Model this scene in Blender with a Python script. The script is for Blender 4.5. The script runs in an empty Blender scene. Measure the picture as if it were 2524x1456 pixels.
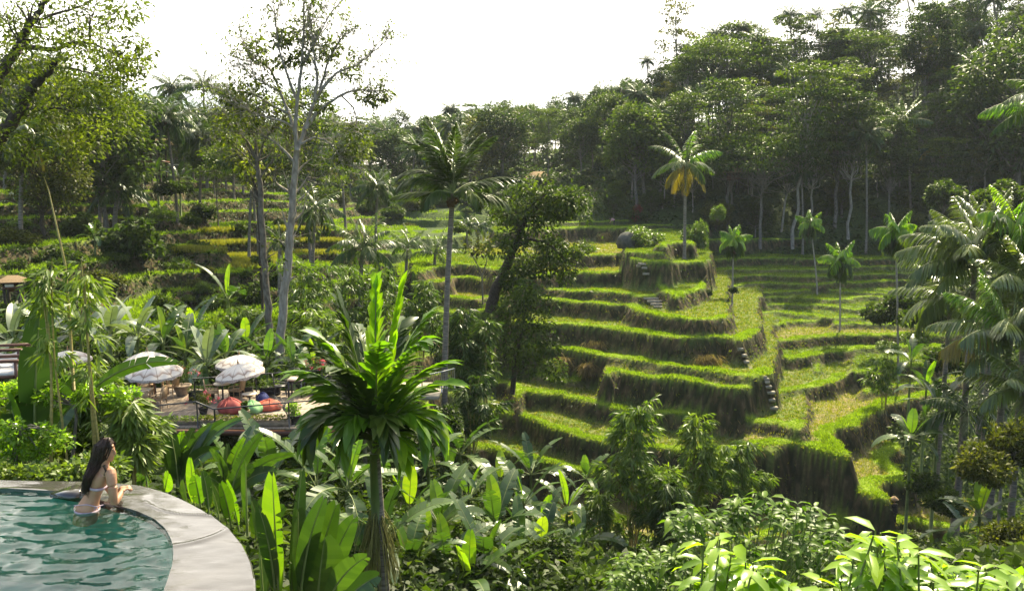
import bpy, math, random
import numpy as np
from mathutils import Vector, Matrix

S = bpy.context.scene
COL = S.collection
R = math.radians

# ---------------------------------------------------------------- camera
PITCH = math.atan(248 / 1981.0)
cam_d = bpy.data.cameras.new('camera')
cam = bpy.data.objects.new('camera', cam_d)
COL.objects.link(cam)
cam.location = (0, 0, 0)
cam.rotation_euler = (math.pi / 2 - PITCH, 0, 0)
cam_d.sensor_width = 36
cam_d.lens = 36 * 1981 / 2524.0
cam_d.clip_end = 6000
S.camera = cam

# ---------------------------------------------------------------- sun, sky, exposure
SUN_AZ, SUN_EL = R(24), R(47)          # azimuth to the right of the view direction, elevation
sun_dir = Vector((math.sin(SUN_AZ) * math.cos(SUN_EL), math.cos(SUN_AZ) * math.cos(SUN_EL), math.sin(SUN_EL)))
sd = bpy.data.lights.new('sun', 'SUN')
sd.energy = 5.0
sd.angle = R(0.6)
sd.color = (1.0, 0.89, 0.62)
so = bpy.data.objects.new('sun', sd)
COL.objects.link(so)
so.rotation_euler = (-sun_dir).to_track_quat('-Z', 'Y').to_euler()
so.location = (0, 0, 90)

W = bpy.data.worlds.new('World')
S.world = W
W.use_nodes = True
nt = W.node_tree
nt.nodes.clear()
wo = nt.nodes.new('ShaderNodeOutputWorld')
bg = nt.nodes.new('ShaderNodeBackground')
sky = nt.nodes.new('ShaderNodeTexSky')
sky.sky_type = 'NISHITA'
sky.sun_disc = False
sky.sun_elevation = SUN_EL
sky.sun_rotation = SUN_AZ
sky.air_density = 1.0
sky.dust_density = 3.0
bg.inputs['Strength'].default_value = 0.14
tc = nt.nodes.new('ShaderNodeTexCoord')
dot = nt.nodes.new('ShaderNodeVectorMath'); dot.operation = 'DOT_PRODUCT'
sdn = Vector((0.05, 0.88, 0.47)).normalized()
dot.inputs[1].default_value = sdn
nt.links.new(tc.outputs['Generated'], dot.inputs[0])
mr = nt.nodes.new('ShaderNodeMapRange'); mr.interpolation_type = 'SMOOTHSTEP'
mr.inputs['From Min'].default_value = 0.25; mr.inputs['From Max'].default_value = 0.80
nt.links.new(dot.outputs['Value'], mr.inputs['Value'])
mpn = nt.nodes.new('ShaderNodeMapping'); mpn.inputs['Scale'].default_value = (3.0, 3.0, 9.0)
nt.links.new(tc.outputs['Generated'], mpn.inputs['Vector'])
nz = nt.nodes.new('ShaderNodeTexNoise'); nz.inputs['Scale'].default_value = 1.6; nz.inputs['Detail'].default_value = 5
nt.links.new(mpn.outputs['Vector'], nz.inputs['Vector'])
sep = nt.nodes.new('ShaderNodeSeparateXYZ')
nt.links.new(tc.outputs['Generated'], sep.inputs[0])
el = nt.nodes.new('ShaderNodeMapRange')                 # low band: cloud breaks up near the horizon
el.inputs['From Min'].default_value = 0.06; el.inputs['From Max'].default_value = 0.21
el.inputs['To Min'].default_value = -0.34; el.inputs['To Max'].default_value = 0.4
nt.links.new(sep.outputs['Z'], el.inputs['Value'])
ad = nt.nodes.new('ShaderNodeMath'); ad.operation = 'ADD'
nt.links.new(nz.outputs['Fac'], ad.inputs[0]); nt.links.new(el.outputs[0], ad.inputs[1])
cl = nt.nodes.new('ShaderNodeMapRange'); cl.interpolation_type = 'SMOOTHSTEP'
cl.inputs['From Min'].default_value = 0.22; cl.inputs['From Max'].default_value = 0.48
cl.inputs['To Min'].default_value = 0.0
nt.links.new(ad.outputs[0], cl.inputs['Value'])
mul = nt.nodes.new('ShaderNodeMath'); mul.operation = 'MULTIPLY'
nt.links.new(mr.outputs[0], mul.inputs[0]); nt.links.new(cl.outputs[0], mul.inputs[1])
mx = nt.nodes.new('ShaderNodeMix'); mx.data_type = 'RGBA'
nt.links.new(mul.outputs[0], mx.inputs['Factor'])
nt.links.new(sky.outputs['Color'], mx.inputs['A'])
mx.inputs['B'].default_value = (7.4, 7.0, 6.3, 1)
nt.links.new(mx.outputs['Result'], bg.inputs['Color'])
nt.links.new(bg.outputs[0], wo.inputs['Surface'])

S.view_settings.view_transform = 'Standard'
S.view_settings.look = 'None'
S.view_settings.exposure = 1.75
HAZE = 0.00013
S.view_settings.gamma = 1
S.cycles.use_denoising = True
S.cycles.max_bounces = 6
S.cycles.transparent_max_bounces = 8
S.cycles.diffuse_bounces = 3
S.cycles.glossy_bounces = 3
S.cycles.transmission_bounces = 4
S.cycles.volume_bounces = 0
S.cycles.sample_clamp_indirect = 4

# ---------------------------------------------------------------- pixel <-> world helpers (pixels of a 2524 x 1456 picture)
CT, ST = math.cos(PITCH), math.sin(PITCH)
def ray(px, py):
    xc, yc = (px - 1262) / 1981.0, -(py - 728) / 1981.0
    return np.array((xc, CT + yc * ST, -ST + yc * CT))
def P(px, py, d):
    r = ray(px, py)
    return Vector(r * (d / r[1]))
def PZ(px, py, z):
    r = ray(px, py)
    return Vector(r * (z / r[2]))
def slope(py):
    r = ray(1262, py)
    return -r[2] / r[1]
def ppm(d):                      # picture pixels per metre at depth d
    return 1981.0 / d

# ---------------------------------------------------------------- value noise
def vnoise(x, y, s, seed=0):
    x = np.asarray(x, float) / s + 917.3 + seed * 13.7
    y = np.asarray(y, float) / s + 551.1 + seed * 7.9
    xi, yi = np.floor(x), np.floor(y)
    xf, yf = x - xi, y - yi
    xf = xf * xf * (3 - 2 * xf); yf = yf * yf * (3 - 2 * yf)
    def h(a, b):
        q = np.sin(a * 127.1 + b * 311.7 + seed * 74.7) * 43758.5453
        return q - np.floor(q)
    return (h(xi, yi) * (1 - xf) + h(xi + 1, yi) * xf) * (1 - yf) + (h(xi, yi + 1) * (1 - xf) + h(xi + 1, yi + 1) * xf) * yf
def sstep(a, b, x):
    t = np.clip((x - a) / (b - a), 0, 1)
    return t * t * (3 - 2 * t)

# ---------------------------------------------------------------- mesh builder
class MB:
    def __init__(s):
        s.v = []; s.t = []; s.f = []; s.n = 0
    def add(s, v, f, mat=0, tone=0.5):
        v = np.asarray(v, float).reshape(-1, 3)
        f = np.asarray(f, int)
        s.v.append(v)
        t = np.empty(len(v)); t[:] = tone
        s.t.append(t)
        s.f.append((f + s.n, mat))
        s.n += len(v)
    def quads(s, q, mat=0, tone=0.5):              # q: N,4,3
        q = np.asarray(q, float)
        n = len(q)
        t = np.repeat(np.broadcast_to(np.asarray(tone, float), (n,)), 4)
        s.add(q.reshape(-1, 3), np.arange(n * 4).reshape(n, 4), mat, t)
    def tube(s, path, rad, n=6, mat=0, tone=0.5, cap=True):
        p = np.asarray([tuple(q) for q in path], float)
        r = np.broadcast_to(np.asarray(rad, float), (len(p),))
        tg = np.gradient(p, axis=0)
        tg /= np.linalg.norm(tg, axis=1)[:, None] + 1e-9
        ref = np.array((0.0, 0, 1)) if abs(tg[0][2]) < 0.8 else np.array((0, 1.0, 0))
        a = np.cross(tg, ref); a /= np.linalg.norm(a, axis=1)[:, None] + 1e-9
        b = np.cross(tg, a)
        an = np.arange(n) * 2 * math.pi / n
        ring = p[:, None, :] + r[:, None, None] * (np.cos(an)[None, :, None] * a[:, None, :] + np.sin(an)[None, :, None] * b[:, None, :])
        m = len(p)
        i = np.arange(m - 1)[:, None] * n; j = np.arange(n)[None, :]; k = (j + 1) % n
        f = np.stack((i + j, i + k, i + n + k, i + n + j), -1).reshape(-1, 4)
        s.add(ring.reshape(-1, 3), f, mat, tone)
        if cap:
            base = s.n - m * n
            s.f.append((np.array([[base + q for q in range(n)]]), mat))
            s.f.append((np.array([[base + (m - 1) * n + q for q in range(n)][::-1]]), mat))
    def box(s, c, size, rz=0, mat=0, tone=0.5, rx=0, ry=0):
        h = np.array(size) / 2.0
        v = np.array([(x, y, z) for x in (-1, 1) for y in (-1, 1) for z in (-1, 1)], float) * h
        M = np.array(Matrix.Rotation(rz, 3, 'Z') @ Matrix.Rotation(ry, 3, 'Y') @ Matrix.Rotation(rx, 3, 'X'))
        v = v @ M.T + np.array(tuple(c))
        s.add(v, [(0, 1, 3, 2), (4, 6, 7, 5), (0, 4, 5, 1), (2, 3, 7, 6), (0, 2, 6, 4), (1, 5, 7, 3)], mat, tone)
    def lathe(s, prof, n=16, c=(0, 0, 0), mat=0, tone=0.5, wob=None):
        pr = np.asarray(prof, float)
        an = np.arange(n) * 2 * math.pi / n
        m = len(pr)
        v = np.empty((m, n, 3))
        v[:, :, 0] = pr[:, 0][:, None] * np.cos(an); v[:, :, 1] = pr[:, 0][:, None] * np.sin(an); v[:, :, 2] = pr[:, 1][:, None]
        if wob is not None: v = wob(v, an)
        i = np.arange(m - 1)[:, None] * n; j = np.arange(n)[None, :]; k = (j + 1) % n
        f = np.stack((i + j, i + k, i + n + k, i + n + j), -1).reshape(-1, 4)
        s.add(v.reshape(-1, 3) + np.array(c), f, mat, tone)
    def mesh(s, name, mats, smooth=False):
        me = bpy.data.meshes.new(name)
        v = np.concatenate(s.v) if s.v else np.zeros((0, 3))
        me.vertices.add(len(v))
        me.vertices.foreach_set('co', v.ravel())
        li = np.concatenate([f.ravel() for f, m in s.f])
        cnt = np.concatenate([np.full(len(f), f.shape[1]) for f, m in s.f])
        mi = np.concatenate([np.full(len(f), m) for f, m in s.f])
        me.loops.add(len(li)); me.loops.foreach_set('vertex_index', li.astype(np.int32))
        me.polygons.add(len(cnt))
        st = np.concatenate(([0], np.cumsum(cnt)[:-1]))
        me.polygons.foreach_set('loop_start', st.astype(np.int32))
        me.polygons.foreach_set('material_index', mi.astype(np.int32))
        if smooth: me.polygons.foreach_set('use_smooth', np.ones(len(cnt), bool))
        at = me.attributes.new('tone', 'FLOAT', 'POINT')
        at.data.foreach_set('value', np.concatenate(s.t))
        me.update(calc_edges=True)
        me.validate()
        for m in (mats if isinstance(mats, (list, tuple)) else [mats]): me.materials.append(m)
        return me
    def build(s, name, mats, parent=None, smooth=False, loc=None):
        o = bpy.data.objects.new(name, s.mesh(name, mats, smooth))
        COL.objects.link(o)
        if parent is not None: o.parent = parent
        if loc is not None: o.location = loc
        return o

def tag(o, label=None, cat=None, group=None, kind=None):
    if label: o['label'] = label
    if cat: o['category'] = cat
    if group: o['group'] = group
    if kind: o['kind'] = kind
    return o
def thing(name, label, cat, loc=(0, 0, 0), rz=0, sc=1, group=None):
    o = bpy.data.objects.new(name, None)
    COL.objects.link(o)
    o.empty_display_size = 0.2
    o.location = loc; o.rotation_euler = (0, 0, rz)
    o.scale = (sc, sc, sc) if not hasattr(sc, '__len__') else sc
    return tag(o, label, cat, group)
def use(me, name, parent):
    o = bpy.data.objects.new(name, me)
    COL.objects.link(o); o.parent = parent
    return o
def dup(root, loc, rz=0, sc=1, label=None, group=None, rot=None):
    r = root.copy(); COL.objects.link(r)
    r.location = loc; r.rotation_euler = rot if rot else (0, 0, rz)
    r.scale = (sc, sc, sc) if not hasattr(sc, '__len__') else sc
    if label: r['label'] = label
    if group: r['group'] = group
    for ch in list(root.children):
        c = ch.copy(); COL.objects.link(c); c.parent = r
        for g in list(ch.children):
            d = g.copy(); COL.objects.link(d); d.parent = c
    return r

# ---------------------------------------------------------------- materials
def newmat(name):
    m = bpy.data.materials.new(name); m.use_nodes = True
    n = m.node_tree; n.nodes.clear()
    out = n.nodes.new('ShaderNodeOutputMaterial')
    return m, n, out
def ramp(n, cols, src):
    r = n.nodes.new('ShaderNodeValToRGB')
    e = r.color_ramp.elements
    while len(e) < len(cols): e.new(0.5)
    for k, (p, c) in enumerate(cols):
        e[k].position = p; e[k].color = (*c, 1)
    n.links.new(src, r.inputs[0])
    return r
def leafmat(name, dark, mid, light, trans=0.4, rough=0.45, spec=0.35, tcol=1.0, objvar=0.25):
    """foliage: colour from the per-leaf tone, a per-object offset, light passes through the blade"""
    dark, mid, light = [(c[0] * 1.04, c[1] * 1.04, c[2] * .85) for c in (dark, mid, light)]
    m, n, out = newmat(name)
    at = n.nodes.new('ShaderNodeAttribute'); at.attribute_name = 'tone'
    oi = n.nodes.new('ShaderNodeObjectInfo')
    ma = n.nodes.new('ShaderNodeMath'); ma.operation = 'MULTIPLY_ADD'
    n.links.new(oi.outputs['Random'], ma.inputs[0]); ma.inputs[1].default_value = objvar; ma.inputs[2].default_value = -objvar / 2
    sm = n.nodes.new('ShaderNodeMath'); sm.operation = 'ADD'; sm.use_clamp = True
    n.links.new(at.outputs['Fac'], sm.inputs[0]); n.links.new(ma.outputs[0], sm.inputs[1])
    rp = ramp(n, [(0.0, dark), (0.5, mid), (1.0, light)], sm.outputs[0])
    pb = n.nodes.new('ShaderNodeBsdfPrincipled')
    pb.inputs['Roughness'].default_value = rough
    pb.inputs['Specular IOR Level'].default_value = spec
    n.links.new(rp.outputs[0], pb.inputs['Base Color'])
    tr = n.nodes.new('ShaderNodeBsdfTranslucent')
    hs = n.nodes.new('ShaderNodeMix'); hs.data_type = 'RGBA'; hs.blend_type = 'MULTIPLY'; hs.inputs['Factor'].default_value = 1
    n.links.new(rp.outputs[0], hs.inputs['A'])
    hs.inputs['B'].default_value = (1.35 * tcol, 1.5 * tcol, 0.45 * tcol, 1)
    n.links.new(hs.outputs['Result'], tr.inputs['Color'])
    mxs = n.nodes.new('ShaderNodeMixShader'); mxs.inputs[0].default_value = trans
    n.links.new(pb.outputs[0], mxs.inputs[1]); n.links.new(tr.outputs[0], mxs.inputs[2])
    n.links.new(mxs.outputs[0], out.inputs['Surface'])
    return m
def solid(name, c1, c2=None, scale=8, rough=0.7, spec=0.3, bump=0.0, detail=4, dist=0.02, coords='Object', stretch=(1, 1, 1), metal=0):
    m, n, out = newmat(name)
    pb = n.nodes.new('ShaderNodeBsdfPrincipled')
    pb.inputs['Roughness'].default_value = rough
    pb.inputs['Specular IOR Level'].default_value = spec
    pb.inputs['Metallic'].default_value = metal
    n.links.new(pb.outputs[0], out.inputs['Surface'])
    tc = n.nodes.new('ShaderNodeTexCoord')
    mp = n.nodes.new('ShaderNodeMapping'); mp.inputs['Scale'].default_value = stretch
    n.links.new(tc.outputs[coords], mp.inputs[0])
    nz = n.nodes.new('ShaderNodeTexNoise'); nz.inputs['Scale'].default_value = scale; nz.inputs['Detail'].default_value = detail
    n.links.new(mp.outputs[0], nz.inputs['Vector'])
    rp = ramp(n, [(0.3, c1), (0.7, c2 or c1)], nz.outputs['Fac'])
    n.links.new(rp.outputs[0], pb.inputs['Base Color'])
    if bump:
        bp = n.nodes.new('ShaderNodeBump'); bp.inputs['Strength'].default_value = bump; bp.inputs['Distance'].default_value = dist
        n.links.new(nz.outputs['Fac'], bp.inputs['Height']); n.links.new(bp.outputs[0], pb.inputs['Normal'])
    return m
# ================================================================ THE GROUND
# rough shape of the valley: heights known at a few places (picture column, picture row, depth) or (x, y, z)
ctrl = []
for px, py, d in [
    (60, 480, 75), (250, 440, 88), (430, 440, 98), (620, 470, 112), (0, 600, 56), (300, 625, 64), (500, 565, 82), (620, 640, 74),
    (450, 760, 56), (40, 740, 49), (200, 735, 53), (520, 805, 50), (700, 760, 62), (850, 660, 80), (1000, 605, 96), (1000, 545, 120),
    (900, 485, 142), (1180, 575, 112), (1180, 515, 130), (1110, 740, 68), (980, 880, 50), (880, 800, 56), (-150, 480, 70), (-150, 700, 48),
    (1000, 1310, 33), (1300, 1310, 41), (1480, 1330, 47), (1800, 1330, 47), (2100, 1330, 48), (2350, 1270, 51), (2560, 1170, 53),
    (2480, 930, 67), (2360, 830, 80), (2380, 720, 97), (2400, 640, 112), (2330, 1100, 54), (2320, 1000, 62), (2560, 600, 100), (2700, 700, 80), (2800, 500, 100),
    (1500, 500, 128), (1900, 490, 128), (2200, 500, 124), (2560, 520, 120),
    (2200, 235, 172), (1900, 300, 176), (1650, 340, 185), (1400, 390, 200), (1200, 400, 240), (980, 420, 250), (800, 445, 270),
    (2560, 170, 165), (2900, 150, 170), (500, 420, 170), (250, 390, 150), (0, 380, 130), (-200, 350, 120),
    (1487, 660, 108), (1487, 760, 84), (1487, 1040, 72), (1487, 1270, 59), (1230, 730, 86), (1230, 920, 70), (1200, 1110, 58), (1200, 1200, 52), (1330, 1290, 50), (1120, 1270, 40),
    (2000, 690, 112), (2000, 860, 84), (2000, 1060, 68), (2000, 1260, 53), (1800, 700, 105), (1800, 900, 78)]:
    ctrl.append(tuple(P(px, py, d)))
ctrl += [(-14, 12, -5.2), (-6, 11.5, -6.6), (-3, 9.5, -9.0), (-2, 14, -10.2), (-8, 16, -7.4), (-14, 18, -6.4), (-22, 18, -6.0), (-3, 20, -11.0),
         (-10, 24, -8.6), (-20, 26, -8.4), (-8, 30, -10.5), (-16, 31, -9.3), (-24, 34, -8.6), (-2, 27, -11.5), (-12, 40, -9.2), (-24, 42, -8.2), (-4, 40, -11.3),
         (-40, 40, -6.5), (4, 8, -10.5), (3, 16, -11.8), (10, 8, -6.5), (12, 18, -9.5), (24, 20, -9.5), (18, 34, -16), (30, 40, -18), (10, 28, -13.5),
         (0, 0, -7), (-10, 0, -6.5), (12, 0, -4.5), (0, -25, -3), (40, 0, -5), (-40, 0, -4), (45, 50, -18), (60, 30, -8), (-60, 30, 0),
         (0, 330, 14), (150, 330, 40), (-150, 330, 28), (110, 100, 12), (150, 160, 30), (-110, 90, 8), (-150, 160, 25), (110, 40, 0)]
ctrl = np.array(ctrl)
def _tps(r2):
    return 0.5 * r2 * np.log(r2 + 1e-6)
_S = 50.0
_cx = ctrl[:, :2] / _S
_n = len(ctrl)
_K = _tps(((_cx[:, None] - _cx[None]) ** 2).sum(-1)) + np.eye(_n) * 0.004
_Pm = np.hstack((np.ones((_n, 1)), _cx))
_A = np.zeros((_n + 3, _n + 3)); _A[:_n, :_n] = _K; _A[:_n, _n:] = _Pm; _A[_n:, :_n] = _Pm.T
_sol = np.linalg.solve(_A, np.concatenate((ctrl[:, 2], np.zeros(3))))
def base_h(x, y):
    q = np.stack((np.ravel(x), np.ravel(y)), -1) / _S
    out = np.empty(len(q))
    for k in range(0, len(q), 40000):
        c = q[k:k + 40000]
        K = _tps(((c[:, None] - _cx[None]) ** 2).sum(-1))
        out[k:k + 40000] = K @ _sol[:_n] + _sol[_n] + c @ _sol[_n + 1:]
    return out.reshape(np.shape(x))

Z6 = lambda *a: [(633.5 + x * .3334, 485.4 + y * .3334) for x, y in a]
Z7 = lambda *a: [(1254 + x * .3334, 485.4 + y * .3334) for x, y in a]
Z8 = lambda *a: [(1901 + x * .3333, 485.4 + y * .3333) for x, y in a]
Z3 = lambda *a: [(1254 + x * .3334, 970.8 + y * .3334) for x, y in a]
Z4 = lambda *a: [(1901 + x * .3333, 970.8 + y * .3333) for x, y in a]
# level of every terrace from the visible height of its wall: the foot of a wall is the next level down
T = {}
T[1] = -122 * slope(546.4)
for k, (lip, foot) in enumerate([(546.4, 557), (561.7, 602.7), (629.4, 664.4), (676, 715.4), (722, 748.8), (750.4, 797), (810.5, 873.8),
                                 (878.8, 925.5), (935.5, 990.8), (1002.5, 1047.5), (1089, 1157.5), (1174, 1234)]):
    T[k + 2] = T[k + 1] * slope(lip + .82 * (foot - lip)) / slope(lip)
# the lower walls read off where each terrace is widest
T.update({6: -9.72, 7: -11.0, 8: -12.75, 9: -14.9, 10: -15.4, 11: -16.5, 12: -18.1, 13: -20.0})
FLOOR = T[13]
RL = {}
for k, py, d in [('B3', 1217, 47.3), ('B2', 1104, 50), ('B1', 971, 60), ('l', 867, 72.5), ('k', 830, 76), ('j', 794, 82), ('i', 772, 86), ('h', 753, 89),
                 ('g', 735, 92), ('f', 720, 95), ('e', 699, 98), ('d', 679, 101), ('c', 665, 104), ('b', 637, 110), ('a', 590, 119)]:
    RL[k] = -d * slope(py)
# (level, lip traced along the edge, kind of field, bund width)
terr = [
    (T[1], Z7((150, 195), (590, 185), (800, 185), (1000, 180), (1250, 180), (1480, 170), (1700, 178), (1950, 175)), 'grass', .7),
    (T[2], Z7((-100, 260), (250, 245), (420, 235), (600, 228), (800, 230), (1000, 222), (1100, 215), (1260, 210), (1480, 215)), 'grass', .8),
    ((T[2] + T[3]) / 2 + .4, Z7((960, 262), (1120, 250), (1230, 246)), 'grass', .5),
    (T[3], Z7((-260, 440), (100, 440), (440, 430), (520, 438), (700, 432), (840, 425), (862, 440)), 'dry', .6),
    (-5.75, Z7((880, 420), (1000, 425), (1130, 430)), 'green', .6),
    (-6.3, Z7((890, 470), (1000, 480), (1160, 485)), 'green', .6),
    (-5.15, Z7((1130, 372), (1180, 350), (1325, 345), (1345, 352)), 'green', .6),
    (T[3] - .2, Z7((1170, 505), (1330, 490), (1450, 488), (1468, 494)), 'green', .6),
    (T[4], Z7((-260, 600), (150, 590), (300, 572), (540, 570), (700, 572), (845, 565), (858, 560)), 'dry', .8),
    (-8.6, Z7((1105, 660), (1150, 715), (1255, 745), (1400, 692), (1462, 655), (1472, 600)), 'green', .8),
    (T[5], Z7((-200, 660), (240, 680), (500, 700), (700, 710), (860, 725), (960, 740), (1090, 738), (1110, 732)), 'stub', .9),
    (T[6], Z7((-200, 740), (200, 755), (450, 775), (600, 785), (750, 800), (880, 805), (960, 850), (1050, 880), (1200, 900), (1400, 912), (1570, 905), (1600, 890)), 'stub', 1.0),
    (T[7], Z7((-250, 930), (250, 945), (450, 950), (600, 965), (800, 985), (1000, 1015), (1150, 1040), (1300, 1050), (1600, 1045), (1700, 1068), (1740, 1060), (1800, 1024), (1830, 990)), 'stub', 1.0),
    (T[8], Z7((-250, 1080), (300, 1125), (450, 1145), (600, 1170), (800, 1190), (1000, 1220), (1150, 1250), (1400, 1285), (1600, 1310), (1820, 1335), (1880, 1330), (1935, 1290)), 'stub', 1.0),
    (T[9], Z7((-300, 1230), (0, 1270), (150, 1305), (240, 1335), (380, 1365), (560, 1370), (690, 1354), (730, 1345)), 'stub', .9),
    (-13.3, Z7((730, 1320), (760, 1300), (820, 1290), (900, 1318), (1100, 1340), (1400, 1380), (1640, 1415), (1700, 1425), (1800, 1405)), 'stub', .9),
    (T[10], Z3((-160, -80), (0, -60), (110, -10), (90, 90)) [:2] + Z3((60, 60), (110, -15), (170, 0), (300, 15), (500, 60), (700, 95), (850, 130), (1060, 140), (1300, 155), (1500, 175), (1700, 200), (1900, 225), (2030, 245), (2130, 270), (2180, 240)), 'stub', .9),
    (T[11], Z3((-300, 130), (0, 170), (150, 190), (300, 255), (500, 310), (690, 355), (900, 390), (1200, 410), (1480, 430), (1850, 460), (1960, 470), (2040, 440)), 'stub', .9),
    (T[12], Z3((-400, 380), (0, 440), (200, 500), (400, 540), (550, 580), (700, 610), (900, 640), (1200, 680), (1500, 700), (1800, 690)), 'stub', .9),
    (FLOOR, Z3((300, 930), (480, 1010), (560, 1050), (760, 1110), (940, 1120), (1150, 1100), (1400, 1110), (1700, 1100), (1900, 1060)) + Z4((300, 990), (600, 965), (760, 960), (1000, 950), (1400, 1010), (1550, 1010)), 'straw', .9),
    # the small terraces left of the leaning tree
    (T[3] - .1, Z6((1160, 560), (1230, 540), (1290, 520), (1400, 515), (1470, 510), (1600, 512), (1760, 530), (1800, 540)), 'green', .6),
    (T[4] + .2, Z6((1050, 640), (1140, 636), (1300, 636), (1400, 622), (1460, 602), (1640, 610), (1750, 622), (1800, 630)), 'dry', .7),
    (T[5] + .3, Z6((1100, 740), (1230, 722), (1400, 742), (1600, 762), (1640, 752), (1740, 740), (1800, 750)), 'straw', .6),
    (T[6] + .2, Z6((1000, 850), (1200, 850), (1400, 862), (1500, 870), (1700, 850)), 'green', .6),
    # the terraces of the hollow on the far right
    (RL['a'], Z8((-720, 340), (-500, 325), (0, 317), (400, 312), (850, 305), (1150, 310), (1420, 305)), 'green', .7),
    (RL['b'], Z8((-700, 485), (-480, 470), (0, 456), (400, 462), (900, 458), (1150, 450), (1420, 445)), 'green', .7),
    (RL['c'], Z8((-640, 555), (-420, 540), (0, 541), (300, 543), (500, 540), (620, 530), (760, 522), (1100, 520), (1420, 515)), 'green', .6),
    (RL['d'], Z8((-610, 615), (-390, 600), (0, 580), (200, 590), (500, 585), (1100, 570), (1420, 565)), 'green', .5),
    (RL['e'], Z8((-570, 675), (-350, 660), (0, 642), (150, 640), (350, 650), (500, 632), (650, 640), (1100, 620), (1420, 615)), 'green', .5),
    (RL['f'], Z8((-520, 735), (-300, 720), (0, 716), (150, 702), (400, 690), (600, 700), (700, 712), (850, 710), (1100, 690), (1420, 685)), 'green', .5),
    (RL['g'], Z8((-520, 785), (-300, 770), (0, 746), (200, 746), (400, 760), (600, 762), (640, 750), (1100, 740), (1420, 735)), 'green', .5),
    (RL['h'], Z8((-470, 865), (-250, 850), (-100, 820), (0, 802), (300, 812), (500, 826), (640, 832), (1100, 820), (1420, 815)), 'green', .5),
    (RL['i'], Z8((-420, 935), (-200, 920), (0, 852), (100, 862), (180, 872), (300, 880), (420, 900), (1100, 890), (1420, 885)), 'green', .5),
    (RL['j'], Z8((-370, 1015), (-150, 1000), (-40, 980), (80, 940), (110, 924), (300, 924), (460, 922), (480, 950), (620, 945), (800, 950), (1100, 960), (1420, 955)), 'green', .5),
    (RL['k'], Z8((-340, 1105), (-120, 1090), (-50, 1040), (40, 1050), (60, 1068), (250, 1050), (400, 1036), (600, 1034), (800, 1036), (1100, 1030), (1200, 1035), (1420, 1030)), 'brown', .8),
    (RL['l'], Z8((-380, 1255), (-160, 1240), (-60, 1190), (60, 1190), (150, 1200), (250, 1190), (345, 1165), (420, 1150), (500, 1142), (700, 1128), (900, 1132), (1100, 1118), (1250, 1120), (1420, 1115)), 'green', 1.1),
    ((RL['l'] + RL['B1']) / 2, Z8((620, 1300), (760, 1290), (830, 1260), (1100, 1260), (1250, 1250)), 'green', .6),
    (RL['B1'] + .1, Z8((-150, 1330), (0, 1275), (130, 1222), (320, 1222), (340, 1300)), 'green', .8, 6),
    (RL['B1'], Z8((30, 1480), (90, 1450), (170, 1440), (400, 1380), (560, 1330), (650, 1310), (720, 1308), (742, 1304)), 'stub', 1.0),
    (RL['B1'] - .55, Z8((690, 1450), (800, 1425), (1000, 1400), (1250, 1380), (1400, 1370)), 'stub', .8),
    (RL['B2'], Z4((-180, 430), (0, 402), (150, 380), (230, 385), (300, 402), (450, 450), (572, 465), (585, 440), (520, 385), (480, 330), (500, 285), (640, 242), (655, 205), (810, 115), (900, 85), (1060, 35), (1250, 0)), 'straw', 1.2),
    (RL['B3'], Z4((380, 560), (470, 630), (540, 680), (700, 740), (840, 782), (890, 770), (800, 680), (850, 652), (940, 640), (1030, 642), (1055, 610), (960, 560), (872, 495), (905, 440), (1000, 395), (1150, 362), (1300, 330)), 'straw', 1.1),
]
def catmull(pts, m=5):
    p = np.array(pts, float)
    q = np.vstack((2 * p[0] - p[1], p, 2 * p[-1] - p[-2]))
    out = []
    for i in range(1, len(q) - 2):
        for k in range(m):
            t = k / m
            a, b, c, d = q[i - 1], q[i], q[i + 1], q[i + 2]
            lin = b + (c - b) * t
            cr = 0.5 * ((2 * b) + (-a + c) * t + (2 * a - 5 * b + 4 * c - d) * t * t + (-a + 3 * b - 3 * c + d) * t ** 3)
            out.append(0.5 * lin + 0.5 * cr)
    out.append(q[-2])
    return np.array(out)
polys = []
for lev, px, kind, bw, *bk in terr:
    w = np.array([tuple(PZ(x, y, lev)) for x, y in px])[:, :2]
    w = catmull(w)
    yb = max(w[:, 1].max() + 12, 150.0 if lev > RL['B2'] else 110)
    wl, wr = w[0], w[-1]
    if bk: yb = w[:, 1].max() + bk[0]
    poly = np.vstack((w, [[wr[0] / wr[1] * yb, yb]], [[wl[0] / wl[1] * yb, yb]]))
    polys.append((lev, w, poly, kind, bw))
polys.sort(key=lambda q: q[0])

def seg_dist(px, py, poly, closed=True):
    d2 = np.full(px.shape, 1e9)
    n = len(poly)
    for i in range(n if closed else n - 1):
        a, b = poly[i], poly[(i + 1) % n]
        ex, ey = b - a
        L = ex * ex + ey * ey + 1e-9
        t = np.clip(((px - a[0]) * ex + (py - a[1]) * ey) / L, 0, 1)
        d2 = np.minimum(d2, (px - a[0] - t * ex) ** 2 + (py - a[1] - t * ey) ** 2)
    return np.sqrt(d2)
def inside(px, py, poly):
    r = np.zeros(px.shape, bool)
    n = len(poly)
    for i in range(n):
        a, b = poly[i], poly[(i + 1) % n]
        c = ((a[1] > py) != (b[1] > py))
        r ^= c & (px < (b[0] - a[0]) * (py - a[1]) / (b[1] - a[1] + 1e-12) + a[0])
    return r

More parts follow.
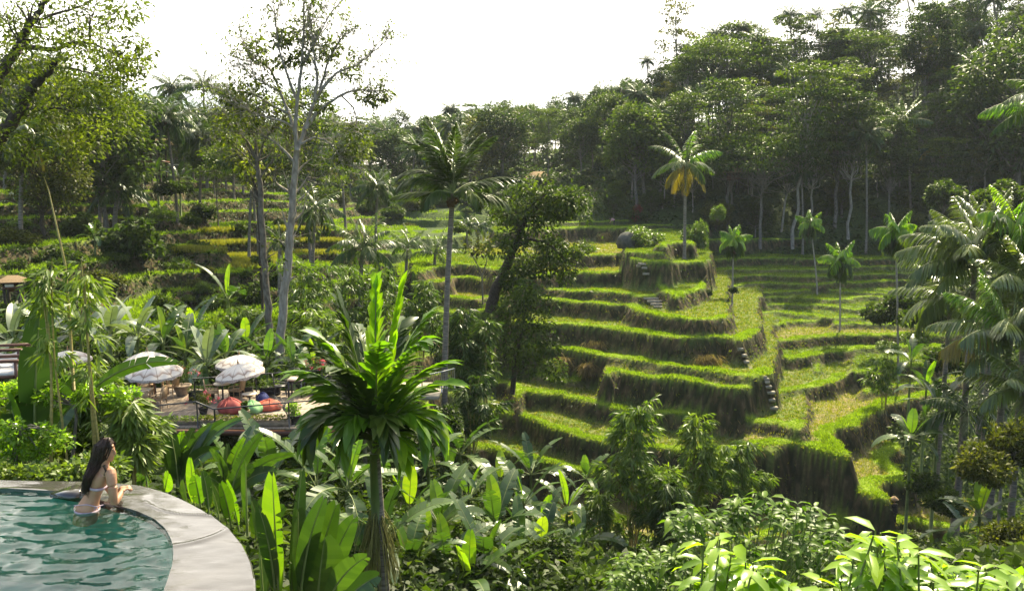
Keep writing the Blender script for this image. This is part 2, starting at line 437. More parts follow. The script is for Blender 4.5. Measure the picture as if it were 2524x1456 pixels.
def height(x, y, full=False):
    """terrain height; with full=True also the masks that say what grows where"""
    shp = np.shape(x)
    x = np.ravel(np.asarray(x, float)); y = np.ravel(np.asarray(y, float))
    h = base_h(x, y)
    h += (vnoise(x, y, 7, 1) - .5) * 1.1 * sstep(14, 40, y) + (vnoise(x, y, 2.2, 2) - .5) * .5 * sstep(9, 30, y)
    lip = np.zeros_like(h); ris = np.zeros_like(h); fld = np.zeros_like(h); dry = np.zeros_like(h)
    wild = np.ones_like(h)
    u = 1262 + 1981 * x / np.maximum(y, 1)
    # the left slope and the far middle: older, softer terraces
    tm = sstep(1260, 1150, u) * sstep(44, 50, y) * sstep(150, 125, y)
    tm = tm * sstep(-75, -60, x)
    hn = h + (vnoise(x, y, 11, 5) - .5) * 3.4 + (vnoise(x, y, 4.5, 6) - .5) * 1.0
    st = 1.25
    k = np.floor(hn / st); fr = hn / st - k
    hq = (k + sstep(.60, .98, fr)) * st + fr * .18
    h = h * (1 - tm) + (hq + (h - hn) * .25) * tm
    ris = np.maximum(ris, tm * sstep(.62, .72, fr) * sstep(.99, .90, fr))
    lip = np.maximum(lip, tm * sstep(.9, .99, fr) + tm * sstep(.22, .0, fr))
    fld = np.maximum(fld, tm * sstep(.1, .25, fr) * sstep(.62, .5, fr))
    wild = np.where(tm > .5, .35, wild)
    wob = (vnoise(x, y, 1.6, 8) - .5) * .5 + (vnoise(x, y, .7, 9) - .5) * .34 + (vnoise(x, y, 5, 10) - .5) * .7
    for lev, line, poly, kind, bw in polys:
        lo = poly.min(0) - 2; hi = poly.max(0) + 2
        m = (x > lo[0]) & (x < hi[0]) & (y > lo[1]) & (y < hi[1])
        if not m.any(): continue
        xs, ys = x[m], y[m]
        dd = seg_dist(xs, ys, poly)
        s = np.where(inside(xs, ys, poly), dd, -dd) + wob[m]
        s_line = np.where(s > -.2, np.maximum(seg_dist(xs, ys, line, False) + wob[m], s), s)
        w = sstep(-.75, 0.02, s)
        bund = .16 * np.exp(-((s_line - bw * .45) / (bw * .42)) ** 2)
        target = lev + bund + (vnoise(xs, ys, .9, 12) - .5) * .14 + (vnoise(xs, ys, 3.5, 13) - .5) * .22
        old = h[m]
        new = np.maximum(old, old * (1 - w) + target * w)
        act = (target > old + .03)
        drop = np.clip((target - old) / .8, 0, 1)
        rm = np.where(act, sstep(.03, .2, w) * sstep(1.0, .86, w) * drop, 0)
        top = act & (w > .9)
        l, r_, f_, d_, wi = lip[m], ris[m], fld[m], dry[m], wild[m]
        lm = sstep(-.12, .08, s) * sstep(bw * 1.25, bw * .75, s_line)
        l = np.where(top, lm, l * (1 - rm)); r_ = np.where(top, rm, np.maximum(r_ * (1 - w), rm))
        f_ = np.where(top, 1 - lm, f_ * (1 - w))
        dv = {'grass': .15, 'green': .22, 'stub': .54, 'dry': .9, 'brown': .85, 'straw': .95}[kind]
        d_ = np.where(top, dv, d_)
        wi = np.where(top | (rm > .1), 0, wi)
        lip[m], ris[m], fld[m], dry[m], wild[m] = l, r_, f_, d_, wi
        h[m] = new
    # the forest floor behind the top terraces stays above them (max did that); deck bench and pool bank
    if full:
        return h.reshape(shp), {k_: v.reshape(shp) for k_, v in dict(lip=lip, ris=ris, fld=fld, dry=dry, wild=wild).items()}
    return h.reshape(shp)
def hz(x, y):
    return float(height(np.array([x]), np.array([y]))[0])
_D = np.concatenate((np.arange(8, 130, .5), np.arange(130, 330, 1.5)))
def ground(px, py, lo=8):
    """the point of the ground seen at a picture position"""
    r = ray(px, py); r = r / r[1]
    d = _D[_D >= lo]
    z = height(r[0] * d, d)
    k = np.argmax(z >= r[2] * d)
    if not (z >= r[2] * d).any(): k = len(d) - 1
    if k > 0:
        f = np.linspace(d[k - 1], d[k], 12)
        zf = height(r[0] * f, f); kk = np.argmax(zf >= r[2] * f)
        return Vector((r[0] * f[kk], f[kk], zf[kk]))
    return Vector((r[0] * d[k], d[k], z[k]))
def at(px, d, dz=0):
    """ground point below picture column px at depth d"""
    x = (px - 1262) / 1981.0 * d * 1.0
    r = ray(px, 700); x = r[0] / r[1] * d
    return Vector((x, d, hz(x, d) + dz))

gx = np.concatenate((np.array([-2500, -1200, -600, -320]), np.arange(-200, -62, 3.0), np.arange(-62, -46, .8), np.arange(-46, -12, .42), np.arange(-12, 50, .24), np.arange(50, 70, .8), np.arange(70, 201, 3.0), np.array([320, 600, 1200, 2500])))
gy = np.concatenate((np.array([-600, -200, -80, -40]), np.arange(-20, 5, 2.5), np.arange(5, 45, .5), np.arange(45, 122, .26), np.arange(122, 160, .9), np.arange(160, 335, 3.0), np.array([420, 600, 1000, 2000, 3500])))
X, Y = np.meshgrid(gx, gy)
Xc, Yc = np.clip(X, -200, 200), np.clip(Y, -40, 340)
H, MK = height(Xc, Yc, True)
H = H + np.minimum(0, (340 - Y) * .03) - np.abs(X - Xc) * .02
def ground_mesh():
    ny, nx = X.shape
    me = bpy.data.meshes.new('ground')
    co = np.stack((X, Y, H), -1).reshape(-1, 3)
    me.vertices.add(len(co)); me.vertices.foreach_set('co', co.ravel())
    i = (np.arange(ny - 1)[:, None] * nx + np.arange(nx - 1)[None]).ravel()
    q = np.stack((i, i + 1, i + nx + 1, i + nx), -1)
    me.loops.add(q.size); me.loops.foreach_set('vertex_index', q.ravel().astype(np.int32))
    me.polygons.add(len(q)); me.polygons.foreach_set('loop_start', (np.arange(len(q)) * 4).astype(np.int32))
    me.polygons.foreach_set('use_smooth', np.ones(len(q), bool))
    for k, v in MK.items():
        a = me.attributes.new(k, 'FLOAT', 'POINT'); a.data.foreach_set('value', v.ravel())
    me.update(calc_edges=True)
    return me
def mat_ground():
    m, n, out = newmat('terraced_soil')
    L = n.links.new
    def attr(a):
        q = n.nodes.new('ShaderNodeAttribute'); q.attribute_name = a; return q.outputs['Fac']
    geo = n.nodes.new('ShaderNodeNewGeometry')
    def noise(sc, det=5, st=(1, 1, 1)):
        mp = n.nodes.new('ShaderNodeMapping'); mp.inputs['Scale'].default_value = st
        L(geo.outputs['Position'], mp.inputs[0])
        q = n.nodes.new('ShaderNodeTexNoise'); q.inputs['Scale'].default_value = sc; q.inputs['Detail'].default_value = det
        L(mp.outputs[0], q.inputs['Vector']); return q.outputs['Fac']
    def mix(f, a, b):
        q = n.nodes.new('ShaderNodeMix'); q.data_type = 'RGBA'; L(f, q.inputs['Factor']); L(a, q.inputs['A']); L(b, q.inputs['B']); return q.outputs['Result']
    n1 = noise(.9); n2 = noise(5); n3 = noise(2.2, 6, (1, 1, .35))
    wildc = ramp(n, [(.3, (.022, .032, .010)), (.5, (.035, .055, .014)), (.7, (.06, .085, .02))], n2).outputs[0]
    grass = ramp(n, [(.25, (.08, .13, .010)), (.5, (.14, .20, .015)), (.75, (.20, .25, .022))], n2).outputs[0]
    fieldg = ramp(n, [(.3, (.04, .075, .010)), (.5, (.065, .105, .014)), (.7, (.11, .13, .026))], n2).outputs[0]
    fieldd = ramp(n, [(.3, (.11, .085, .04)), (.5, (.20, .145, .07)), (.7, (.30, .22, .12))], n2).outputs[0]
    soil = ramp(n, [(.3, (.012, .013, .005)), (.46, (.026, .026, .010)), (.58, (.058, .042, .020)), (.72, (.13, .095, .048))], n3).outputs[0]
    # dry attribute with patchy noise
    dm = n.nodes.new('ShaderNodeMath'); dm.operation = 'ADD'; L(attr('dry'), dm.inputs[0])
    sh = n.nodes.new('ShaderNodeMath'); sh.operation = 'MULTIPLY_ADD'; L(n1, sh.inputs[0]); sh.inputs[1].default_value = 1.6; sh.inputs[2].default_value = -1.15
    L(sh.outputs[0], dm.inputs[1]); dm.use_clamp = True
    fld = mix(dm.outputs[0], fieldg, fieldd)
    c = mix(attr('fld'), wildc, fld)
    c = mix(attr('lip'), c, grass)
    c = mix(attr('ris'), c, soil)
    pb = n.nodes.new('ShaderNodeBsdfPrincipled'); pb.inputs['Roughness'].default_value = .95; pb.inputs['Specular IOR Level'].default_value = .1
    L(c, pb.inputs['Base Color'])
    bp = n.nodes.new('ShaderNodeBump'); bp.inputs['Strength'].default_value = .9; bp.inputs['Distance'].default_value = .25
    L(n3, bp.inputs['Height']); L(bp.outputs[0], pb.inputs['Normal'])
    L(pb.outputs[0], out.inputs['Surface'])
    return m
gme = ground_mesh(); gme.materials.append(mat_ground())
go = bpy.data.objects.new('ground', gme); COL.objects.link(go)
tag(go, 'steep green valley side cut into rice terraces', None, None, 'structure')
if 0:
    print({k: round(v, 2) for k, v in T.items()}, {k: round(v, 2) for k, v in RL.items()})
# ================================================================ MATERIALS OF THE PLANTS AND THINGS
M = {}
M['leaf'] = leafmat('broad_leaf', (.012, .024, .005), (.034, .058, .009), (.085, .115, .016), .42, .5, .12)
M['leaf_olive'] = leafmat('olive_leaf', (.022, .028, .006), (.052, .062, .010), (.13, .125, .022), .42, .5, .12)
M['leaf_forest'] = leafmat('forest_leaf', (.011, .021, .005), (.030, .052, .009), (.075, .105, .016), .40, .5, .12)
M['leaf_pale'] = leafmat('pale_leaf', (.025, .045, .008), (.075, .12, .018), (.16, .21, .04), .4)
M['leaf_lime'] = leafmat('young_lime_leaf', (.06, .12, .010), (.14, .24, .018), (.25, .36, .03), .5, .3, .4)
M['leaf_gloss'] = leafmat('glossy_leaf', (.011, .027, .006), (.027, .058, .010), (.07, .12, .018), .34, .28, .5)
M['leaf_bush'] = leafmat('bush_leaf', (.018, .042, .006), (.05, .10, .012), (.12, .19, .022), .48, .4, .15)
M['leaf_yellow'] = leafmat('yellow_olive_leaf', (.028, .040, .008), (.068, .092, .014), (.15, .175, .025), .5, .5, .12)
M['banana'] = leafmat('banana_leaf', (.014, .034, .008), (.034, .072, .013), (.085, .145, .026), .36, .32, .5)
M['silver'] = leafmat('silvery_leaf', (.06, .085, .06), (.12, .155, .12), (.20, .24, .18), .25, .4, .4)
M['palm'] = leafmat('palm_leaflet', (.014, .030, .005), (.034, .064, .009), (.09, .12, .016), .38, .35, .35)
M['palm_young'] = leafmat('young_palm_leaflet', (.035, .085, .007), (.09, .18, .010), (.22, .29, .018), .5, .3, .4)
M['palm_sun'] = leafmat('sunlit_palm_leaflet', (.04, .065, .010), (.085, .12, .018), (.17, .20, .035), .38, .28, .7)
M['bamboo_light'] = leafmat('light_bamboo_leaf', (.03, .06, .008), (.075, .125, .015), (.15, .20, .03), .45, .4, .3)
M['palm_lime'] = leafmat('lime_palm_leaflet', (.10, .20, .008), (.20, .33, .012), (.32, .40, .02), .55, .35, .3)
M['palm_yellow'] = leafmat('yellowing_palm_leaflet', (.10, .08, .012), (.20, .15, .018), (.32, .23, .03), .4, .4, .4)
M['bamboo'] = leafmat('bamboo_leaf', (.018, .038, .007), (.046, .082, .012), (.11, .15, .022), .42, .4, .25)
M['grass'] = leafmat('grass_blade', (.06, .10, .008), (.13, .20, .012), (.22, .28, .022), .5, .5, .15, 1, .1)
M['field'] = leafmat('paddy_blade', (.04, .06, .008), (.08, .125, .012), (.15, .19, .02), .5, .5, .15, 1, .1)
M['rice'] = leafmat('rice_blade', (.10, .11, .02), (.17, .17, .03), (.27, .24, .05), .45, .6, .2)
M['drygrass'] = leafmat('dry_straw', (.09, .065, .03), (.19, .135, .065), (.32, .24, .13), .3, .8, .1)
M['bark'] = solid('grey_bark', (.06, .052, .04), (.17, .15, .12), 9, .9, .15, .8, 5, .03, 'Object', (1, 1, .4))
M['bark_dark'] = solid('dark_bark', (.02, .016, .01), (.06, .048, .034), 9, .9, .15, .8, 5, .03)
M['bark_pale'] = solid('pale_bark', (.14, .12, .09), (.30, .27, .22), 7, .9, .15, .6, 5, .03, 'Object', (1, 1, .4))
M['palm_trunk'] = solid('ringed_palm_trunk', (.07, .06, .045), (.22, .19, .15), 6, .9, .1, .8, 4, .03, 'Object', (.5, .5, 4))
M['crownshaft'] = solid('green_crownshaft', (.05, .085, .018), (.10, .13, .03), 4, .5, .4, .2, 3, .01, 'Object', (3, 3, .5))
M['stem'] = solid('green_stem', (.09, .12, .03), (.17, .20, .065), 5, .6, .3)
M['culm'] = solid('yellow_bamboo_culm', (.16, .13, .035), (.30, .24, .07), 6, .45, .4, .2, 3, .01, 'Object', (1, 1, 5))
M['husk'] = solid('brown_fibre', (.05, .032, .014), (.13, .085, .04), 14, .95, .1, .8)
M['wood'] = solid('dark_red_wood', (.06, .022, .012), (.13, .05, .026), 6, .5, .4, .3, 4, .01, 'Object', (1, 1, 6))
M['wood_warm'] = solid('warm_wood', (.20, .105, .04), (.33, .18, .075), 6, .5, .4, .2, 4, .01, 'Object', (8, 1, 1))
M['rattan'] = solid('rattan', (.20, .125, .06), (.38, .25, .13), 30, .6, .3, .4, 3, .004)
M['cream'] = solid('cream_top', (.50, .40, .26), (.62, .51, .35), 6, .5, .4)
M['metal'] = solid('dark_metal', (.018, .018, .018), (.035, .034, .032), 12, .45, .5)
M['steel'] = solid('grey_steel', (.20, .20, .19), (.32, .32, .30), 12, .4, .5, metal=.6)
M['terracotta'] = solid('weathered_clay', (.16, .12, .085), (.30, .23, .16), 6, .9, .2, .4)
M['blackpot'] = solid('black_planter', (.012, .011, .010), (.028, .025, .022), 6, .8, .2)
M['cloth_red'] = solid('faded_red_cloth', (.22, .045, .04), (.34, .085, .065), 5, .8, .15, .3, 4, .02)
M['cloth_orange'] = solid('orange_red_cloth', (.36, .075, .045), (.48, .13, .075), 5, .8, .15, .3, 4, .02)
M['cloth_green'] = solid('light_green_cloth', (.13, .27, .10), (.22, .38, .16), 5, .8, .15, .3, 4, .02)
M['cloth_blue'] = solid('navy_cloth', (.012, .018, .07), (.05, .06, .16), 5, .8, .15, .3, 4, .02)
M['cloth_white'] = solid('white_cloth', (.62, .56, .50), (.74, .70, .64), 5, .85, .15, .3, 4, .02)
M['thatch'] = solid('brown_thatch', (.10, .07, .04), (.24, .17, .10), 12, .95, .1, .8, 5, .05, 'Object', (6, 6, .8))
M['tanroof'] = solid('tan_roof', (.26, .17, .09), (.38, .26, .15), 8, .9, .1, .5)
M['stone'] = solid('pale_step_stone', (.17, .15, .105), (.32, .28, .21), 5, .9, .2, .5)
M['pink'] = leafmat('pink_petal', (.32, .03, .09), (.50, .06, .16), (.62, .14, .26), .3)
M['redleaf'] = leafmat('dark_red_leaf', (.05, .008, .010), (.11, .016, .02), (.19, .04, .035), .3)

# ================================================================ LEAF AND PLANT BUILDERS
UP = np.array((0, 0, 1.0))
def nrm(v):
    v = np.asarray(v, float)
    return v / (np.linalg.norm(v, axis=-1, keepdims=True) + 1e-9)
def rdirs(g, n, zmin=-1):
    v = nrm(g.normal(size=(n, 3)))
    if zmin > -1: v[:, 2] = np.abs(v[:, 2]) * (1 - zmin) + zmin; v = nrm(v)
    return v
def blades(mb, pos, dirv, L, W, g, mat=0, tone=.5, fold=.25, bend=0.0, two=False, roll=None, peak=.42):
    """flat pointed leaves: kite of one quad, or two bent sections"""
    pos = np.asarray(pos, float); n = len(pos)
    if n == 0: return
    d = nrm(dirv)
    L = np.broadcast_to(np.asarray(L, float), (n,))[:, None]; Wd = np.broadcast_to(np.asarray(W, float), (n,))[:, None]
    side = np.cross(d, UP + 1e-3)
    side = nrm(side)
    nor = np.cross(side, d)
    a = (g.normal(0, .7, n) if roll is None else np.broadcast_to(roll, (n,)))[:, None]
    s2 = side * np.cos(a) + nor * np.sin(a); n2 = np.cross(s2, d)
    n2 = np.where(n2[:, 2:3] < 0, -n2, n2)
    tn = np.broadcast_to(np.asarray(tone, float), (n,))
    if not two:
        mid = pos + d * L * peak
        q = np.stack((pos, mid + s2 * Wd * .5 + n2 * Wd * fold, pos + d * L - UP * L * bend, mid - s2 * Wd * .5 + n2 * Wd * fold), 1)
        mb.quads(q, mat, tn)
    else:
        m1 = pos + d * L * .3 - UP * L * bend * .10
        m2 = pos + d * L * .68 - UP * L * bend * .46
        tp = pos + d * L * .98 - UP * L * bend
        v = np.stack((pos, m1 + s2 * Wd * .5 + n2 * Wd * fold, m1, m1 - s2 * Wd * .5 + n2 * Wd * fold,
                      m2 + s2 * Wd * .42 + n2 * Wd * fold * .8, m2, m2 - s2 * Wd * .42 + n2 * Wd * fold * .8, tp), 1)
        b = (np.arange(n) * 8)[:, None]
        f4 = np.concatenate((b + np.array([1, 4, 5, 2]), b + np.array([2, 5, 6, 3])))
        f3 = np.concatenate((b + np.array([0, 1, 2]), b + np.array([0, 2, 3]), b + np.array([4, 7, 5]), b + np.array([5, 7, 6])))
        st = mb.n
        mb.add(v.reshape(-1, 3), f4, mat, np.repeat(tn, 8))
        mb.f.append((f3 + st, mat))
def clump(mb, g, c, r, n, L, W, mat=0, tone=.5, droop=.2, flat=1.0, tv=.16, two=False, shell=.35):
    """a leaf clump: leaves spread through an ellipsoid, facing outwards"""
    r = np.broadcast_to(np.asarray(r, float), (3,))
    v = rdirs(g, n)
    rad = g.uniform(shell, 1, n) ** .6
    p = np.asarray(c) + v * rad[:, None] * r
    d = nrm(v * np.array((1, 1, flat)) + g.normal(0, .45, (n, 3)) - UP * droop)
    blades(mb, p, d, L * g.uniform(.7, 1.3, n), W * g.uniform(.7, 1.3, n), g, mat, np.clip(tone + g.normal(0, tv, n), 0, 1), two=two, bend=droop * .4)
def curve(p0, p1, sag=0.0, n=6, g=None, wob=0.0):
    p0, p1 = np.asarray(p0, float), np.asarray(p1, float)
    t = np.linspace(0, 1, n)[:, None]
    q = p0 + (p1 - p0) * t + np.array((0, 0, 1)) * sag * 4 * t * (1 - t)
    if g is not None and wob: q[1:-1] += g.normal(0, wob, (n - 2, 3))
    return q
def tree_parts(seed, H, bare=.4, Rr=4.0, ncl=26, nl=240, L=.4, Wd=.22, style='round', tr=.25, lean=(0, 0), crz=None, tone=.5, leanbase=0, pads=.22):
    g = np.random.default_rng(seed)
    tb, cr = MB(), MB()
    top = np.array((lean[0], lean[1], H * .86))
    n = 9; t = np.linspace(0, 1, n)[:, None]
    path = t * top + np.concatenate((np.zeros((1, 3)), g.normal(0, H * .008, (n - 1, 3))))
    path[:, :2] *= t ** .7 if leanbase else 1
    tb.tube(path, tr * (1 - .75 * t[:, 0]) + .02, 7, 0)
    cz = crz if crz else H * (1 - bare) * .5
    mid = H - cz
    for k in range(ncl):
        if style == 'pad':
            zz = g.uniform(H * bare, H)
            fr = (zz - H * bare) / (H * (1 - bare))
            rr = Rr * (1.0 - .55 * fr ** 2) * g.uniform(.35, 1)
            az = g.uniform(0, 6.283)
            c = np.array((math.cos(az) * rr, math.sin(az) * rr, zz)) + np.array((top[0], top[1], 0)) * zz / H
            r = np.array((1, 1, pads)) * Rr * g.uniform(.28, .45)
        elif style == 'umbrella':
            rr = Rr * g.uniform(0, 1) ** .5; az = g.uniform(0, 6.283)
            c = np.array((math.cos(az) * rr, math.sin(az) * rr, H - cz * (rr / Rr) ** 2 * .9 - g.uniform(0, .12) * H)) + np.array((top[0], top[1], 0))
            r = np.array((1, 1, .35)) * Rr * g.uniform(.22, .36)
        else:
            v = rdirs(g, 1)[0]; q = g.uniform(.45, 1) ** .5
            c = np.array((top[0], top[1], mid)) + v * q * np.array((Rr, Rr, cz))
            r = np.array((1, 1, .8)) * Rr * g.uniform(.26, .42)
        zt = min(max(c[2] - g.uniform(.1, .35) * H, H * bare * .8), H * .8)
        ti = min(max(zt / (H * .86), 0.05), .99)
        j = ti * (n - 1); j0 = int(j); st = path[j0] + (path[min(j0 + 1, n - 1)] - path[j0]) * (j - j0)
        tb.tube(curve(st, c, -.04 * H * g.uniform(0, 1), 5, g, .06 * Rr), np.linspace(tr * .30, .02, 5), 5, 0, cap=False)
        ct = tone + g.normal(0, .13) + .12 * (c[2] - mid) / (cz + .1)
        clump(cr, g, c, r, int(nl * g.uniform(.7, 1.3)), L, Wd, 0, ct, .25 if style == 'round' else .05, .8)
    return tb, cr
def frond(mb, g, org, az, el, L=3.4, nl=42, LL=.75, LW=.055, droop=1.0, hang=.5, mat=0, rmat=1, tone=.5, stiff=1.3, start=.14, rr=.028, vee=.35, tipw=.6, twist=0, blunt=False, prof=None, fw=1.0):
    """one feather frond: a bent midrib with rows of leaflets"""
    n = 11
    t = np.linspace(0, 1, n)
    e = el - droop * t ** stiff
    seg = L / (n - 1)
    h = np.array((math.cos(az), math.sin(az), 0))
    pts = [np.asarray(org, float)]
    for i in range(1, n):
        pts.append(pts[-1] + seg * (h * math.cos(e[i]) + UP * math.sin(e[i])))
    pts = np.array(pts)
    mb.tube(pts, np.linspace(rr, rr * .25, n), 4, rmat, .5, cap=False)
    tt = np.linspace(start, .995, nl)
    idx = tt * (n - 1); i0 = np.minimum(idx.astype(int), n - 2); fr = (idx - i0)[:, None]
    p = pts[i0] * (1 - fr) + pts[i0 + 1] * fr
    tg = nrm(pts[i0 + 1] - pts[i0])
    lat = np.array((-math.sin(az), math.cos(az), 0))
    nor = nrm(np.cross(tg, lat) * -1)
    ln = LL * (prof(tt) if prof else np.clip(np.sin(np.pi * (.16 + .80 * tt)), .12, 1) ** .8)
    for sgn in (-1, 1):
        tw = twist
        ld = lat * sgn * math.cos(tw) + nor * math.sin(tw) * sgn
        fwd = (.45 + .75 * tt[:, None]) * fw
        d = nrm(ld * (1.15 - .55 * tt[:, None]) + tg * fwd + nor * vee * (1 - tt[:, None] * .5) + g.normal(0, .09, (nl, 3)) - UP * hang * .25)
        tn = np.clip(tone + g.normal(0, .12, nl), 0, 1)
        hg = hang * g.uniform(.7, 1.3)
        blades(mb, p, d, ln * g.uniform(.88, 1.1, nl), LW * (1 if blunt else 1) * np.ones(nl), g, mat, tn, .12, hg, True, g.normal(0, .25, nl) + sgn * .25)
    return pts
def banana_leaf(mb, g, org, az, el, L=2.0, Wd=.5, pet=.35, droop=1.0, torn=.25, mat=0, smat=1, tone=.5, stiff=1.5, nseg=16, fold=.18, roll=0.0):
    """a big paddle leaf on its stalk; torn gives the share of wind-split edges"""
    n = nseg + 5
    t = np.linspace(0, 1, n)
    e = el - droop * t ** stiff
    h = np.array((math.cos(az), math.sin(az), 0))
    tot = L * (1 + pet); seg = tot / (n - 1)
    pts = [np.asarray(org, float)]
    for i in range(1, n): pts.append(pts[-1] + seg * (h * math.cos(e[i]) + UP * math.sin(e[i])))
    pts = np.array(pts)
    mb.tube(pts, np.linspace(.028, .006, n) * (L / 2.0) ** .5, 5, smat, .6, cap=False)
    t0 = pet / (1 + pet)
    tt = np.linspace(t0, 1, nseg + 1)
    idx = tt * (n - 1); i0 = np.minimum(idx.astype(int), n - 2); fr = (idx - i0)[:, None]
    p = pts[i0] * (1 - fr) + pts[i0 + 1] * fr
    tg = nrm(pts[i0 + 1] - pts[i0])
    lat0 = np.array((-math.sin(az), math.cos(az), 0)); nor0 = nrm(np.cross(tg, lat0))
    nor0 = np.where((nor0 @ UP)[:, None] < 0, -nor0, nor0) if True else nor0
    u = (tt - t0) / (1 - t0)
    wd = Wd * .5 * np.clip(np.sin(np.pi * np.clip(u * .93 + .05, 0, 1)) ** .55, 0.02, 1)
    lat = lat0 * math.cos(roll) + nor0 * math.sin(roll); nor = np.cross(tg, lat); nor = nor * np.sign((nor * nor0).sum(-1))[:, None]
    for sgn in (-1, 1):
        edge = p + lat * sgn * wd[:, None] * math.cos(fold) + nor * wd[:, None] * math.sin(fold) + tg * .05 * L
        for k in range(nseg):
            dr = g.uniform(0, .35) if g.random() < torn else 0.0
            dv = -UP * dr * wd[k] - lat[k] * sgn * dr * wd[k] * .25
            gap = .22 * seg if dr > 0 or g.random() < torn * .6 else 0
            q = np.array((p[k], p[k + 1], edge[k + 1] + dv - tg[k] * gap, edge[k] + dv + tg[k] * gap * .5))
            mb.quads([q], mat, min(1, max(0, tone + g.normal(0, .07) - (.12 if k in (3, 9) and torn > .2 else 0))))
    return pts
# ================================================================ TREES OF THE SLOPES AND THE FOREST
PROTO = {}
def tree_proto(key, mat, bark, **kw):
    tb, cr = tree_parts(**kw)
    PROTO[key] = (tb.mesh('trunk', [bark]), cr.mesh('crown', [mat]))
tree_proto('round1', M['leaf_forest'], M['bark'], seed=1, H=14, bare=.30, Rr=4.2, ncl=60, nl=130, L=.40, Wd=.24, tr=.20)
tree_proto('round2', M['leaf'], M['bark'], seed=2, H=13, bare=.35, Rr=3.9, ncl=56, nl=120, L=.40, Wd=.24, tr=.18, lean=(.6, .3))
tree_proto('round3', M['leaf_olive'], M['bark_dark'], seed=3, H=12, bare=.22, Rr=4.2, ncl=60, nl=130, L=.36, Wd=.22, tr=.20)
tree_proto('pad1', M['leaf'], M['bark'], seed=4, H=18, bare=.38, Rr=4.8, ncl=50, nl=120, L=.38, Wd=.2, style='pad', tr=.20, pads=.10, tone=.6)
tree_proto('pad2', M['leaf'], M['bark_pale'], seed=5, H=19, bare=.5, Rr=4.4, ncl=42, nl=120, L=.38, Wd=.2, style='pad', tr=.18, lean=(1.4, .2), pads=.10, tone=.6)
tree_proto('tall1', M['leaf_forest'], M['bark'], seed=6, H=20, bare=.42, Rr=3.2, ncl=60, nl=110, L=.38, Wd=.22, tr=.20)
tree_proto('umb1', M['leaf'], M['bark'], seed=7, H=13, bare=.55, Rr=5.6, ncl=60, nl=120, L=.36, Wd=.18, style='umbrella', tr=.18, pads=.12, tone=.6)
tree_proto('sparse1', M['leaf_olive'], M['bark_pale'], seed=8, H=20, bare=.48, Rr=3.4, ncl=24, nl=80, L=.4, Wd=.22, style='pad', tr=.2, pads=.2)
# a crown of palm fronds, trunk made per palm
def coco_crown(seed, nf=24, L=3.3, nl=26, LL=.85, LW=.10, up=1.35, low=-.5, droop=(.7, 1.3), yellow=0, tone=.45, mats=None, nut=True):
    g = np.random.default_rng(seed)
    mb = MB()
    for k in range(nf):
        q = (k + .5) / nf
        el = up + (low - up) * q ** 1.15
        az = k * 2.39996 + g.uniform(-.2, .2)
        ye = 2 if (yellow and q > 1 - yellow) else 0
        frond(mb, g, (0, 0, 0), az, el, L * g.uniform(.85, 1.1) * (.75 if q < .1 else 1), nl, LL, LW, g.uniform(*droop) * (.55 + .6 * q), .35 + .5 * q, ye, 1, tone + g.normal(0, .06) - .1 * q, rr=.05)
    if nut:
        for k in range(9):
            a = g.uniform(0, 6.28)
            mb.lathe([(0.01, -.14), (.1, -.08), (.12, .02), (.06, .1), (.01, .13)], 7, (math.cos(a) * .28, math.sin(a) * .28, -.3 - g.uniform(0, .2)), 3, .5)
    return mb.mesh('crown', mats or [M['palm'], M['stem'], M['palm_yellow'], M['husk']])
COCO = [coco_crown(11), coco_crown(12, 20, 3.6, yellow=.12), coco_crown(13, 26, 3.0, droop=(.9, 1.5)), coco_crown(14, 18, 3.4, up=1.45, low=.1, droop=(.5, 1.0))]
def palm(name, label, base, top, crown, sc=1.0, rad=.16, rz=0.0, group=None, bark=None, bend=.5):
    base, top = Vector(base), Vector(top)
    t = thing(name, label, 'palm tree', base, 0, 1, group)
    mb = MB()
    n = 9
    v = top - base
    pts = []
    for i in range(n):
        u = i / (n - 1)
        pts.append((v.x * u ** (1 + bend), v.y * u ** (1 + bend), v.z * u - (.4 if i == 0 else 0)))
    mb.tube(pts, [rad * (1.5 if i == 0 else 1.12 - .3 * i / (n - 1)) for i in range(n)], 8, 0)
    mb.build('trunk', bark or M['palm_trunk'], t, True)
    c = use(crown, 'crown', t)
    c.location = v; c.scale = (sc, sc, sc); c.rotation_euler = (0, 0, rz)
    return t
rg = np.random.default_rng(77)
def tree(name, key, label, base, H, rz=None, wide=1.0, group=None, cat='tree', crown_mat=None):
    h0 = {'round1': 14, 'round2': 13, 'round3': 12, 'pad1': 18, 'pad2': 19, 'tall1': 20, 'umb1': 13, 'sparse1': 20}[key]
    s = H / h0
    t = thing(name, label, cat, base, rg.uniform(0, 6.28) if rz is None else rz, (s * wide, s * wide, s), group)
    use(PROTO[key][0], 'trunk', t); use(PROTO[key][1], 'crown', t)
    return t
def skyline_tree(name, key, label, px, pytop, d, wide=1.0, group=None):
    b = at(px, d)
    return tree(name, key, label, b, max(5, P(px, pytop, d).z - b.z), None, wide, group)
def skyline_palm(label, px, py, d, sc, ci, group=None, rad=.14, lean=0.0):
    b = at(px - lean, d); tp = P(px, py, d)
    return palm('coconut_palm', label, b, tp, COCO[ci], sc, rad, rg.uniform(0, 6.28), group)

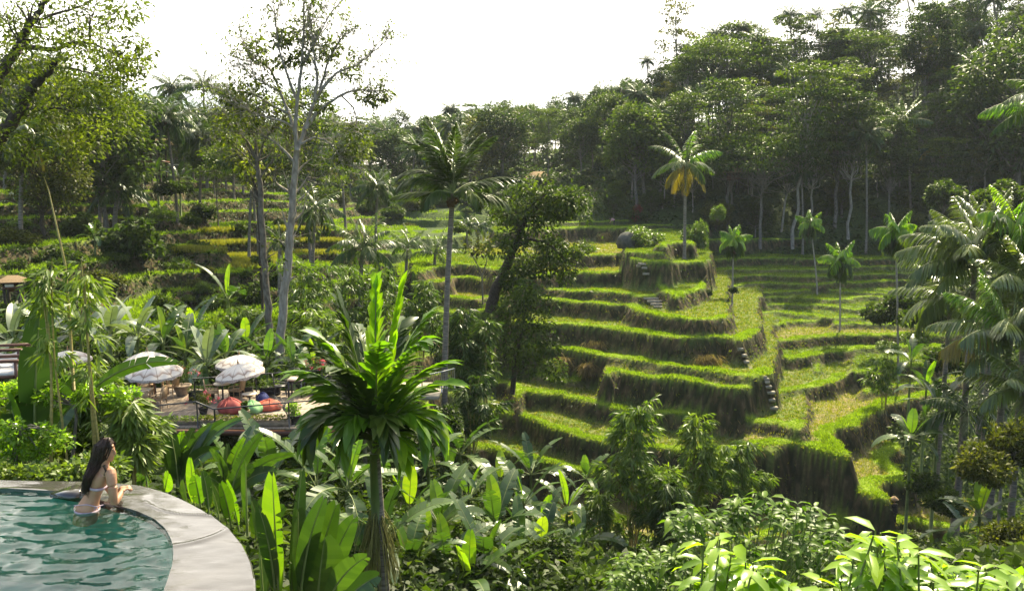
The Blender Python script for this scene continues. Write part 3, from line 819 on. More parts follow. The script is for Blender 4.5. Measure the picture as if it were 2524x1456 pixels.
# ---- single trees one can name
skyline_tree('tall_tree', 'sparse1', 'tall thin pale tree with a few leafy branches standing alone above the skyline', 1652, -20, 160, .8)
skyline_tree('albizia_tree', 'umb1', 'layered pale green tree crowning the forest edge left of the tall thin tree', 1490, 212, 178, .62)
skyline_tree('albizia_tree', 'umb1', 'flat dark umbrella tree on the distant skyline above the middle of the valley', 1284, 293, 235, .8)
for px, py, d, sc, ci, lb, lean in [
    (1595, 150, 160, .62, 0, 'small palm against the white sky beside the tall thin tree', 0),
    (1415, 246, 200, .58, 3, 'tiny dark palm on the skyline left of the layered pale tree', 0),
    (1572, 232, 140, 1.0, 2, 'grey green palm with hanging fronds at the left edge of the dark forest', 0),
    (1868, 100, 150, 1.1, 0, 'shaggy palm among the treetops of the right hill with spread fronds', 6),
    (1945, 40, 158, 1.0, 3, 'dark upright palm rising over the ridge trees left of the ridge palm pair', 0),
    (2140, 30, 165, 1.05, 0, 'dark spiky palm silhouetted on the ridge in a gap of white sky', 0),
    (2412, 72, 150, .8, 2, 'lower of the two palms against the sky at the right end of the ridge', 0),
    (2446, -6, 142, .95, 0, 'palm with the tall bare trunk at the right end of the ridge', -10),
    (2134, 330, 116, 1.15, 2, 'dull green palm with drooping fronds in front of the shaded forest', 4),
    (2226, 300, 122, 1.2, 3, 'shaded palm with one orange brown frond inside the dark forest', -8),
    (1975, 420, 117, .8, 2, 'low dim palm at the foot of the forest behind the terraces', 0),
    (2390, 150, 135, 1.0, 1, 'dark palm below the ridge palms at the upper right', 0),
    (1458, 350, 150, 1.15, 3, 'dark palm with upright fronds left of the forest slope', 0),
    (1335, 420, 165, 1.05, 1, 'pale green palm above the dark roofed hut in the middle distance', 0),
    (1292, 345, 200, .95, 0, 'hazy palm with thin trunk on the far slope', 0),
    (1388, 300, 210, .8, 3, 'hazy upright palm just under the far skyline', 0),
    (1225, 330, 225, .8, 2, 'faint palm pair member right of the tall coconut crown', 0),
    (955, 350, 220, .95, 0, 'hazy palm on the skyline between bare tree and tall coconut', 0),
    (1180, 345, 230, .7, 1, 'faint small palm behind the tall coconut crown', 0),
    (398, 262, 118, .95, 1, 'leaning palm behind the left skyline trees with fronds blown right', 0),
    (466, 282, 120, .95, 0, 'left palm of the pair on the left skyline', 0),
    (513, 288, 122, .85, 2, 'right palm of the pair on the left skyline', 0),
    (388, 320, 105, 1.1, 3, 'broad palm in front of the left skyline trees', 0),
    (238, 210, 100, 1.0, 0, 'grey palm poking above the dense tree on the left', 0),
    (520, 345, 112, 1.1, 1, 'drooping palm below the palm pair on the left slope', 0),
    (440, 345, 112, 1.0, 2, 'dense palm in the middle of the left palm grove', 0),
    (585, 350, 118, .9, 0, 'thin palm behind the branches of the bare tree', 0),
    (330, 300, 110, 1.0, 2, 'dull palm beside the dense tree on the left skyline', 0),
    (60, 330, 60, 1.0, 1, 'palm with yellowing fronds under the big leaning tree', 0),
    (30, 250, 80, 1.1, 0, 'dark palm behind the boughs at the far left', 0)]:
    skyline_palm(lb, px, py, d, sc, ci, None, .15, lean)
skyline_tree('dense_tree', 'round1', 'big dense dark tree on the left slope below the leaning boughs', 272, 190, 72, 1.05)
skyline_tree('dense_tree', 'round3', 'olive leafy tree crowding the left slope under the leaning trunk', 120, 290, 62, 1.0)
skyline_tree('dense_tree', 'round1', 'rounded dark tree against the sky left of the palm grove', 372, 240, 108, .9)
for px, pt, d, key, lb in [
    (1950, 150, 118, 'pad2', 'pale leaning trunk tree with layered leaf pads before the shaded forest'),
    (2050, 170, 121, 'pad1', 'straight pale trunk tree at the forest edge above the hollow'),
    (2085, 220, 119, 'pad2', 'thin forked pale trunk tree right of the straight pale trunk'),
    (1870, 330, 117, 'umb1', 'low tree with flat leaf layers reaching left over the tan hut'),
    (2255, -10, 140, 'tall1', 'tallest dark tree on the right ridge reaching the top of the photo'),
    (1790, 200, 122, 'pad1', 'layered bright topped tree behind the coconut with yellow fronds'),
    (1760, 90, 150, 'umb1', 'flat topped light tree on the ridge right of the tall thin tree'),
    (1800, 60, 158, 'pad1', 'layered feathery tree against the sky left of the shaggy palm'),
    (2060, 70, 155, 'round2', 'leafy ridge tree with sky showing through right of the upright palm'),
    (2490, 60, 120, 'round1', 'dark leafy tree at the upper right corner'),
    (2330, 100, 150, 'pad2', 'airy tree on the ridge left of the bare trunk palm'),
    (2180, 280, 119, 'tall1', 'shaded slender tree with brown trunk above the top of the hollow'),
    (1640, 260, 135, 'round2', 'sunlit leafy tree left of the coconut with yellow fronds'),
    (1560, 300, 138, 'round3', 'olive green leafy tree at the left end of the forest')]:
    skyline_tree('forest_tree', key, lb, px, pt, d)
# ---- the forest behind: single trees, described by kind and zone
FL = {'round1': 'dense dark leafy tree', 'round2': 'mid green leafy tree', 'round3': 'olive rounded tree', 'pad1': 'layered tree', 'pad2': 'leaning layered tree', 'tall1': 'slender tall leafy tree', 'umb1': 'flat topped tree', 'sparse1': 'thin sparse tree'}
zones = [
    # px range, depths, spacing, height range, phrase
    (1500, 2640, (123, 131), 5.2, (8, 17), 'in the front row of the shaded forest on the right', ['pad1', 'round2', 'tall1', 'pad2', 'sparse1', 'pad1', 'pad2']),
    (1480, 2640, (120,), 7.5, (4, 8), 'along the lower edge of the shaded forest', ['round2', 'round1', 'round3']),
    (1540, 2660, (140, 150), 5.6, (12, 20), 'half way up the forested right hill', ['pad2', 'sparse1', 'tall1', 'pad1', 'tall1', 'pad2', 'sparse1']),
    (1600, 2680, (160, 171), 6.0, (15, 23), 'along the ridge of the forested right hill', ['pad1', 'tall1', 'sparse1', 'tall1', 'pad2', 'pad1', 'sparse1']),
    (1130, 1560, (150, 168, 188), 6.6, (10, 15), 'on the hazy slope in the middle of the valley', ['round1', 'round2', 'round3', 'pad1']),
    (640, 1480, (205, 235, 268), 8.5, (11, 17), 'on the farthest hazy hillside', ['round1', 'round2', 'tall1', 'pad2']),
    (560, 1130, (140, 165), 7.5, (8, 13), 'in the hazy wood behind the bare tree', ['round1', 'round2', 'round3', 'pad1']),
    (-60, 640, (104, 122, 145), 6.6, (6, 11), 'on the wooded crest of the left slope', ['round1', 'round2', 'round3', 'pad1']),
    (-40, 330, (82,), 5.5, (8, 12), 'behind the boughs at the upper left', ['round1', 'round3', 'round2'])]
for a, b, ds, sp, hh, ph, kinds in zones:
    for d in ds:
        x0, x1 = (a - 1262) / 1981 * d, (b - 1262) / 1981 * d
        k = 0; x = x0 + rg.uniform(0, sp)
        while x < x1:
            yy = d + rg.uniform(-4.5, 4.5)
            ki = kinds[int(rg.integers(len(kinds)))]
            bz = hz(x, yy)
            tree('forest_tree', ki, FL[ki] + ' ' + ph, (x, yy, bz - .3), rg.uniform(*hh), None, rg.uniform(.85, 1.25), FL[ki] + 's ' + ph)
            x += sp * rg.uniform(.7, 1.3)
# palms mixed into the wood
for a, b, d, n, ph in [(880, 1480, 180, 14, 'on the hazy middle slope'), (420, 700, 108, 7, 'in the left palm grove'), (1500, 2500, 136, 22, 'inside the right forest'), (1560, 2500, 158, 12, 'near the ridge of the right forest'), (-20, 640, 82, 9, 'on the upper left slope'), (480, 900, 95, 6, 'behind the bare tree trunks'), (700, 1200, 150, 9, 'behind the bare tree in the valley')]:
    for k in range(n):
        px = a + (b - a) * (k + rg.uniform(.1, .9)) / n; dd = d * rg.uniform(.9, 1.12)
        bs = at(px, dd); h = rg.uniform(8, 14)
        palm('coconut_palm', 'coconut palm with spreading crown ' + ph, bs, bs + Vector((rg.uniform(-1, 1), 0, h)), COCO[int(rg.integers(4))], rg.uniform(.85, 1.15), .14, rg.uniform(0, 6), 'coconut palms ' + ph)
for k, (px, py, dd) in enumerate([(1700, 130, 158), (1765, 85, 160), (1832, 70, 158), (2012, 40, 160), (2085, 25, 162), (2235, -15, 160), (2318, 25, 158), (2385, -20, 156), (1640, 205, 156), (1535, 225, 165), (1480, 262, 170), (2290, 180, 140), (2010, 190, 136), (1720, 260, 134), (1840, 250, 132)]):
    skyline_palm('coconut palm rising through the canopy of the right ridge', px, py, dd, rg.uniform(.85, 1.15), k % 4, 'coconut palms rising through the right ridge canopy', .13)
# ================================================================ THE POOL
WZ = -3.5
def pzl(pts, z): return np.array([tuple(PZ(x, y, z)) for x, y in pts])
outer = catmull(pzl([(-420, 1186), (-150, 1184), (0, 1185), (150, 1187), (270, 1189), (350, 1197), (430, 1222), (500, 1257), (560, 1298), (600, 1342), (622, 1387), (631, 1430), (632, 1470), (618, 1540), (585, 1640), (500, 1850)], WZ)[:, :2], 6)
inner = catmull(pzl([(-420, 1208), (-150, 1206), (0, 1207), (125, 1214), (225, 1232), (290, 1250), (335, 1262), (375, 1280), (405, 1305), (420, 1335), (424, 1365), (420, 1395), (408, 1432), (394, 1470), (370, 1540), (320, 1640), (230, 1850)], WZ)[:, :2], 6)
def resample(p, n):
    d = np.concatenate(([0], np.cumsum(np.linalg.norm(np.diff(p, axis=0), axis=1))))
    t = np.linspace(0, d[-1], n)
    return np.stack((np.interp(t, d, p[:, 0]), np.interp(t, d, p[:, 1])), -1)
NO = 120
po, pi_ = resample(outer, NO), resample(inner, NO)
m, n, out = newmat('wet_grey_stone')
L = n.links.new
geo = n.nodes.new('ShaderNodeNewGeometry')
def nz_(n, sc, det, st=(1, 1, 1), dst=0):
    mp = n.nodes.new('ShaderNodeMapping'); mp.inputs['Scale'].default_value = st
    n.links.new(geo.outputs['Position'], mp.inputs[0])
    q = n.nodes.new('ShaderNodeTexNoise'); q.inputs['Scale'].default_value = sc; q.inputs['Detail'].default_value = det; q.inputs['Distortion'].default_value = dst
    n.links.new(mp.outputs[0], q.inputs['Vector']); return q.outputs['Fac']
pb = n.nodes.new('ShaderNodeBsdfPrincipled')
rp = ramp(n, [(.3, (.028, .025, .022)), (.55, (.042, .038, .034)), (.75, (.060, .054, .048))], nz_(n, 2.2, 7))
L(rp.outputs[0], pb.inputs['Base Color'])
pb.inputs['Roughness'].default_value = .14
pb.inputs['Specular IOR Level'].default_value = .35
pb.inputs['Coat Weight'].default_value = .55; pb.inputs['Coat Roughness'].default_value = .02
bp = n.nodes.new('ShaderNodeBump'); bp.inputs['Strength'].default_value = .16; bp.inputs['Distance'].default_value = .03
vo = n.nodes.new('ShaderNodeTexVoronoi'); vo.feature = 'SMOOTH_F1'; vo.inputs['Scale'].default_value = 1.7
mpv = n.nodes.new('ShaderNodeMapping'); mpv.inputs['Scale'].default_value = (1, 1.6, 1); L(geo.outputs['Position'], mpv.inputs[0])
nzv = n.nodes.new('ShaderNodeTexNoise'); nzv.inputs['Scale'].default_value = 2.0
L(mpv.outputs[0], nzv.inputs['Vector'])
mv = n.nodes.new('ShaderNodeMix'); mv.data_type = 'RGBA'; mv.inputs['Factor'].default_value = .35
L(mpv.outputs[0], mv.inputs['A']); L(nzv.outputs['Color'], mv.inputs['B']); L(mv.outputs['Result'], vo.inputs['Vector'])
ad2 = n.nodes.new('ShaderNodeMath'); ad2.operation = 'MULTIPLY_ADD'
L(vo.outputs['Distance'], ad2.inputs[0]); ad2.inputs[1].default_value = 2.2; L(nz_(n, 6, 3, (1, 2.2, 1), .6), ad2.inputs[2])
L(ad2.outputs[0], bp.inputs['Height']); L(bp.outputs[0], pb.inputs['Coat Normal'])
bp2 = n.nodes.new('ShaderNodeBump'); bp2.inputs['Strength'].default_value = .05; bp2.inputs['Distance'].default_value = .01
L(ad2.outputs[0], bp2.inputs['Height']); L(bp2.outputs[0], pb.inputs['Normal'])
L(pb.outputs[0], out.inputs['Surface'])
M['wetstone'] = m
# water: tinted and see-through, mirror-like at flat angles
m, n, out = newmat('pool_water'); L = n.links.new
geo = n.nodes.new('ShaderNodeNewGeometry')
fr = n.nodes.new('ShaderNodeFresnel'); fr.inputs['IOR'].default_value = 1.33
tp = n.nodes.new('ShaderNodeBsdfTransparent'); tp.inputs['Color'].default_value = (.58, .83, .79, 1)
gl = n.nodes.new('ShaderNodeBsdfGlossy'); gl.inputs['Roughness'].default_value = .015; gl.inputs['Color'].default_value = (1, 1, 1, 1)
bp = n.nodes.new('ShaderNodeBump'); bp.inputs['Strength'].default_value = .25; bp.inputs['Distance'].default_value = .02
w1 = nz_(n, 2.0, 2, (1, 2.0, 1), 1.2); w2 = nz_(n, 6.0, 2, (1, 1.8, 1), .6)
aw = n.nodes.new('ShaderNodeMath'); aw.operation = 'MULTIPLY_ADD'; L(w2, aw.inputs[0]); aw.inputs[1].default_value = .35; L(w1, aw.inputs[2])
L(aw.outputs[0], bp.inputs['Height'])
for q in (fr, gl): L(bp.outputs[0], q.inputs['Normal'])
ms = n.nodes.new('ShaderNodeMixShader'); L(fr.outputs[0], ms.inputs[0]); L(tp.outputs[0], ms.inputs[1]); L(gl.outputs[0], ms.inputs[2])
L(ms.outputs[0], out.inputs['Surface'])
M['water'] = m
M['pooltile'] = solid('green_pool_tile', (.085, .22, .20), (.17, .36, .33), 3.5, .6, .3)
M['poolwall'] = solid('dark_pool_wall', (.03, .032, .028), (.08, .08, .065), 3, .9, .2, .6, 5, .04)
pool = thing('infinity_pool', 'round edged infinity pool with wet grey stone rim and green water', 'swimming pool', (-6, 8, WZ))
pl0 = np.array((-6, 8, WZ))
mb = MB()
k = np.arange(NO - 1)
zt = .012
def strip(a, za, b, zb):
    va = np.column_stack((a, np.full(len(a), za))) - [pl0[0], pl0[1], 0]; vb = np.column_stack((b, np.full(len(b), zb))) - [pl0[0], pl0[1], 0]
    nn = len(a); q = np.arange(nn - 1)
    return np.vstack((va, vb)), np.stack((q, q + 1, nn + q + 1, nn + q), -1)
NO2 = 520
po2, pi2 = resample(outer, NO2), resample(inner, NO2)
fs = [0, .02] + list(np.linspace(.05, .97, 26)) + [.99, 1.0]
prev = None
for f_ in fs:
    c_ = pi2 + (po2 - pi2) * f_
    # a thin film of water creeps over the stone: low wandering ripples
    zf = .012 + .010 * (vnoise(c_[:, 0], c_[:, 1], .55, 31) - .5) + .006 * (vnoise(c_[:, 0] * 1.0, c_[:, 1] * 1.8, .19, 32) - .5) + .012 * np.exp(-(np.abs(vnoise(c_[:, 0], c_[:, 1], .8, 33) - .5) / .03) ** 2)
    zz = np.full(NO2, -.06) if f_ == 0 else np.full(NO2, -.05) if f_ == 1.0 else zf if f_ < .985 else zf - .012
    cur = np.column_stack((c_, zz)) - [pl0[0], pl0[1], 0]
    if prev is not None:
        q_ = np.arange(NO2 - 1); mb.add(np.vstack((prev, cur)), np.stack((q_, q_ + 1, NO2 + q_ + 1, NO2 + q_), -1))
    prev = cur
mb.build('stone_rim', M['wetstone'], pool, True)
mb = MB(); mb.add(*strip(po, -.05, po, -5.5)); mb.build('outer_wall', M['poolwall'], pool, True)
mb = MB(); mb.add(*strip(pi_, -.06, pi_, -1.15))
mb.build('inner_wall', M['pooltile'], pool, True)
mb = MB(); pf = np.vstack((pi_, [(-3.5, 1.5), (-14, 1.5)])) - pl0[:2]
mb.add(np.column_stack((pf, np.full(len(pf), -1.15))), [list(range(len(pf)))[::-1]]); mb.build('pool_floor', M['pooltile'], pool)
# the water surface: a fine sheet of real small waves
mb = MB()
gx_ = np.arange(-14.2, -2.2, .034); gy_ = np.arange(1.6, 10.6, .034)
GX, GY = np.meshgrid(gx_, gy_)
zw = np.zeros_like(GX)
for s_, a_, st_ in ((.42, .016, 2.4), (.19, .019, 2.2), (.09, .011, 1.7)):
    zw += a_ * (vnoise(GX + .4 * GY, GY * st_, s_, int(s_ * 100)) - .5) + a_ * .7 * (vnoise(GX - .5 * GY, GY * st_ + 7, s_ * .8, int(s_ * 77)) - .5)
pgn = np.vstack((pi_, [(pi_[-1][0], 1.6), (-14.2, 1.6), (-14.2, pi_[0][1])]))
cx_, cy_ = (GX[:-1, :-1] + .017), (GY[:-1, :-1] + .017)
ok_ = inside(cx_.ravel(), cy_.ravel(), pgn) | (seg_dist(cx_.ravel(), cy_.ravel(), pi_, False) < .05)
nx_ = len(gx_); q_ = (np.arange(len(gy_) - 1)[:, None] * nx_ + np.arange(nx_ - 1)[None]).ravel()[ok_]
mb.add(np.stack((GX - pl0[0], GY - pl0[1], zw - .012), -1).reshape(-1, 3), np.stack((q_, q_ + 1, q_ + nx_ + 1, q_ + nx_), -1))
wt = mb.build('water', M['water'], None, True); wt.location = pool.location
tag(wt, 'rippled green pool water', None, None, 'structure')
# stone slab laid on the rim behind the bather
sl = pzl([(122, 1215), (172, 1219), (212, 1213), (212, 1196), (186, 1193)], WZ + .05)
mb = MB(); nS = len(sl); ctr = sl.mean(0)
mb.add(np.vstack((sl, sl - (0, 0, .05))) - ctr, [list(range(nS))[::-1]]); mb.f.append((np.array([[i, (i + 1) % nS, nS + (i + 1) % nS, nS + i] for i in range(nS)]), 0))
tag(mb.build('stone_slab', M['wetstone'], None, False, tuple(ctr)), 'flat grey stone slab lying on the pool rim behind the bather', 'slab')

# ================================================================ THE BATHER
M['skin'] = solid('tanned_skin', (.27, .135, .072), (.34, .18, .10), 9, .5, .35)
M['hair'] = solid('dark_brown_hair', (.012, .007, .004), (.036, .018, .010), 60, .5, .2, .5, 3, .004, 'Object', (1, 1, .08))
M['bikini'] = solid('pale_lilac_cloth', (.30, .22, .26), (.38, .29, .33), 20, .8, .2)
M['eye'] = solid('dark_eye', (.01, .008, .006), (.02, .015, .01), 20, .2, .5)
WD = PZ(245, 1250, WZ)[1]
def q7(zx, zy, dy=0.0):
    return np.array(P((200 + zx / 4.281) * .6742, (1560 + zy / 4.281) * .6742, WD + dy))
person = thing('person', 'dark haired woman in a pale bikini leaning on the pool rim and looking out', 'person', tuple(q7(515, 1260)))
po0 = q7(515, 1260)
fa = R(38)
Fv = np.array((math.cos(fa), math.sin(fa), 0)); Rv = np.array((math.sin(fa), -math.cos(fa), 0))
def eloft(mb, rows, n=24):
    V = []
    for c, a, b in rows:
        t = np.arange(n) * 2 * math.pi / n
        V.append(np.asarray(c) - po0 + np.outer(np.cos(t) * a, Rv) + np.outer(np.sin(t) * b, Fv))
    V = np.array(V); m = len(V)
    i = np.arange(m - 1)[:, None] * n; j = np.arange(n)[None]; kk = (j + 1) % n
    st = mb.n
    mb.add(V.reshape(-1, 3), np.stack((i + j, i + kk, i + n + kk, i + n + j), -1).reshape(-1, 4))
    mb.f.append((np.array([[st + x for x in range(n)][::-1]]), 0)); mb.f.append((np.array([[st + (m - 1) * n + x for x in range(n)]]), 0))
def ball(mb, c, r, ax=None, n=14):
    A = np.eye(3) if ax is None else ax
    r = np.broadcast_to(np.asarray(r, float), (3,))
    ph = np.linspace(-math.pi / 2 + .12, math.pi / 2 - .12, n); t = np.arange(n) * 2 * math.pi / n
    V = np.stack((np.cos(ph)[:, None] * np.cos(t), np.cos(ph)[:, None] * np.sin(t), np.sin(ph)[:, None] + 0 * t), -1) * r
    V = V @ A + (np.asarray(c) - po0)
    i = np.arange(n - 1)[:, None] * n; j = np.arange(n)[None]; kk = (j + 1) % n
    st = mb.n
    mb.add(V.reshape(-1, 3), np.stack((i + j, i + kk, i + n + kk, i + n + j), -1).reshape(-1, 4))
    mb.f.append((np.array([[st + x for x in range(n)][::-1]]), 0)); mb.f.append((np.array([[st + (n - 1) * n + x for x in range(n)]]), 0))
def limb(mb, pts, rad):
    p = catmull(np.array(pts), 5) - po0
    mb.tube(p, np.interp(np.linspace(0, 1, len(p)), np.linspace(0, 1, len(rad)), rad), 12)
b = MB()
rows = [(q7(470, 1480), .17, .125), (q7(500, 1340), .178, .128), (q7(520, 1235), .165, .112), (q7(560, 1140), .142, .094), (q7(600, 1050), .128, .084), (q7(640, 960), .132, .088),
        (q7(675, 870), .146, .096), (q7(705, 780), .158, .098), (q7(728, 712), .160, .084), (q7(748, 665), .125, .066), (q7(764, 628), .07, .055), (q7(778, 580), .05, .052), (q7(792, 500), .047, .05)]
eloft(b, rows)
ha = R(14)
HF = np.array((math.cos(ha), math.sin(ha), 0)); HR = np.array((math.sin(ha), -math.cos(ha), 0))
HA = np.stack((HF, HR, UP))
hc = q7(800, 345)
ball(b, hc, (.094, .075, .100), HA)
ball(b, q7(858, 430), (.050, .052, .078), HA)
ball(b, q7(878, 505), (.028, .034, .026), HA)
limb(b, [q7(905, 330), q7(938, 385), q7(950, 418)], [.012, .013, .011])
ball(b, q7(950, 425), (.012, .014, .009), HA)
ball(b, q7(912, 462), (.012, .02, .008), HA); ball(b, q7(908, 482), (.012, .018, .008), HA)
ball(b, q7(900, 290), (.02, .05, .02), HA)
ball(b, hc + HR * .073 - UP * .02 - HF * .01, (.018, .008, .03), HA)
# near arm, far arm
sh = q7(872, 712, -.10); shl = q7(640, 690, .19)
limb(b, [q7(760, 690, 0), sh, q7(898, 900, -.13), q7(915, 1060, -.12), q7(935, 1190, -.09)], [.075, .060, .053, .047, .041])
limb(b, [q7(935, 1185, -.09), q7(985, 1120, -.03), q7(1040, 1030, .05), q7(1065, 995, .09)], [.042, .041, .030, .025])
limb(b, [q7(740, 690, .05), shl, q7(780, 880, .27), q7(930, 1085, .30)], [.06, .052, .042, .034])
limb(b, [q7(930, 1085, .30), q7(990, 1010, .24), q7(1045, 960, .17)], [.035, .031, .023])
ball(b, q7(1080, 975, .11), (.042, .036, .018), HA)
ball(b, q7(1070, 945, .15), (.042, .034, .018), HA)
for i, (a, l) in enumerate([(-.020, .062), (-.006, .072), (.008, .068), (.021, .052)]):
    for c0, sg in ((q7(1095, 972, .11), 1), (q7(1085, 940, .15), -1)):
        s0 = c0 + HR * a + HF * .02
        limb(b, [s0, s0 + HF * l * .5 + UP * .006, s0 + HF * l * .75 - UP * .018 - HR * .01 * sg, s0 + HF * l * .6 - UP * .034 - HR * .014 * sg], [.0095, .0095, .0085, .0075])
limb(b, [q7(1068, 985, .08), q7(1090, 1000, .06), q7(1105, 985, .07)], [.011, .010, .008])
limb(b, [q7(1060, 950, .17), q7(1082, 930, .19), q7(1098, 935, .18)], [.011, .010, .008])
bo = b.build('body', M['skin'], person, True)
rm = bo.modifiers.new('remesh', 'REMESH'); rm.mode = 'VOXEL'; rm.voxel_size = .0065; rm.use_smooth_shade = True
smo = bo.modifiers.new('smooth', 'SMOOTH'); smo.factor = .5; smo.iterations = 5
dg = bpy.context.evaluated_depsgraph_get(); dg.update()
me2 = bpy.data.meshes.new_from_object(bo.evaluated_get(dg))
bo.modifiers.clear(); bo.data = me2
for p_ in me2.polygons: p_.use_smooth = True
# hair: a mass that falls down the back, and loose locks on it
b = MB(); g = np.random.default_rng(5)
hp = np.array([q7(812, 172), q7(782, 262), q7(755, 360), q7(720, 450), q7(670, 545), q7(605, 640, -.05), q7(550, 735, -.11), q7(508, 830, -.13), q7(488, 920, -.12), q7(480, 1000, -.10), q7(470, 1045, -.09)])
hw = [.03, .086, .098, .094, .086, .080, .066, .050, .043, .034, .010]; hd = [.035, .100, .100, .088, .075, .062, .052, .044, .038, .03, .01]
pp = catmull(hp, 4); ww = np.interp(np.linspace(0, 1, len(pp)), np.linspace(0, 1, len(hw)), hw); dd_ = np.interp(np.linspace(0, 1, len(pp)), np.linspace(0, 1, len(hd)), hd)
nn = 40; t = np.arange(nn) * 2 * math.pi / nn; lock = 1 + .05 * np.sin(t * 9) + .03 * np.sin(t * 17 + 1)
V = []
HB = np.stack((HR, HF, UP))
for i in range(len(pp)):
    u = i / (len(pp) - 1); a1 = HR * (1 - u) + Rv * u; a2 = HF * (1 - u) + Fv * u
    V.append(pp[i] - po0 + np.outer(np.cos(t) * ww[i] * lock, a1) + np.outer(np.sin(t) * dd_[i] * lock, a2))
V = np.array(V); mm = len(V); i = np.arange(mm - 1)[:, None] * nn; j = np.arange(nn)[None]; kk = (j + 1) % nn
b.add(V.reshape(-1, 3), np.stack((i + j, i + kk, i + nn + kk, i + nn + j), -1).reshape(-1, 4))
b.f.append((np.array([list(range(nn))[::-1]]), 0)); b.f.append((np.array([[(mm - 1) * nn + x for x in range(nn)]]), 0))
for k in range(70):
    a = g.uniform(0, 6.28); s0 = int(g.integers(0, 14)); e0 = mm - 1 - int(g.integers(0, 8)); idx = np.linspace(s0, e0, 8).astype(int)
    pts = np.array([pp[q] - po0 + (HR * math.cos(a) * ww[q] + HF * math.sin(a) * dd_[q]) * 1.03 for q in idx]) + g.normal(0, .005, (8, 3))
    pts[-1] += g.normal(0, .02, 3) - UP * g.uniform(0, .03)
    b.tube(pts, np.linspace(.008, .002, 8), 4, 0, cap=False)
for pts in ([q7(770, 600, -.12), q7(800, 680, -.14), q7(775, 760, -.13)], [q7(850, 230, -.04), q7(880, 310, -.06), q7(850, 420, -.07), q7(810, 520, -.08)]):
    b.tube(catmull(np.array(pts), 4) - po0, np.linspace(.02, .004, 4 * (len(pts) - 1) + 1), 6, 0)
b.build('hair', M['hair'], person, True)
# bikini: back band, straps, briefs with side ties
def band(name, c, a, b_, w, tilt):
    mbb = MB(); nq = 40; tq = np.arange(nq + 1) * 2 * math.pi / nq
    ctr_ = np.asarray(c) - po0 + np.outer(np.cos(tq) * a, Rv) + np.outer(np.sin(tq) * b_, Fv) + np.outer(np.cos(tq) * tilt, UP)
    up = ctr_ + UP * w / 2; dn = ctr_ - UP * w / 2; outn = nrm(ctr_ - ctr_.mean(0)) * .004
    q = np.arange(nq); N1 = nq + 1
    mbb.add(np.vstack((up, up + outn, dn + outn, dn)), np.concatenate([np.stack((k_ * N1 + q, k_ * N1 + q + 1, (k_ + 1) * N1 + q + 1, (k_ + 1) * N1 + q), -1) for k_ in range(3)]))
    return mbb
mbb = band('top', q7(668, 905), .147, .098, .028, -.012)
for pts in ([q7(655, 890, -.10), q7(690, 790, -.105), q7(735, 690, -.09), q7(770, 635, -.06)], [q7(560, 880, .0), q7(610, 780, .02), q7(660, 690, .05)]):
    mbb.tube(catmull(np.array(pts), 4) - po0, .008, 6, 0)
mbb.build('bikini_top', M['bikini'], person, True)
mbb = band('briefs', q7(508, 1285), .178, .128, .04, .0)
for pts in ([q7(300, 1230, -.05), q7(500, 1215, -.13), q7(650, 1245, -.12), q7(765, 1215, -.05)], [q7(640, 1250, -.125), q7(622, 1300, -.13)], [q7(655, 1250, -.125), q7(680, 1295, -.13)]):
    mbb.tube(catmull(np.array(pts), 4) - po0, .006, 6, 0)
mbb.build('bikini_bottom', M['bikini'], person, True)
mbb = MB(); ball(mbb, q7(905, 352, -.045), (.008, .014, .007), HA); mbb.build('eye', M['eye'], person, True)
# ================================================================ THE CAFE DECK
DZ = -8.3
def Z6b(zx, zy): return 296.6 + zx * .2137, 849.5 + zy * .2137
def onD(zx, zy): return PZ(*Z6b(zx, zy), DZ)
m, n, out = newmat('weathered_planks'); L = n.links.new
tc = n.nodes.new('ShaderNodeTexCoord'); wv = n.nodes.new('ShaderNodeTexWave'); wv.bands_direction = 'X'; wv.wave_profile = 'SAW'; wv.inputs['Scale'].default_value = 1.6
L(tc.outputs['Object'], wv.inputs['Vector'])
gap = ramp(n, [(.0, (.02, .015, .01)), (.07, (1, 1, 1)), (1, (.9, .9, .9))], wv.outputs['Fac'])
mp = n.nodes.new('ShaderNodeMapping'); mp.inputs['Scale'].default_value = (5, .7, 1); L(tc.outputs['Object'], mp.inputs[0])
nz = n.nodes.new('ShaderNodeTexNoise'); nz.inputs['Scale'].default_value = 2.5; nz.inputs['Detail'].default_value = 6; L(mp.outputs[0], nz.inputs['Vector'])
rp = ramp(n, [(.3, (.11, .08, .052)), (.5, (.19, .14, .095)), (.72, (.27, .21, .15))], nz.outputs['Fac'])
mx = n.nodes.new('ShaderNodeMix'); mx.data_type = 'RGBA'; mx.blend_type = 'MULTIPLY'; mx.inputs['Factor'].default_value = 1
L(rp.outputs[0], mx.inputs['A']); L(gap.outputs[0], mx.inputs['B'])
pb = n.nodes.new('ShaderNodeBsdfPrincipled'); pb.inputs['Roughness'].default_value = .75; L(mx.outputs['Result'], pb.inputs['Base Color'])
L(pb.outputs[0], out.inputs['Surface'])
M['planks'] = m
dk = [PZ(205, 1050, DZ), PZ(915, 1056, DZ), PZ(925, 968, DZ), PZ(215, 952, DZ)]
dc = Vector((dk[0] + dk[1] + dk[2] + dk[3]) / 4)
deck = thing('wooden_deck', 'raised wooden cafe deck of weathered planks among the banana plants', 'deck', dc)
mb = MB(); v = np.array([tuple(q - dc) for q in dk])
mb.add(np.vstack((v, v - (0, 0, .08))), [(0, 1, 2, 3), (7, 6, 5, 4), (0, 4, 5, 1), (1, 5, 6, 2), (2, 6, 7, 3), (3, 7, 4, 0)])
mb.build('plank_floor', M['planks'], deck)
mb = MB(); mb.tube([v[0] + (0, .06, -.2), v[1] + (0, .06, -.2)], .13, 4); mb.build('edge_beam', M['wood'], deck)
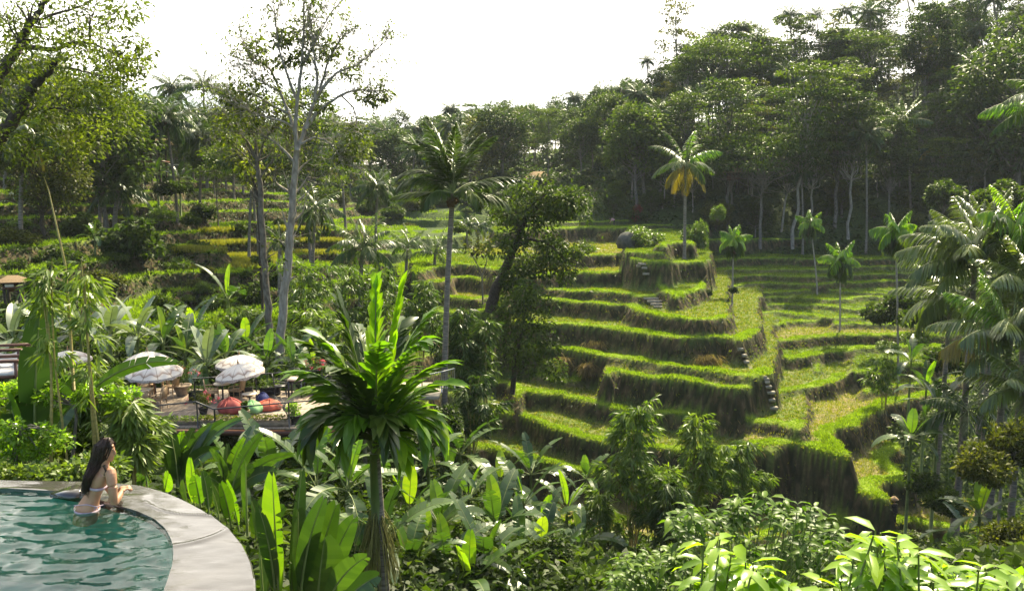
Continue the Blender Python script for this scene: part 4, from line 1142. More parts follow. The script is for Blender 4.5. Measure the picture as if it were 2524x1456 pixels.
for u in (.06, .3, .55, .78, .97):
    mb = MB(); p0 = v[0] + (v[1] - v[0]) * u + np.array((0, .35, -.12)); mb.tube([p0, p0 - (0, 0, 3.6)], .08, 7); mb.build('post', M['bark'], deck)
# railings
def railing(name, label, top_pts, posts, mat='metal', cat='railing', r=.026, h=.95, wires=True):
    pts = [np.array(tuple(q)) for q in top_pts]
    t = thing(name, label, cat, tuple(pts[0] - (0, 0, h)))
    o = pts[0] - (0, 0, h)
    mb = MB(); mb.tube(np.array(pts) - o, r, 6); mb.build('rail', M[mat], t)
    for p_ in posts:
        p_ = np.array(tuple(p_)); mb = MB(); mb.tube([p_ - o, p_ - o - (0, 0, h)], r * 1.1, 6); mb.build('post', M[mat], t)
    if wires:
        mb = MB()
        for f in (.3, .55, .8): mb.tube(np.array(pts) - o - (0, 0, h * f), .006, 4)
        mb.build('wire', M[mat], t)
    return t
def railpt(zx, zy, h=.95):               # a point of the hand rail seen at zoom position, standing on the deck
    return PZ(*Z6b(zx, zy), DZ + h)
railing('railing', 'thin dark front railing left part along the planked corner of the deck', [railpt(-300, 775), railpt(110, 730), railpt(870, 655)], [railpt(110, 730), railpt(880, 655), railpt(-290, 774)])
railing('railing', 'thin dark front railing in front of the bean bags', [railpt(870, 655), railpt(1080, 742), railpt(2080, 652), railpt(2750, 600)], [railpt(1084, 742), railpt(1430, 710), railpt(1940, 664), railpt(2440, 625)])
railing('railing', 'dark back railing behind the parasols against the banana leaves', [railpt(830, 390), railpt(1560, 340), railpt(2260, 295), railpt(2700, 270)], [railpt(850, 388), railpt(1120, 370), railpt(1560, 340), railpt(2240, 296)])
# parasols
def parasol_canopy(mb, fr, r, h):
    n = 24; a = np.arange(n) * 2 * math.pi / n
    prof = [(1.0, 0), (.92, .16), (.76, .42), (.52, .70), (.26, .90), (.12, .97), (.03, 1.06)]
    V = []
    for q, (rr, zz) in enumerate(prof):
        sc = 1 + (.008 * np.cos(a * 12) if q < 4 else 0)
        V.append(np.stack((np.cos(a) * r * rr * sc, np.sin(a) * r * rr * sc, np.full(n, h * zz)), -1))
    V = np.array(V); mm = len(V); i = np.arange(mm - 1)[:, None] * n; j = np.arange(n)[None]; kk = (j + 1) % n
    mb.add(V.reshape(-1, 3), np.stack((i + j, i + kk, i + n + kk, i + n + j), -1).reshape(-1, 4))
    e = V[0]; sk = e * (1.005, 1.005, 1) - np.stack((0 * a, 0 * a, .10 + .03 * np.cos(a * 12)), -1)
    fr.add(np.vstack((e * (1.002, 1.002, 1), sk)), np.stack((np.arange(n), (np.arange(n) + 1) % n, n + (np.arange(n) + 1) % n, n + np.arange(n)), -1))
m, n, out = newmat('cream_parasol_cloth'); L = n.links.new
tc = n.nodes.new('ShaderNodeTexCoord'); sp = n.nodes.new('ShaderNodeSeparateXYZ'); L(tc.outputs['Object'], sp.inputs[0])
at2 = n.nodes.new('ShaderNodeMath'); at2.operation = 'ARCTAN2'; L(sp.outputs['X'], at2.inputs[0]); L(sp.outputs['Y'], at2.inputs[1])
s12 = n.nodes.new('ShaderNodeMath'); s12.operation = 'MULTIPLY'; s12.inputs[1].default_value = 12.0; L(at2.outputs[0], s12.inputs[0])
c12 = n.nodes.new('ShaderNodeMath'); c12.operation = 'COSINE'; L(s12.outputs[0], c12.inputs[0])
# scalloped painted band near the rim: height below a wavy line
wvb = n.nodes.new('ShaderNodeMath'); wvb.operation = 'MULTIPLY_ADD'; L(c12.outputs[0], wvb.inputs[0]); wvb.inputs[1].default_value = .035; L(sp.outputs['Z'], wvb.inputs[2])
bd = ramp(n, [(.0, (.58, .53, .46)), (.10, (.54, .48, .41)), (.13, (.24, .17, .13)), (.17, (.46, .38, .32)), (.22, (.58, .53, .46)), (1, (.62, .57, .50))], wvb.outputs[0])
seam = ramp(n, [(.0, (1, 1, 1)), (.955, (1, 1, 1)), (.985, (.62, .58, .54)), (1, (.55, .5, .46))], c12.outputs[0])
mq = n.nodes.new('ShaderNodeMix'); mq.data_type = 'RGBA'; mq.blend_type = 'MULTIPLY'; mq.inputs['Factor'].default_value = 1; L(bd.outputs[0], mq.inputs['A']); L(seam.outputs[0], mq.inputs['B'])
pb = n.nodes.new('ShaderNodeBsdfPrincipled'); pb.inputs['Roughness'].default_value = .9; L(mq.outputs['Result'], pb.inputs['Base Color'])
trn = n.nodes.new('ShaderNodeBsdfTranslucent'); L(mq.outputs['Result'], trn.inputs[0]); msx = n.nodes.new('ShaderNodeMixShader'); msx.inputs[0].default_value = .2
L(pb.outputs[0], msx.inputs[1]); L(trn.outputs[0], msx.inputs[2]); L(msx.outputs[0], out.inputs['Surface'])
M['parasol'] = m
M['fringe'] = solid('patterned_fringe', (.24, .18, .14), (.52, .46, .40), 22, .8, .1, detail=2)
def parasol(label, px, pyrim, halfw, d, hfrac=.29, tilt=(0, 0)):
    c = P(px, pyrim, d); r = halfw / ppm(d)
    base = Vector((c.x, c.y, DZ))
    t = thing('parasol', label, 'parasol', base)
    hub = c - base
    mb, fr = MB(), MB(); parasol_canopy(mb, fr, r, r * hfrac * 2)
    cn = mb.build('canopy', M['parasol'], t, False, hub); fg = fr.build('fringe', M['fringe'], cn)
    cn.rotation_euler = (tilt[0], tilt[1], 0)
    rb = MB()
    for q in range(12):
        a = q * math.pi / 6; rb.tube([(0, 0, r * hfrac * 1.9), (math.cos(a) * r * .75, math.sin(a) * r * .75, r * hfrac * .80), (math.cos(a) * r * .98, math.sin(a) * r * .98, .02)], .008, 4, 0, cap=False)
    rb.build('ribs', M['wood_warm'], cn)
    mb = MB(); mb.tube([(0, 0, 0), (0, 0, hub.z + r * hfrac * 1.95)], .028, 8); mb.build('pole', M['wood'], t)
    mb = MB(); mb.lathe([(.035, 0), (.05, .03), (.02, .06), (.045, .1), (.015, .14), (.02, .18), (.002, .24)], 10); mb.build('finial', M['wood_warm'], cn, True, (0, 0, r * hfrac * 1.98))
    mb = MB(); mb.lathe([(.24, 0), (.24, .06), (.05, .08), (.05, .3), (.0, .3)], 14); mb.build('foot', M['terracotta'], t, True)
parasol('cream parasol in front of the left pair, nearest the orange wooden table', 381, 917, 67, 31.5, .20, (.10, .02))
parasol('cream parasol behind the left pair with the tall finial', 364, 893, 62, 35.5, .22)
parasol('cream parasol at the back of the middle pair above the back railing', 590, 897, 57, 35.5, .20)
parasol('tilted cream parasol in front of the middle pair above the bean bags', 592, 920, 60, 32.0, .20, (.06, -.14))
parasol('cream parasol half hidden by bamboo at the left of the deck', 168, 884, 54, 33.5, .19)
# furniture
def armchair(label, zx, zy, face, sc=1.0, mat='rattan', group=None):
    t = thing('armchair', label, 'chair', onD(zx, zy), face, sc)
    mb = MB(); mb.box((0, 0, .43), (.46, .46, .05)); mb.build('seat', M['cream'] if mat == 'rattan2' else M['rattan'] if mat != 'metal' else M['metal'], t)
    m2 = M['rattan'] if mat != 'metal' else M['metal']
    hoop = [(-.24, -.22, .43), (-.27, -.27, .70), (-.22, -.30, .90), (0, -.31, .96), (.22, -.30, .90), (.27, -.27, .70), (.24, -.22, .43)]
    mb = MB(); mb.tube(catmull(np.array(hoop), 4), .020, 6)
    if mat != 'metal':
        mb.box((0, -.285, .69), (.42, .02, .42), rx=.12)
    mb.build('backrest', m2, t)
    for sx in (-1, 1):
        mb = MB(); mb.tube(catmull(np.array([(sx * .26, -.26, .68), (sx * .30, -.02, .66), (sx * .29, .2, .62), (sx * .25, .23, .43)]), 4), .018, 6); mb.tube([(sx * .27, -.24, .54), (sx * .28, .2, .53)], .012, 5); mb.build('armrest', m2, t)
        for sy in (-1, 1):
            mb = MB(); mb.tube([(sx * .22, sy * .21, .43), (sx * .26, sy * .25, 0)], .018, 6); mb.build('leg', m2, t)
    mb = MB(); mb.tube([(-.24, -.22, .15), (.24, .22, .15)], .010, 5); mb.tube([(.24, -.22, .16), (-.24, .22, .16)], .010, 5); mb.build('stretcher', m2, t)
    return t
def square_table(label, zx, zy, w, top, leg, rz=.1, h=.74):
    t = thing('square_table', label, 'table', onD(zx, zy), rz)
    mb = MB(); mb.box((0, 0, h), (w, w, .05)); mb.build('tabletop', M[top], t)
    mb = MB(); mb.box((0, 0, h - .07), (w * .86, w * .86, .08)); mb.build('apron', M[leg], t)
    for sx in (-1, 1):
        for sy in (-1, 1):
            mb = MB(); mb.box((sx * w * .42, sy * w * .42, h / 2 - .03), (.06, .06, h - .06)); mb.build('leg', M[leg], t)
def round_table(label, zx, zy, r, h):
    t = thing('round_table', label, 'table', onD(zx, zy))
    mb = MB(); mb.lathe([(.001, h + .02), (r, h + .02), (r + .01, h), (r, h - .02), (.001, h - .02)], 24); mb.build('tabletop', M['cream'], t, False)
    mb = MB(); mb.lathe([(.04, h - .02), (.035, .06), (.04, .05)], 10); mb.build('pedestal', M['metal'], t, True)
    for a in range(3):
        mb = MB(); mb.tube([(0, 0, .07), (math.cos(a * 2.1) * r * .8, math.sin(a * 2.1) * r * .8, .012)], .018, 5); mb.build('foot', M['metal'], t)
square_table('orange brown wooden square table under the front left parasol', 445, 590, .62, 'wood_warm', 'wood_warm', .08)
armchair('rattan armchair at the left side of the orange wooden table', 300, 585, -1.4)
armchair('rattan armchair at the right side of the orange wooden table by the clay pot', 585, 595, 1.45)
square_table('cream topped square table in front of the orange wooden table', 270, 730, .62, 'cream', 'rattan', .05)
armchair('dark backed rattan chair turned away from view at the cream table', 300, 790, .08, 1.05)
armchair('rattan armchair beside the parasol pole at the cream table', 440, 745, 1.5)
round_table('cream round table between two rattan chairs in the middle of the deck', 1185, 640, .34, .70)
armchair('rattan chair left of the cream round table', 1065, 665, -1.2)
armchair('rattan chair right of the cream round table behind the parasol pole', 1345, 640, 1.5)
round_table('low cream round table behind the bean bags', 1495, 690, .28, .45)
square_table('cream metal framed table at the right of the deck', 2035, 590, .62, 'cream', 'metal', .02)
armchair('black wire chair behind the cream metal framed table', 1995, 540, 3.1, 1.0, 'metal')
armchair('black wire chair left of the cream metal framed table', 1850, 590, -1.3, 1.0, 'metal')
armchair('black wire chair at the far right of the deck near the palm fronds', 2330, 600, 1.2, 1.0, 'metal')
def bean_bag(label, zx, zy, w, h, mat, seed):
    g = np.random.default_rng(seed)
    t = thing('bean_bag', label, 'bean bag', onD(zx, zy), g.uniform(0, 6))
    r = w / 2
    ph = g.uniform(0, 6.28, 6)
    def wob(v, an):
        for i in range(len(v)):
            u = i / (len(v) - 1)
            f = 1 + .12 * np.sin(an * 2 + ph[4]) + .08 * np.sin(an * 3 + ph[0] + u * 2) + .045 * np.sin(an * 7 + ph[1] + u * 3) + .03 * u * np.sin(an * 11 + ph[2])
            v[i, :, 0] *= f; v[i, :, 1] *= f
            v[i, :, 0] += .12 * r * u ** 2
            v[i, :, 2] += .03 * np.sin(an * 5 + ph[3]) * (u > .2) * h
        return v
    mb = MB(); mb.lathe([(.02, 0), (r * .8, .0), (r * .97, h * .14), (r, h * .32), (r * .9, h * .52), (r * .68, h * .72), (r * .4, h * .86), (r * .18, h * .93), (r * .10, h * 1.0), (.01, h * 1.02)], 40, wob=wob)
    mb.build('cover', M[mat], t, True)
    mb = MB()
    for k in range(8):
        a = k * .785 + g.uniform(-.2, .2)
        mb.tube([(math.cos(a) * r * .12 + .12 * r, math.sin(a) * r * .12, h * .97), (math.cos(a) * r * .5 + .06 * r, math.sin(a) * r * .5, h * .80), (math.cos(a) * r * .86, math.sin(a) * r * .86, h * .56)], [.02, .025, .008], 6)
    mb.build('seam', M[mat], t, True)
bean_bag('big faded red bean bag beside the parasol pole', 1285, 775, 1.0, .58, 'cloth_red', 1)
bean_bag('light green bean bag between the red and the orange one', 1510, 775, .9, .46, 'cloth_green', 2)
bean_bag('orange red bean bag at the right of the row', 1705, 745, .95, .42, 'cloth_orange', 3)
bean_bag('navy and white bean bag behind the orange red one', 1640, 655, .55, .40, 'cloth_blue', 4)
def planter(label, zx, zy, size, mat='blackpot', fol='leaf', r=.3, flower=None, seed=0, fh=.3, d=None):
    g = np.random.default_rng(seed)
    t = thing('planter', label, 'planter', onD(zx, zy), .03)
    if len(size) == 3:
        mb = MB(); mb.box((0, 0, size[2] / 2), size); mb.box((0, 0, size[2]), (size[0] + .03, size[1] + .03, .04)); mb.build('trough', M[mat], t)
        mb = MB()
        for k in range(int(size[0] / .18)): clump(mb, g, (-size[0] / 2 + .1 + k * .18, 0, size[2] + fh * .5), (.14, .16, fh * .6), 60, .10, .05, 0, g.uniform(.4, .8))
        mb.build('foliage', M[fol], t); top = size[2] + fh * .7
    else:
        rr, h = size
        mb = MB(); mb.lathe([(rr * .62, 0), (rr * .86, h * .6), (rr * .98, h * .86), (rr * 1.08, h * .9), (rr * 1.08, h), (rr * .92, h), (rr * .88, h * .9), (.01, h * .88)], 22); mb.build('pot', M[mat], t, True)
        mb = MB(); mb.tube([(0, 0, h * .8), (.02, 0, h + fh)], .02, 5); mb.build('stem', M['bark'], t)
        mb = MB()
        for k in range(10): clump(mb, g, (g.normal(0, r * .5), g.normal(0, r * .5), h + fh + g.uniform(-.2, .25)), r * .45, 60, .09, .045, 0, g.uniform(.3, .7))
        mb.build('foliage', M[fol], t); top = h + fh
    if flower:
        mb = MB()
        for k in range(flower): clump(mb, g, (g.normal(0, r * .8), g.normal(0, r * .5) - r * .4, top + g.uniform(-.1, .3)), .06, 14, .05, .04, 0, .5)
        mb.build('flowers', M['pink'], t)
    return t
planter('big weathered clay pot holding a dark pink flowering shrub', 715, 575, (.36, .42), 'terracotta', 'leaf', .55, 8, 3, .55)
planter('black trough with small pale leaves left of the round table', 940, 640, (.95, .3, .35), 'blackpot', 'leaf_pale', .3, None, 4, .22)
planter('black trough behind the round table with green sprigs', 1400, 590, (.9, .3, .35), 'blackpot', 'leaf', .3, None, 5, .3)
planter('black trough at the back railing with trailing leaves', 1730, 575, (.8, .3, .30), 'blackpot', 'leaf_pale', .3, None, 6, .35)
planter('long black trough at the right end of the back railing', 2200, 560, (1.0, .3, .30), 'blackpot', 'leaf', .3, None, 7, .2)
planter('pink flowering shrub by the back railing at the right', 2330, 520, (.26, .36), 'blackpot', 'leaf', .5, 22, 8, .75)
planter('small black pot with yellow green leaves at the front railing', 2010, 905, (.24, .32), 'blackpot', 'leaf_lime', .25, None, 9, .15)
planter('grey bucket planter in front of the green bean bag', 1440, 835, (.17, .28), 'terracotta', 'leaf', .1, None, 10, .05)
planter('low stone trough along the front edge of the deck with creeping leaves', 1450, 935, (3.2, .28, .22), 'terracotta', 'leaf_olive', .3, None, 11, .16)
planter('low stone trough of creeping green along the left front edge', 600, 915, (3.6, .25, .12), 'terracotta', 'leaf_pale', .3, None, 12, .14)
planter('pink flowers leaning over the corner of the front railing', 960, 800, (.18, .26), 'blackpot', 'leaf_olive', .4, 9, 13, .35)
# bare little tree in a pot
t = thing('bare_shrub', 'leafless twiggy shrub standing before the right part of the front railing', 'shrub', onD(1960, 880))
mb = MB(); g = np.random.default_rng(3)
mb.tube(curve((0, 0, 0), (-.2, 0, .6), 0, 5, g, .02), .03, 5)
for k in range(34):
    a = g.uniform(0, 6.28); s = g.uniform(.3, .62)
    mb.tube(curve((-.33 * s, 0, s), (-.2 + math.cos(a) * g.uniform(.2, .6), math.sin(a) * .3, s + g.uniform(.1, .55)), .03, 5, g, .02), np.linspace(.012, .004, 5), 4)
mb.build('branches', M['bark_pale'], t)
# hanging day beds at the far left
def daybed(label, px, py, d, w, h):
    b = P(px, py, d); t = thing('daybed', label, 'daybed', b, .25)
    for sx in (-1, 1):
        for sy in (-1, 1):
            mb = MB(); mb.box((sx * w / 2, sy * w * .4, h / 2), (.09, .09, h)); mb.build('post', M['wood'], t)
    mb = MB()
    for sy in (-1, 1): mb.box((0, sy * w * .4, h + .05), (w + .2, .09, .11))
    for sx in (-1, 1): mb.box((sx * w / 2, 0, h - .05), (.08, w * .8 - .1, .1))
    mb.build('top_frame', M['wood'], t)
    mb = MB(); mb.box((0, 0, .5), (w - .1, w * .8 - .1, .10)); mb.build('bed_frame', M['wood'], t)
    mb = MB(); mb.box((0, 0, .62), (w - .16, w * .8 - .16, .12)); mb.build('mattress', M['cloth_white'], t)
    mb = MB(); nn = 14
    x = np.linspace(-w / 2 + .07, w / 2 - .07, nn); zt = h - .03 - .28 * np.sin(np.pi * np.linspace(0, 1, nn)); y = .36 * w + .02 * np.sin(np.arange(nn) * 2.2)
    v = np.vstack((np.column_stack((x, y, zt)), np.column_stack((x, y + .015, np.full(nn, .66)))))
    q = np.arange(nn - 1); mb.add(v, np.stack((q, q + 1, nn + q + 1, nn + q), -1)); mb.build('curtain', M['cloth_white'], t, True)
daybed('dark wooden day bed with white curtain at the left edge, the nearer one', 8, 957, 29.0, 1.25, 1.05)
daybed('dark wooden day bed with sagging white cloth, the taller one behind', 14, 938, 33.0, 1.5, 1.35)
# steel balustrade of the little landing right of the fan palm
lp = [P(1040, 926, 38), P(1088, 916, 38.0), P(1120, 908, 39.5)]
t = railing('balustrade', 'grey steel balustrade with close upright bars right of the fan leaved palm', lp, [lp[0], lp[1], lp[2]], 'steel', 'railing', .03, 1.0, False)
o = np.array(lp[0]) - (0, 0, 1.0); mb = MB()
for k in range(18):
    p_ = np.array(lp[0]) + (np.array(lp[2]) - np.array(lp[0])) * k / 17 if k else np.array(lp[0]); mb.tube([p_ - o, p_ - o - (0, 0, .9)], .012, 4)
mb.build('bars', M['steel'], t)
mb = MB(); mb.box((-1.0, 1.5, -.1), (3.6, 2.8, .2)); mb.build('landing', M['stone'], t)
# huts
def hut(label, px, py, d, w, dp, h, roof, rh=.9, cloth=False, rz=.2):
    b = P(px, py, d); t = thing('hut', label, 'hut', b, rz)
    for sx in (-1, 1):
        for sy in (-1, 1):
            mb = MB(); mb.box((sx * w * .42, sy * dp * .42, h / 2 - 1), (.14, .14, h + 2)); mb.build('post', M['bark_dark'], t)
    mb = MB(); e = .35
    v = [(-w / 2 - e, -dp / 2 - e, h), (w / 2 + e, -dp / 2 - e, h), (w / 2 + e, dp / 2 + e, h), (-w / 2 - e, dp / 2 + e, h), (-w * .3, 0, h + rh), (w * .3, 0, h + rh)]
    mb.add(v, [(0, 1, 5, 4), (2, 3, 4, 5)]); mb.f.append((np.array([[1, 2, 5], [3, 0, 4]]) , 0)); mb.add(np.array(v)[:4] - (0, 0, .06), [(3, 2, 1, 0)]); mb.build('roof', M[roof], t)
    mb = MB(); mb.box((0, 0, .35), (w, dp, .12)); mb.build('floor', M['wood'], t)
    mb = MB(); mb.box((0, dp * .4, h * .5), (w * .84, .06, h * .9)); mb.build('back_wall', M['wood'], t)
    if cloth:
        mb = MB(); mb.box((-w * .1, -dp * .46, h * .62), (w * .5, .05, h * .4), rx=.3); mb.build('sheet', M['cloth_white'], t)
hut('small thatched shelter with a white sheet at the left edge of the slope', 34, 722, 47, .9, .9, .7, 'thatch', .35, True, .3)
hut('tan roofed hut at the foot of the shaded forest', 1818, 446, 121, 2.8, 2.4, 1.2, 'tanroof', 1.0, False, .5)
hut('dark roofed hut on the hazy slope in the middle distance', 1326, 462, 150, 4.0, 3.0, 1.6, 'thatch', 1.3)
b = P(365, 420, 84)
t = thing('pavilion', 'open timber pavilion on stilts under the left trees', 'pavilion', b, .1)
for sx in (-1, 0, 1):
    for sy in (-1, 1): mb = MB(); mb.tube([(sx * 1.5, sy * 1.1, -1.5), (sx * 1.5, sy * 1.1, 2.7)], .09, 6); mb.build('post', M['bark_dark'], t)
mb = MB(); mb.box((0, 0, .9), (3.6, 2.7, .14)); mb.build('floor', M['wood'], t)
mb = MB(); mb.box((0, -.9, 2.95), (4.2, 1.9, .10), rx=.25); mb.box((0, .9, 2.95), (4.2, 1.9, .10), rx=-.25); mb.build('roof', M['thatch'], t)
mb = MB(); mb.tube([(-1.7, -1.2, 1.7), (1.7, -1.2, 1.7)], .05, 5)
for k in range(9): mb.tube([(-1.6 + k * .4, -1.2, .95), (-1.6 + k * .4 + (.3 if k % 2 else -.3), -1.2, 1.7)], .03, 4)
mb.build('balustrade', M['bark'], t)
# ================================================================ PALMS, BANANAS AND SHRUBS IN FRONT OF THE FOREST
def palm_px(name, label, base_px, d, crown_px, fronds, nl=40, LL=.75, LW=.05, mats=('palm', 'stem', 'palm_yellow'), rad=.15, bark='palm_trunk', extra=None, blunt=False, bend=.4, hang=.55, cat='palm tree', prof=None, base_z=None, vee=.35, fw=1.0, stiff=1.3, start=.14):
    """a palm whose every frond is a part: fronds = (azimuth, elevation, length, droop[, material])"""
    g = np.random.default_rng(abs(hash(label)) % 1 + len(label) * 7 + int(d))
    top = P(*crown_px, d)
    b = at(base_px, d) if base_z is None else Vector((P(base_px, 700, d).x, d, base_z))
    t = thing(name, label, cat, b)
    v = top - b
    mb = MB(); n = 10
    mb.tube([(v.x * (i / (n - 1)) ** (1 + bend), v.y, v.z * i / (n - 1) - (.5 if i == 0 else 0)) if 0 else (v.x * (i / (n - 1)) ** (1 + bend), 0, v.z * i / (n - 1) - (.5 if i == 0 else 0)) for i in range(n)], [rad * (1.5 if i == 0 else 1.1 - .3 * i / (n - 1)) for i in range(n)], 9)
    mb.build('trunk', M[bark], t, True)
    for fr in fronds:
        az, el, L, dr = fr[:4]; mt = fr[4] if len(fr) > 4 else mats[0]
        mb = MB()
        frond(mb, g, (0, 0, 0), az, el, L, nl, LL * (L / 3.4) ** .5, LW, dr, hang * g.uniform(.7, 1.3), 0, 1, .5 + g.normal(0, .08), rr=.035, prof=prof, vee=vee, fw=fr[5] if len(fr) > 5 else fw, stiff=stiff, start=start)
        o = mb.build('frond', [M[mt], M[mats[1]]], t); o.location = (v.x, 0, v.z)
    if extra: extra(t, v, g)
    return t
PI = math.pi
def cluster(t, v, g):
    mb = MB()
    for k in range(16):
        a = g.uniform(0, 6.28); mb.lathe([(.01, -.15), (.10, -.08), (.12, .02), (.06, .1), (.01, .14)], 8, (math.cos(a) * .26, math.sin(a) * .26, -.25 - g.uniform(0, .4)))
    o = mb.build('coconuts', M['husk'], t, True); o.location = (v.x, 0, v.z)
palm_px('coconut_palm', 'tall coconut palm with a curved grey trunk rising in the middle of the valley', 1092, 44, (1116, 478),
        [(.35, 1.42, 4.5, .55), (2.6, 1.40, 4.6, .5), (1.2, 1.5, 4.4, .4), (-1.4, 1.35, 4.2, .7), (3.3, 1.2, 4.0, .9), (-.3, 1.22, 4.0, .8), (1.9, 1.15, 4.1, .8), (-2.3, 1.2, 3.9, .9), (.8, 1.25, 4.2, .7), (4.0, 1.3, 4.3, .6),
         (PI, .95, 3.7, 1.75), (PI + .25, .70, 3.6, 1.6), (-.15, .50, 3.9, .75), (PI - .2, .12, 3.6, .45), (.1, .15, 3.3, .9), (2.2, .5, 3.4, 1.2), (.9, .55, 3.3, 1.2), (-.9, .35, 2.9, 1.6), (-2.2, .3, 2.8, 1.5)],
        76, 1.05, .08, rad=.17, extra=cluster, bend=.9, hang=.35, fw=1.5, stiff=1.8)
palm_px('coconut_palm', 'coconut palm with yellow hanging fronds standing on the upper terraces', 1685, 83, (1689, 402),
        [(k * 2.4, e, 4.3 * l, dr, m_) for k, (e, l, dr, m_) in enumerate([(1.45, 1, .5, 'palm'), (1.25, 1, .7, 'palm'), (1.2, 1, .8, 'palm_young'), (1.0, 1, 1.0, 'palm'), (.9, 1, 1.0, 'palm'), (.8, .95, 1.1, 'palm_young'), (.6, .95, 1.2, 'palm'), (.4, .95, 1.2, 'palm'), (.3, .9, 1.2, 'palm'), (.2, .9, 1.2, 'palm'), (0, .9, 1.2, 'palm'), (-.1, .9, 1.1, 'palm_yellow'), (-.3, .85, 1.0, 'palm_yellow'), (-.5, .85, .9, 'palm_yellow'), (-.7, .8, .7, 'palm_yellow'), (-.9, .8, .6, 'palm_yellow')])], 30, .95, .10, rad=.16, extra=cluster)
def spray(n, L, e0=1.45, e1=-.1, d0=.5, d1=1.4, ph=0, young=0):
    return [(ph + k * 2.4, e0 + (e1 - e0) * k / (n - 1), L * (.9 + .1 * math.sin(k * 5)), d0 + (d1 - d0) * k / (n - 1), 'palm_young' if k < young else 'palm') for k in range(n)]
palm_px('coconut_palm', 'bushy palm with long dark fronds in the middle of the valley', 886, 62, (893, 612), spray(17, 3.6, 1.45, -.3, .6, 1.5), 34, .9, .08, rad=.17)
palm_px('coconut_palm', 'round headed palm left of the tall coconut, on a slender trunk', 926, 84, (930, 462), spray(18, 3.1, 1.4, -.4, .7, 1.4, 1), 28, .9, .10, rad=.15)
palm_px('coconut_palm', 'dark drooping palm right of the bare tree trunks', 768, 66, (778, 512), spray(15, 3.1, 1.2, -.7, .7, 1.4, 2), 30, .85, .09, rad=.15)
palm_px('coconut_palm', 'dark spiky palm between the two bare trunks', 688, 60, (690, 592), spray(14, 1.7, 1.3, -.7, .3, .8, 2), 22, .5, .09, rad=.16)
palm_px('coconut_palm', 'young palm with a short trunk on the crest of the left slope', 290, 72, (290, 470), spray(16, 3.8, 1.3, -.1, .6, 1.4, 1), 30, .95, .10, rad=.2)
palm_px('coconut_palm', 'low young palm behind the small terraces left of the leaning tree', 1072, 76, (1072, 628), spray(11, 3.0, 1.45, .4, .5, 1.3), 26, .8, .09, rad=.14)
palm_px('coconut_palm', 'small palm on the far terraces, left one of two', 1152, 100, (1150, 555), spray(12, 2.2, 1.3, -.2, .7, 1.4), 20, .7, .11, rad=.12)
palm_px('coconut_palm', 'small palm on the far terraces, right one of two', 1180, 102, (1178, 560), spray(11, 2.3, 1.3, -.1, .7, 1.4, 2), 20, .7, .11, rad=.12)
palm_px('coconut_palm', 'low palm at the left edge of the vine covered tree', 1000, 70, (1005, 610), spray(10, 2.6, 1.4, .2, .6, 1.3, 2), 24, .8, .09, rad=.14)
# slender betel palms of the hollow: short stiff crown on a thin pale trunk
def betel(label, base_px, d, crown_px, L, lean=.3):
    def shaft(t, v, g):
        mb = MB(); mb.tube([(v.x, 0, v.z - .9), (v.x, 0, v.z - .4), (v.x, 0, v.z + .1)], [.10, .12, .07], 8); mb.build('crownshaft', M['crownshaft'], t, True)
        mb = MB()
        for k in range(5):
            a = g.uniform(0, 6.28); mb.tube(curve((v.x, 0, v.z - .9), (v.x + math.cos(a) * .35, math.sin(a) * .35, v.z - 1.4), .05, 4), [.04, .09, .13, .05], 5)
        mb.build('nut_cluster', M['husk'], t, True)
    palm_px('betel_palm', label, base_px, d, crown_px, [(k * 2.4 + d, 1.5 - .16 * k, 1.2 * L * (1 if k else .8), .5 + .17 * k, 'palm_young' if k < 9 else 'palm') for k in range(15)], 18, .85, .17, rad=.085, bark='bark_pale', extra=shaft, bend=.2, hang=1.1)
betel('slim betel palm by the paddy in the middle of the terraces', 1806, 78, (1808, 592), 1.55)
betel('slim betel palm with a leaning white trunk, farthest in the hollow', 2016, 96, (1997, 552), 1.7)
betel('slim betel palm with the lowest crown in the hollow', 2076, 79, (2070, 640), 1.9)
betel('tallest slim betel palm beside the palm thicket on the right', 2228, 66, (2207, 572), 1.75)
# the thicket of palms on the right
palm_px('coconut_palm', 'big pale sunlit palm whose fronds reach left over the terraces', 2398, 46, (2405, 640),
        [(PI - .1, .55, 4.6, .95), (PI + .2, .25, 4.4, .9), (PI - .35, .85, 4.4, 1.1), (PI + .1, 1.1, 4.2, 1.2), (2.2, 1.2, 4, .8), (.9, 1.35, 4, .6), (.2, 1.0, 4, .9), (-.5, .8, 3.8, 1.2), (4.0, .8, 4, 1.3), (4.6, 1.2, 4.0, 1.0), (.1, .4, 4, 1), (1.5, .8, 4, 1), (3.5, 1.35, 4.2, .6), (PI + .5, -.1, 3.8, .7), (PI - .6, .4, 4.2, 1.0), (-1.2, .9, 4.0, 1.2), (-2.2, .7, 4.2, 1.1), (-1.8, 1.2, 4.0, .9), (-2.6, 1.0, 4.4, 1.0), (PI - .2, .0, 4.0, .8)], 54, 1.05, .085, mats=('palm_sun', 'stem', 'palm_yellow'), rad=.18, hang=.7)
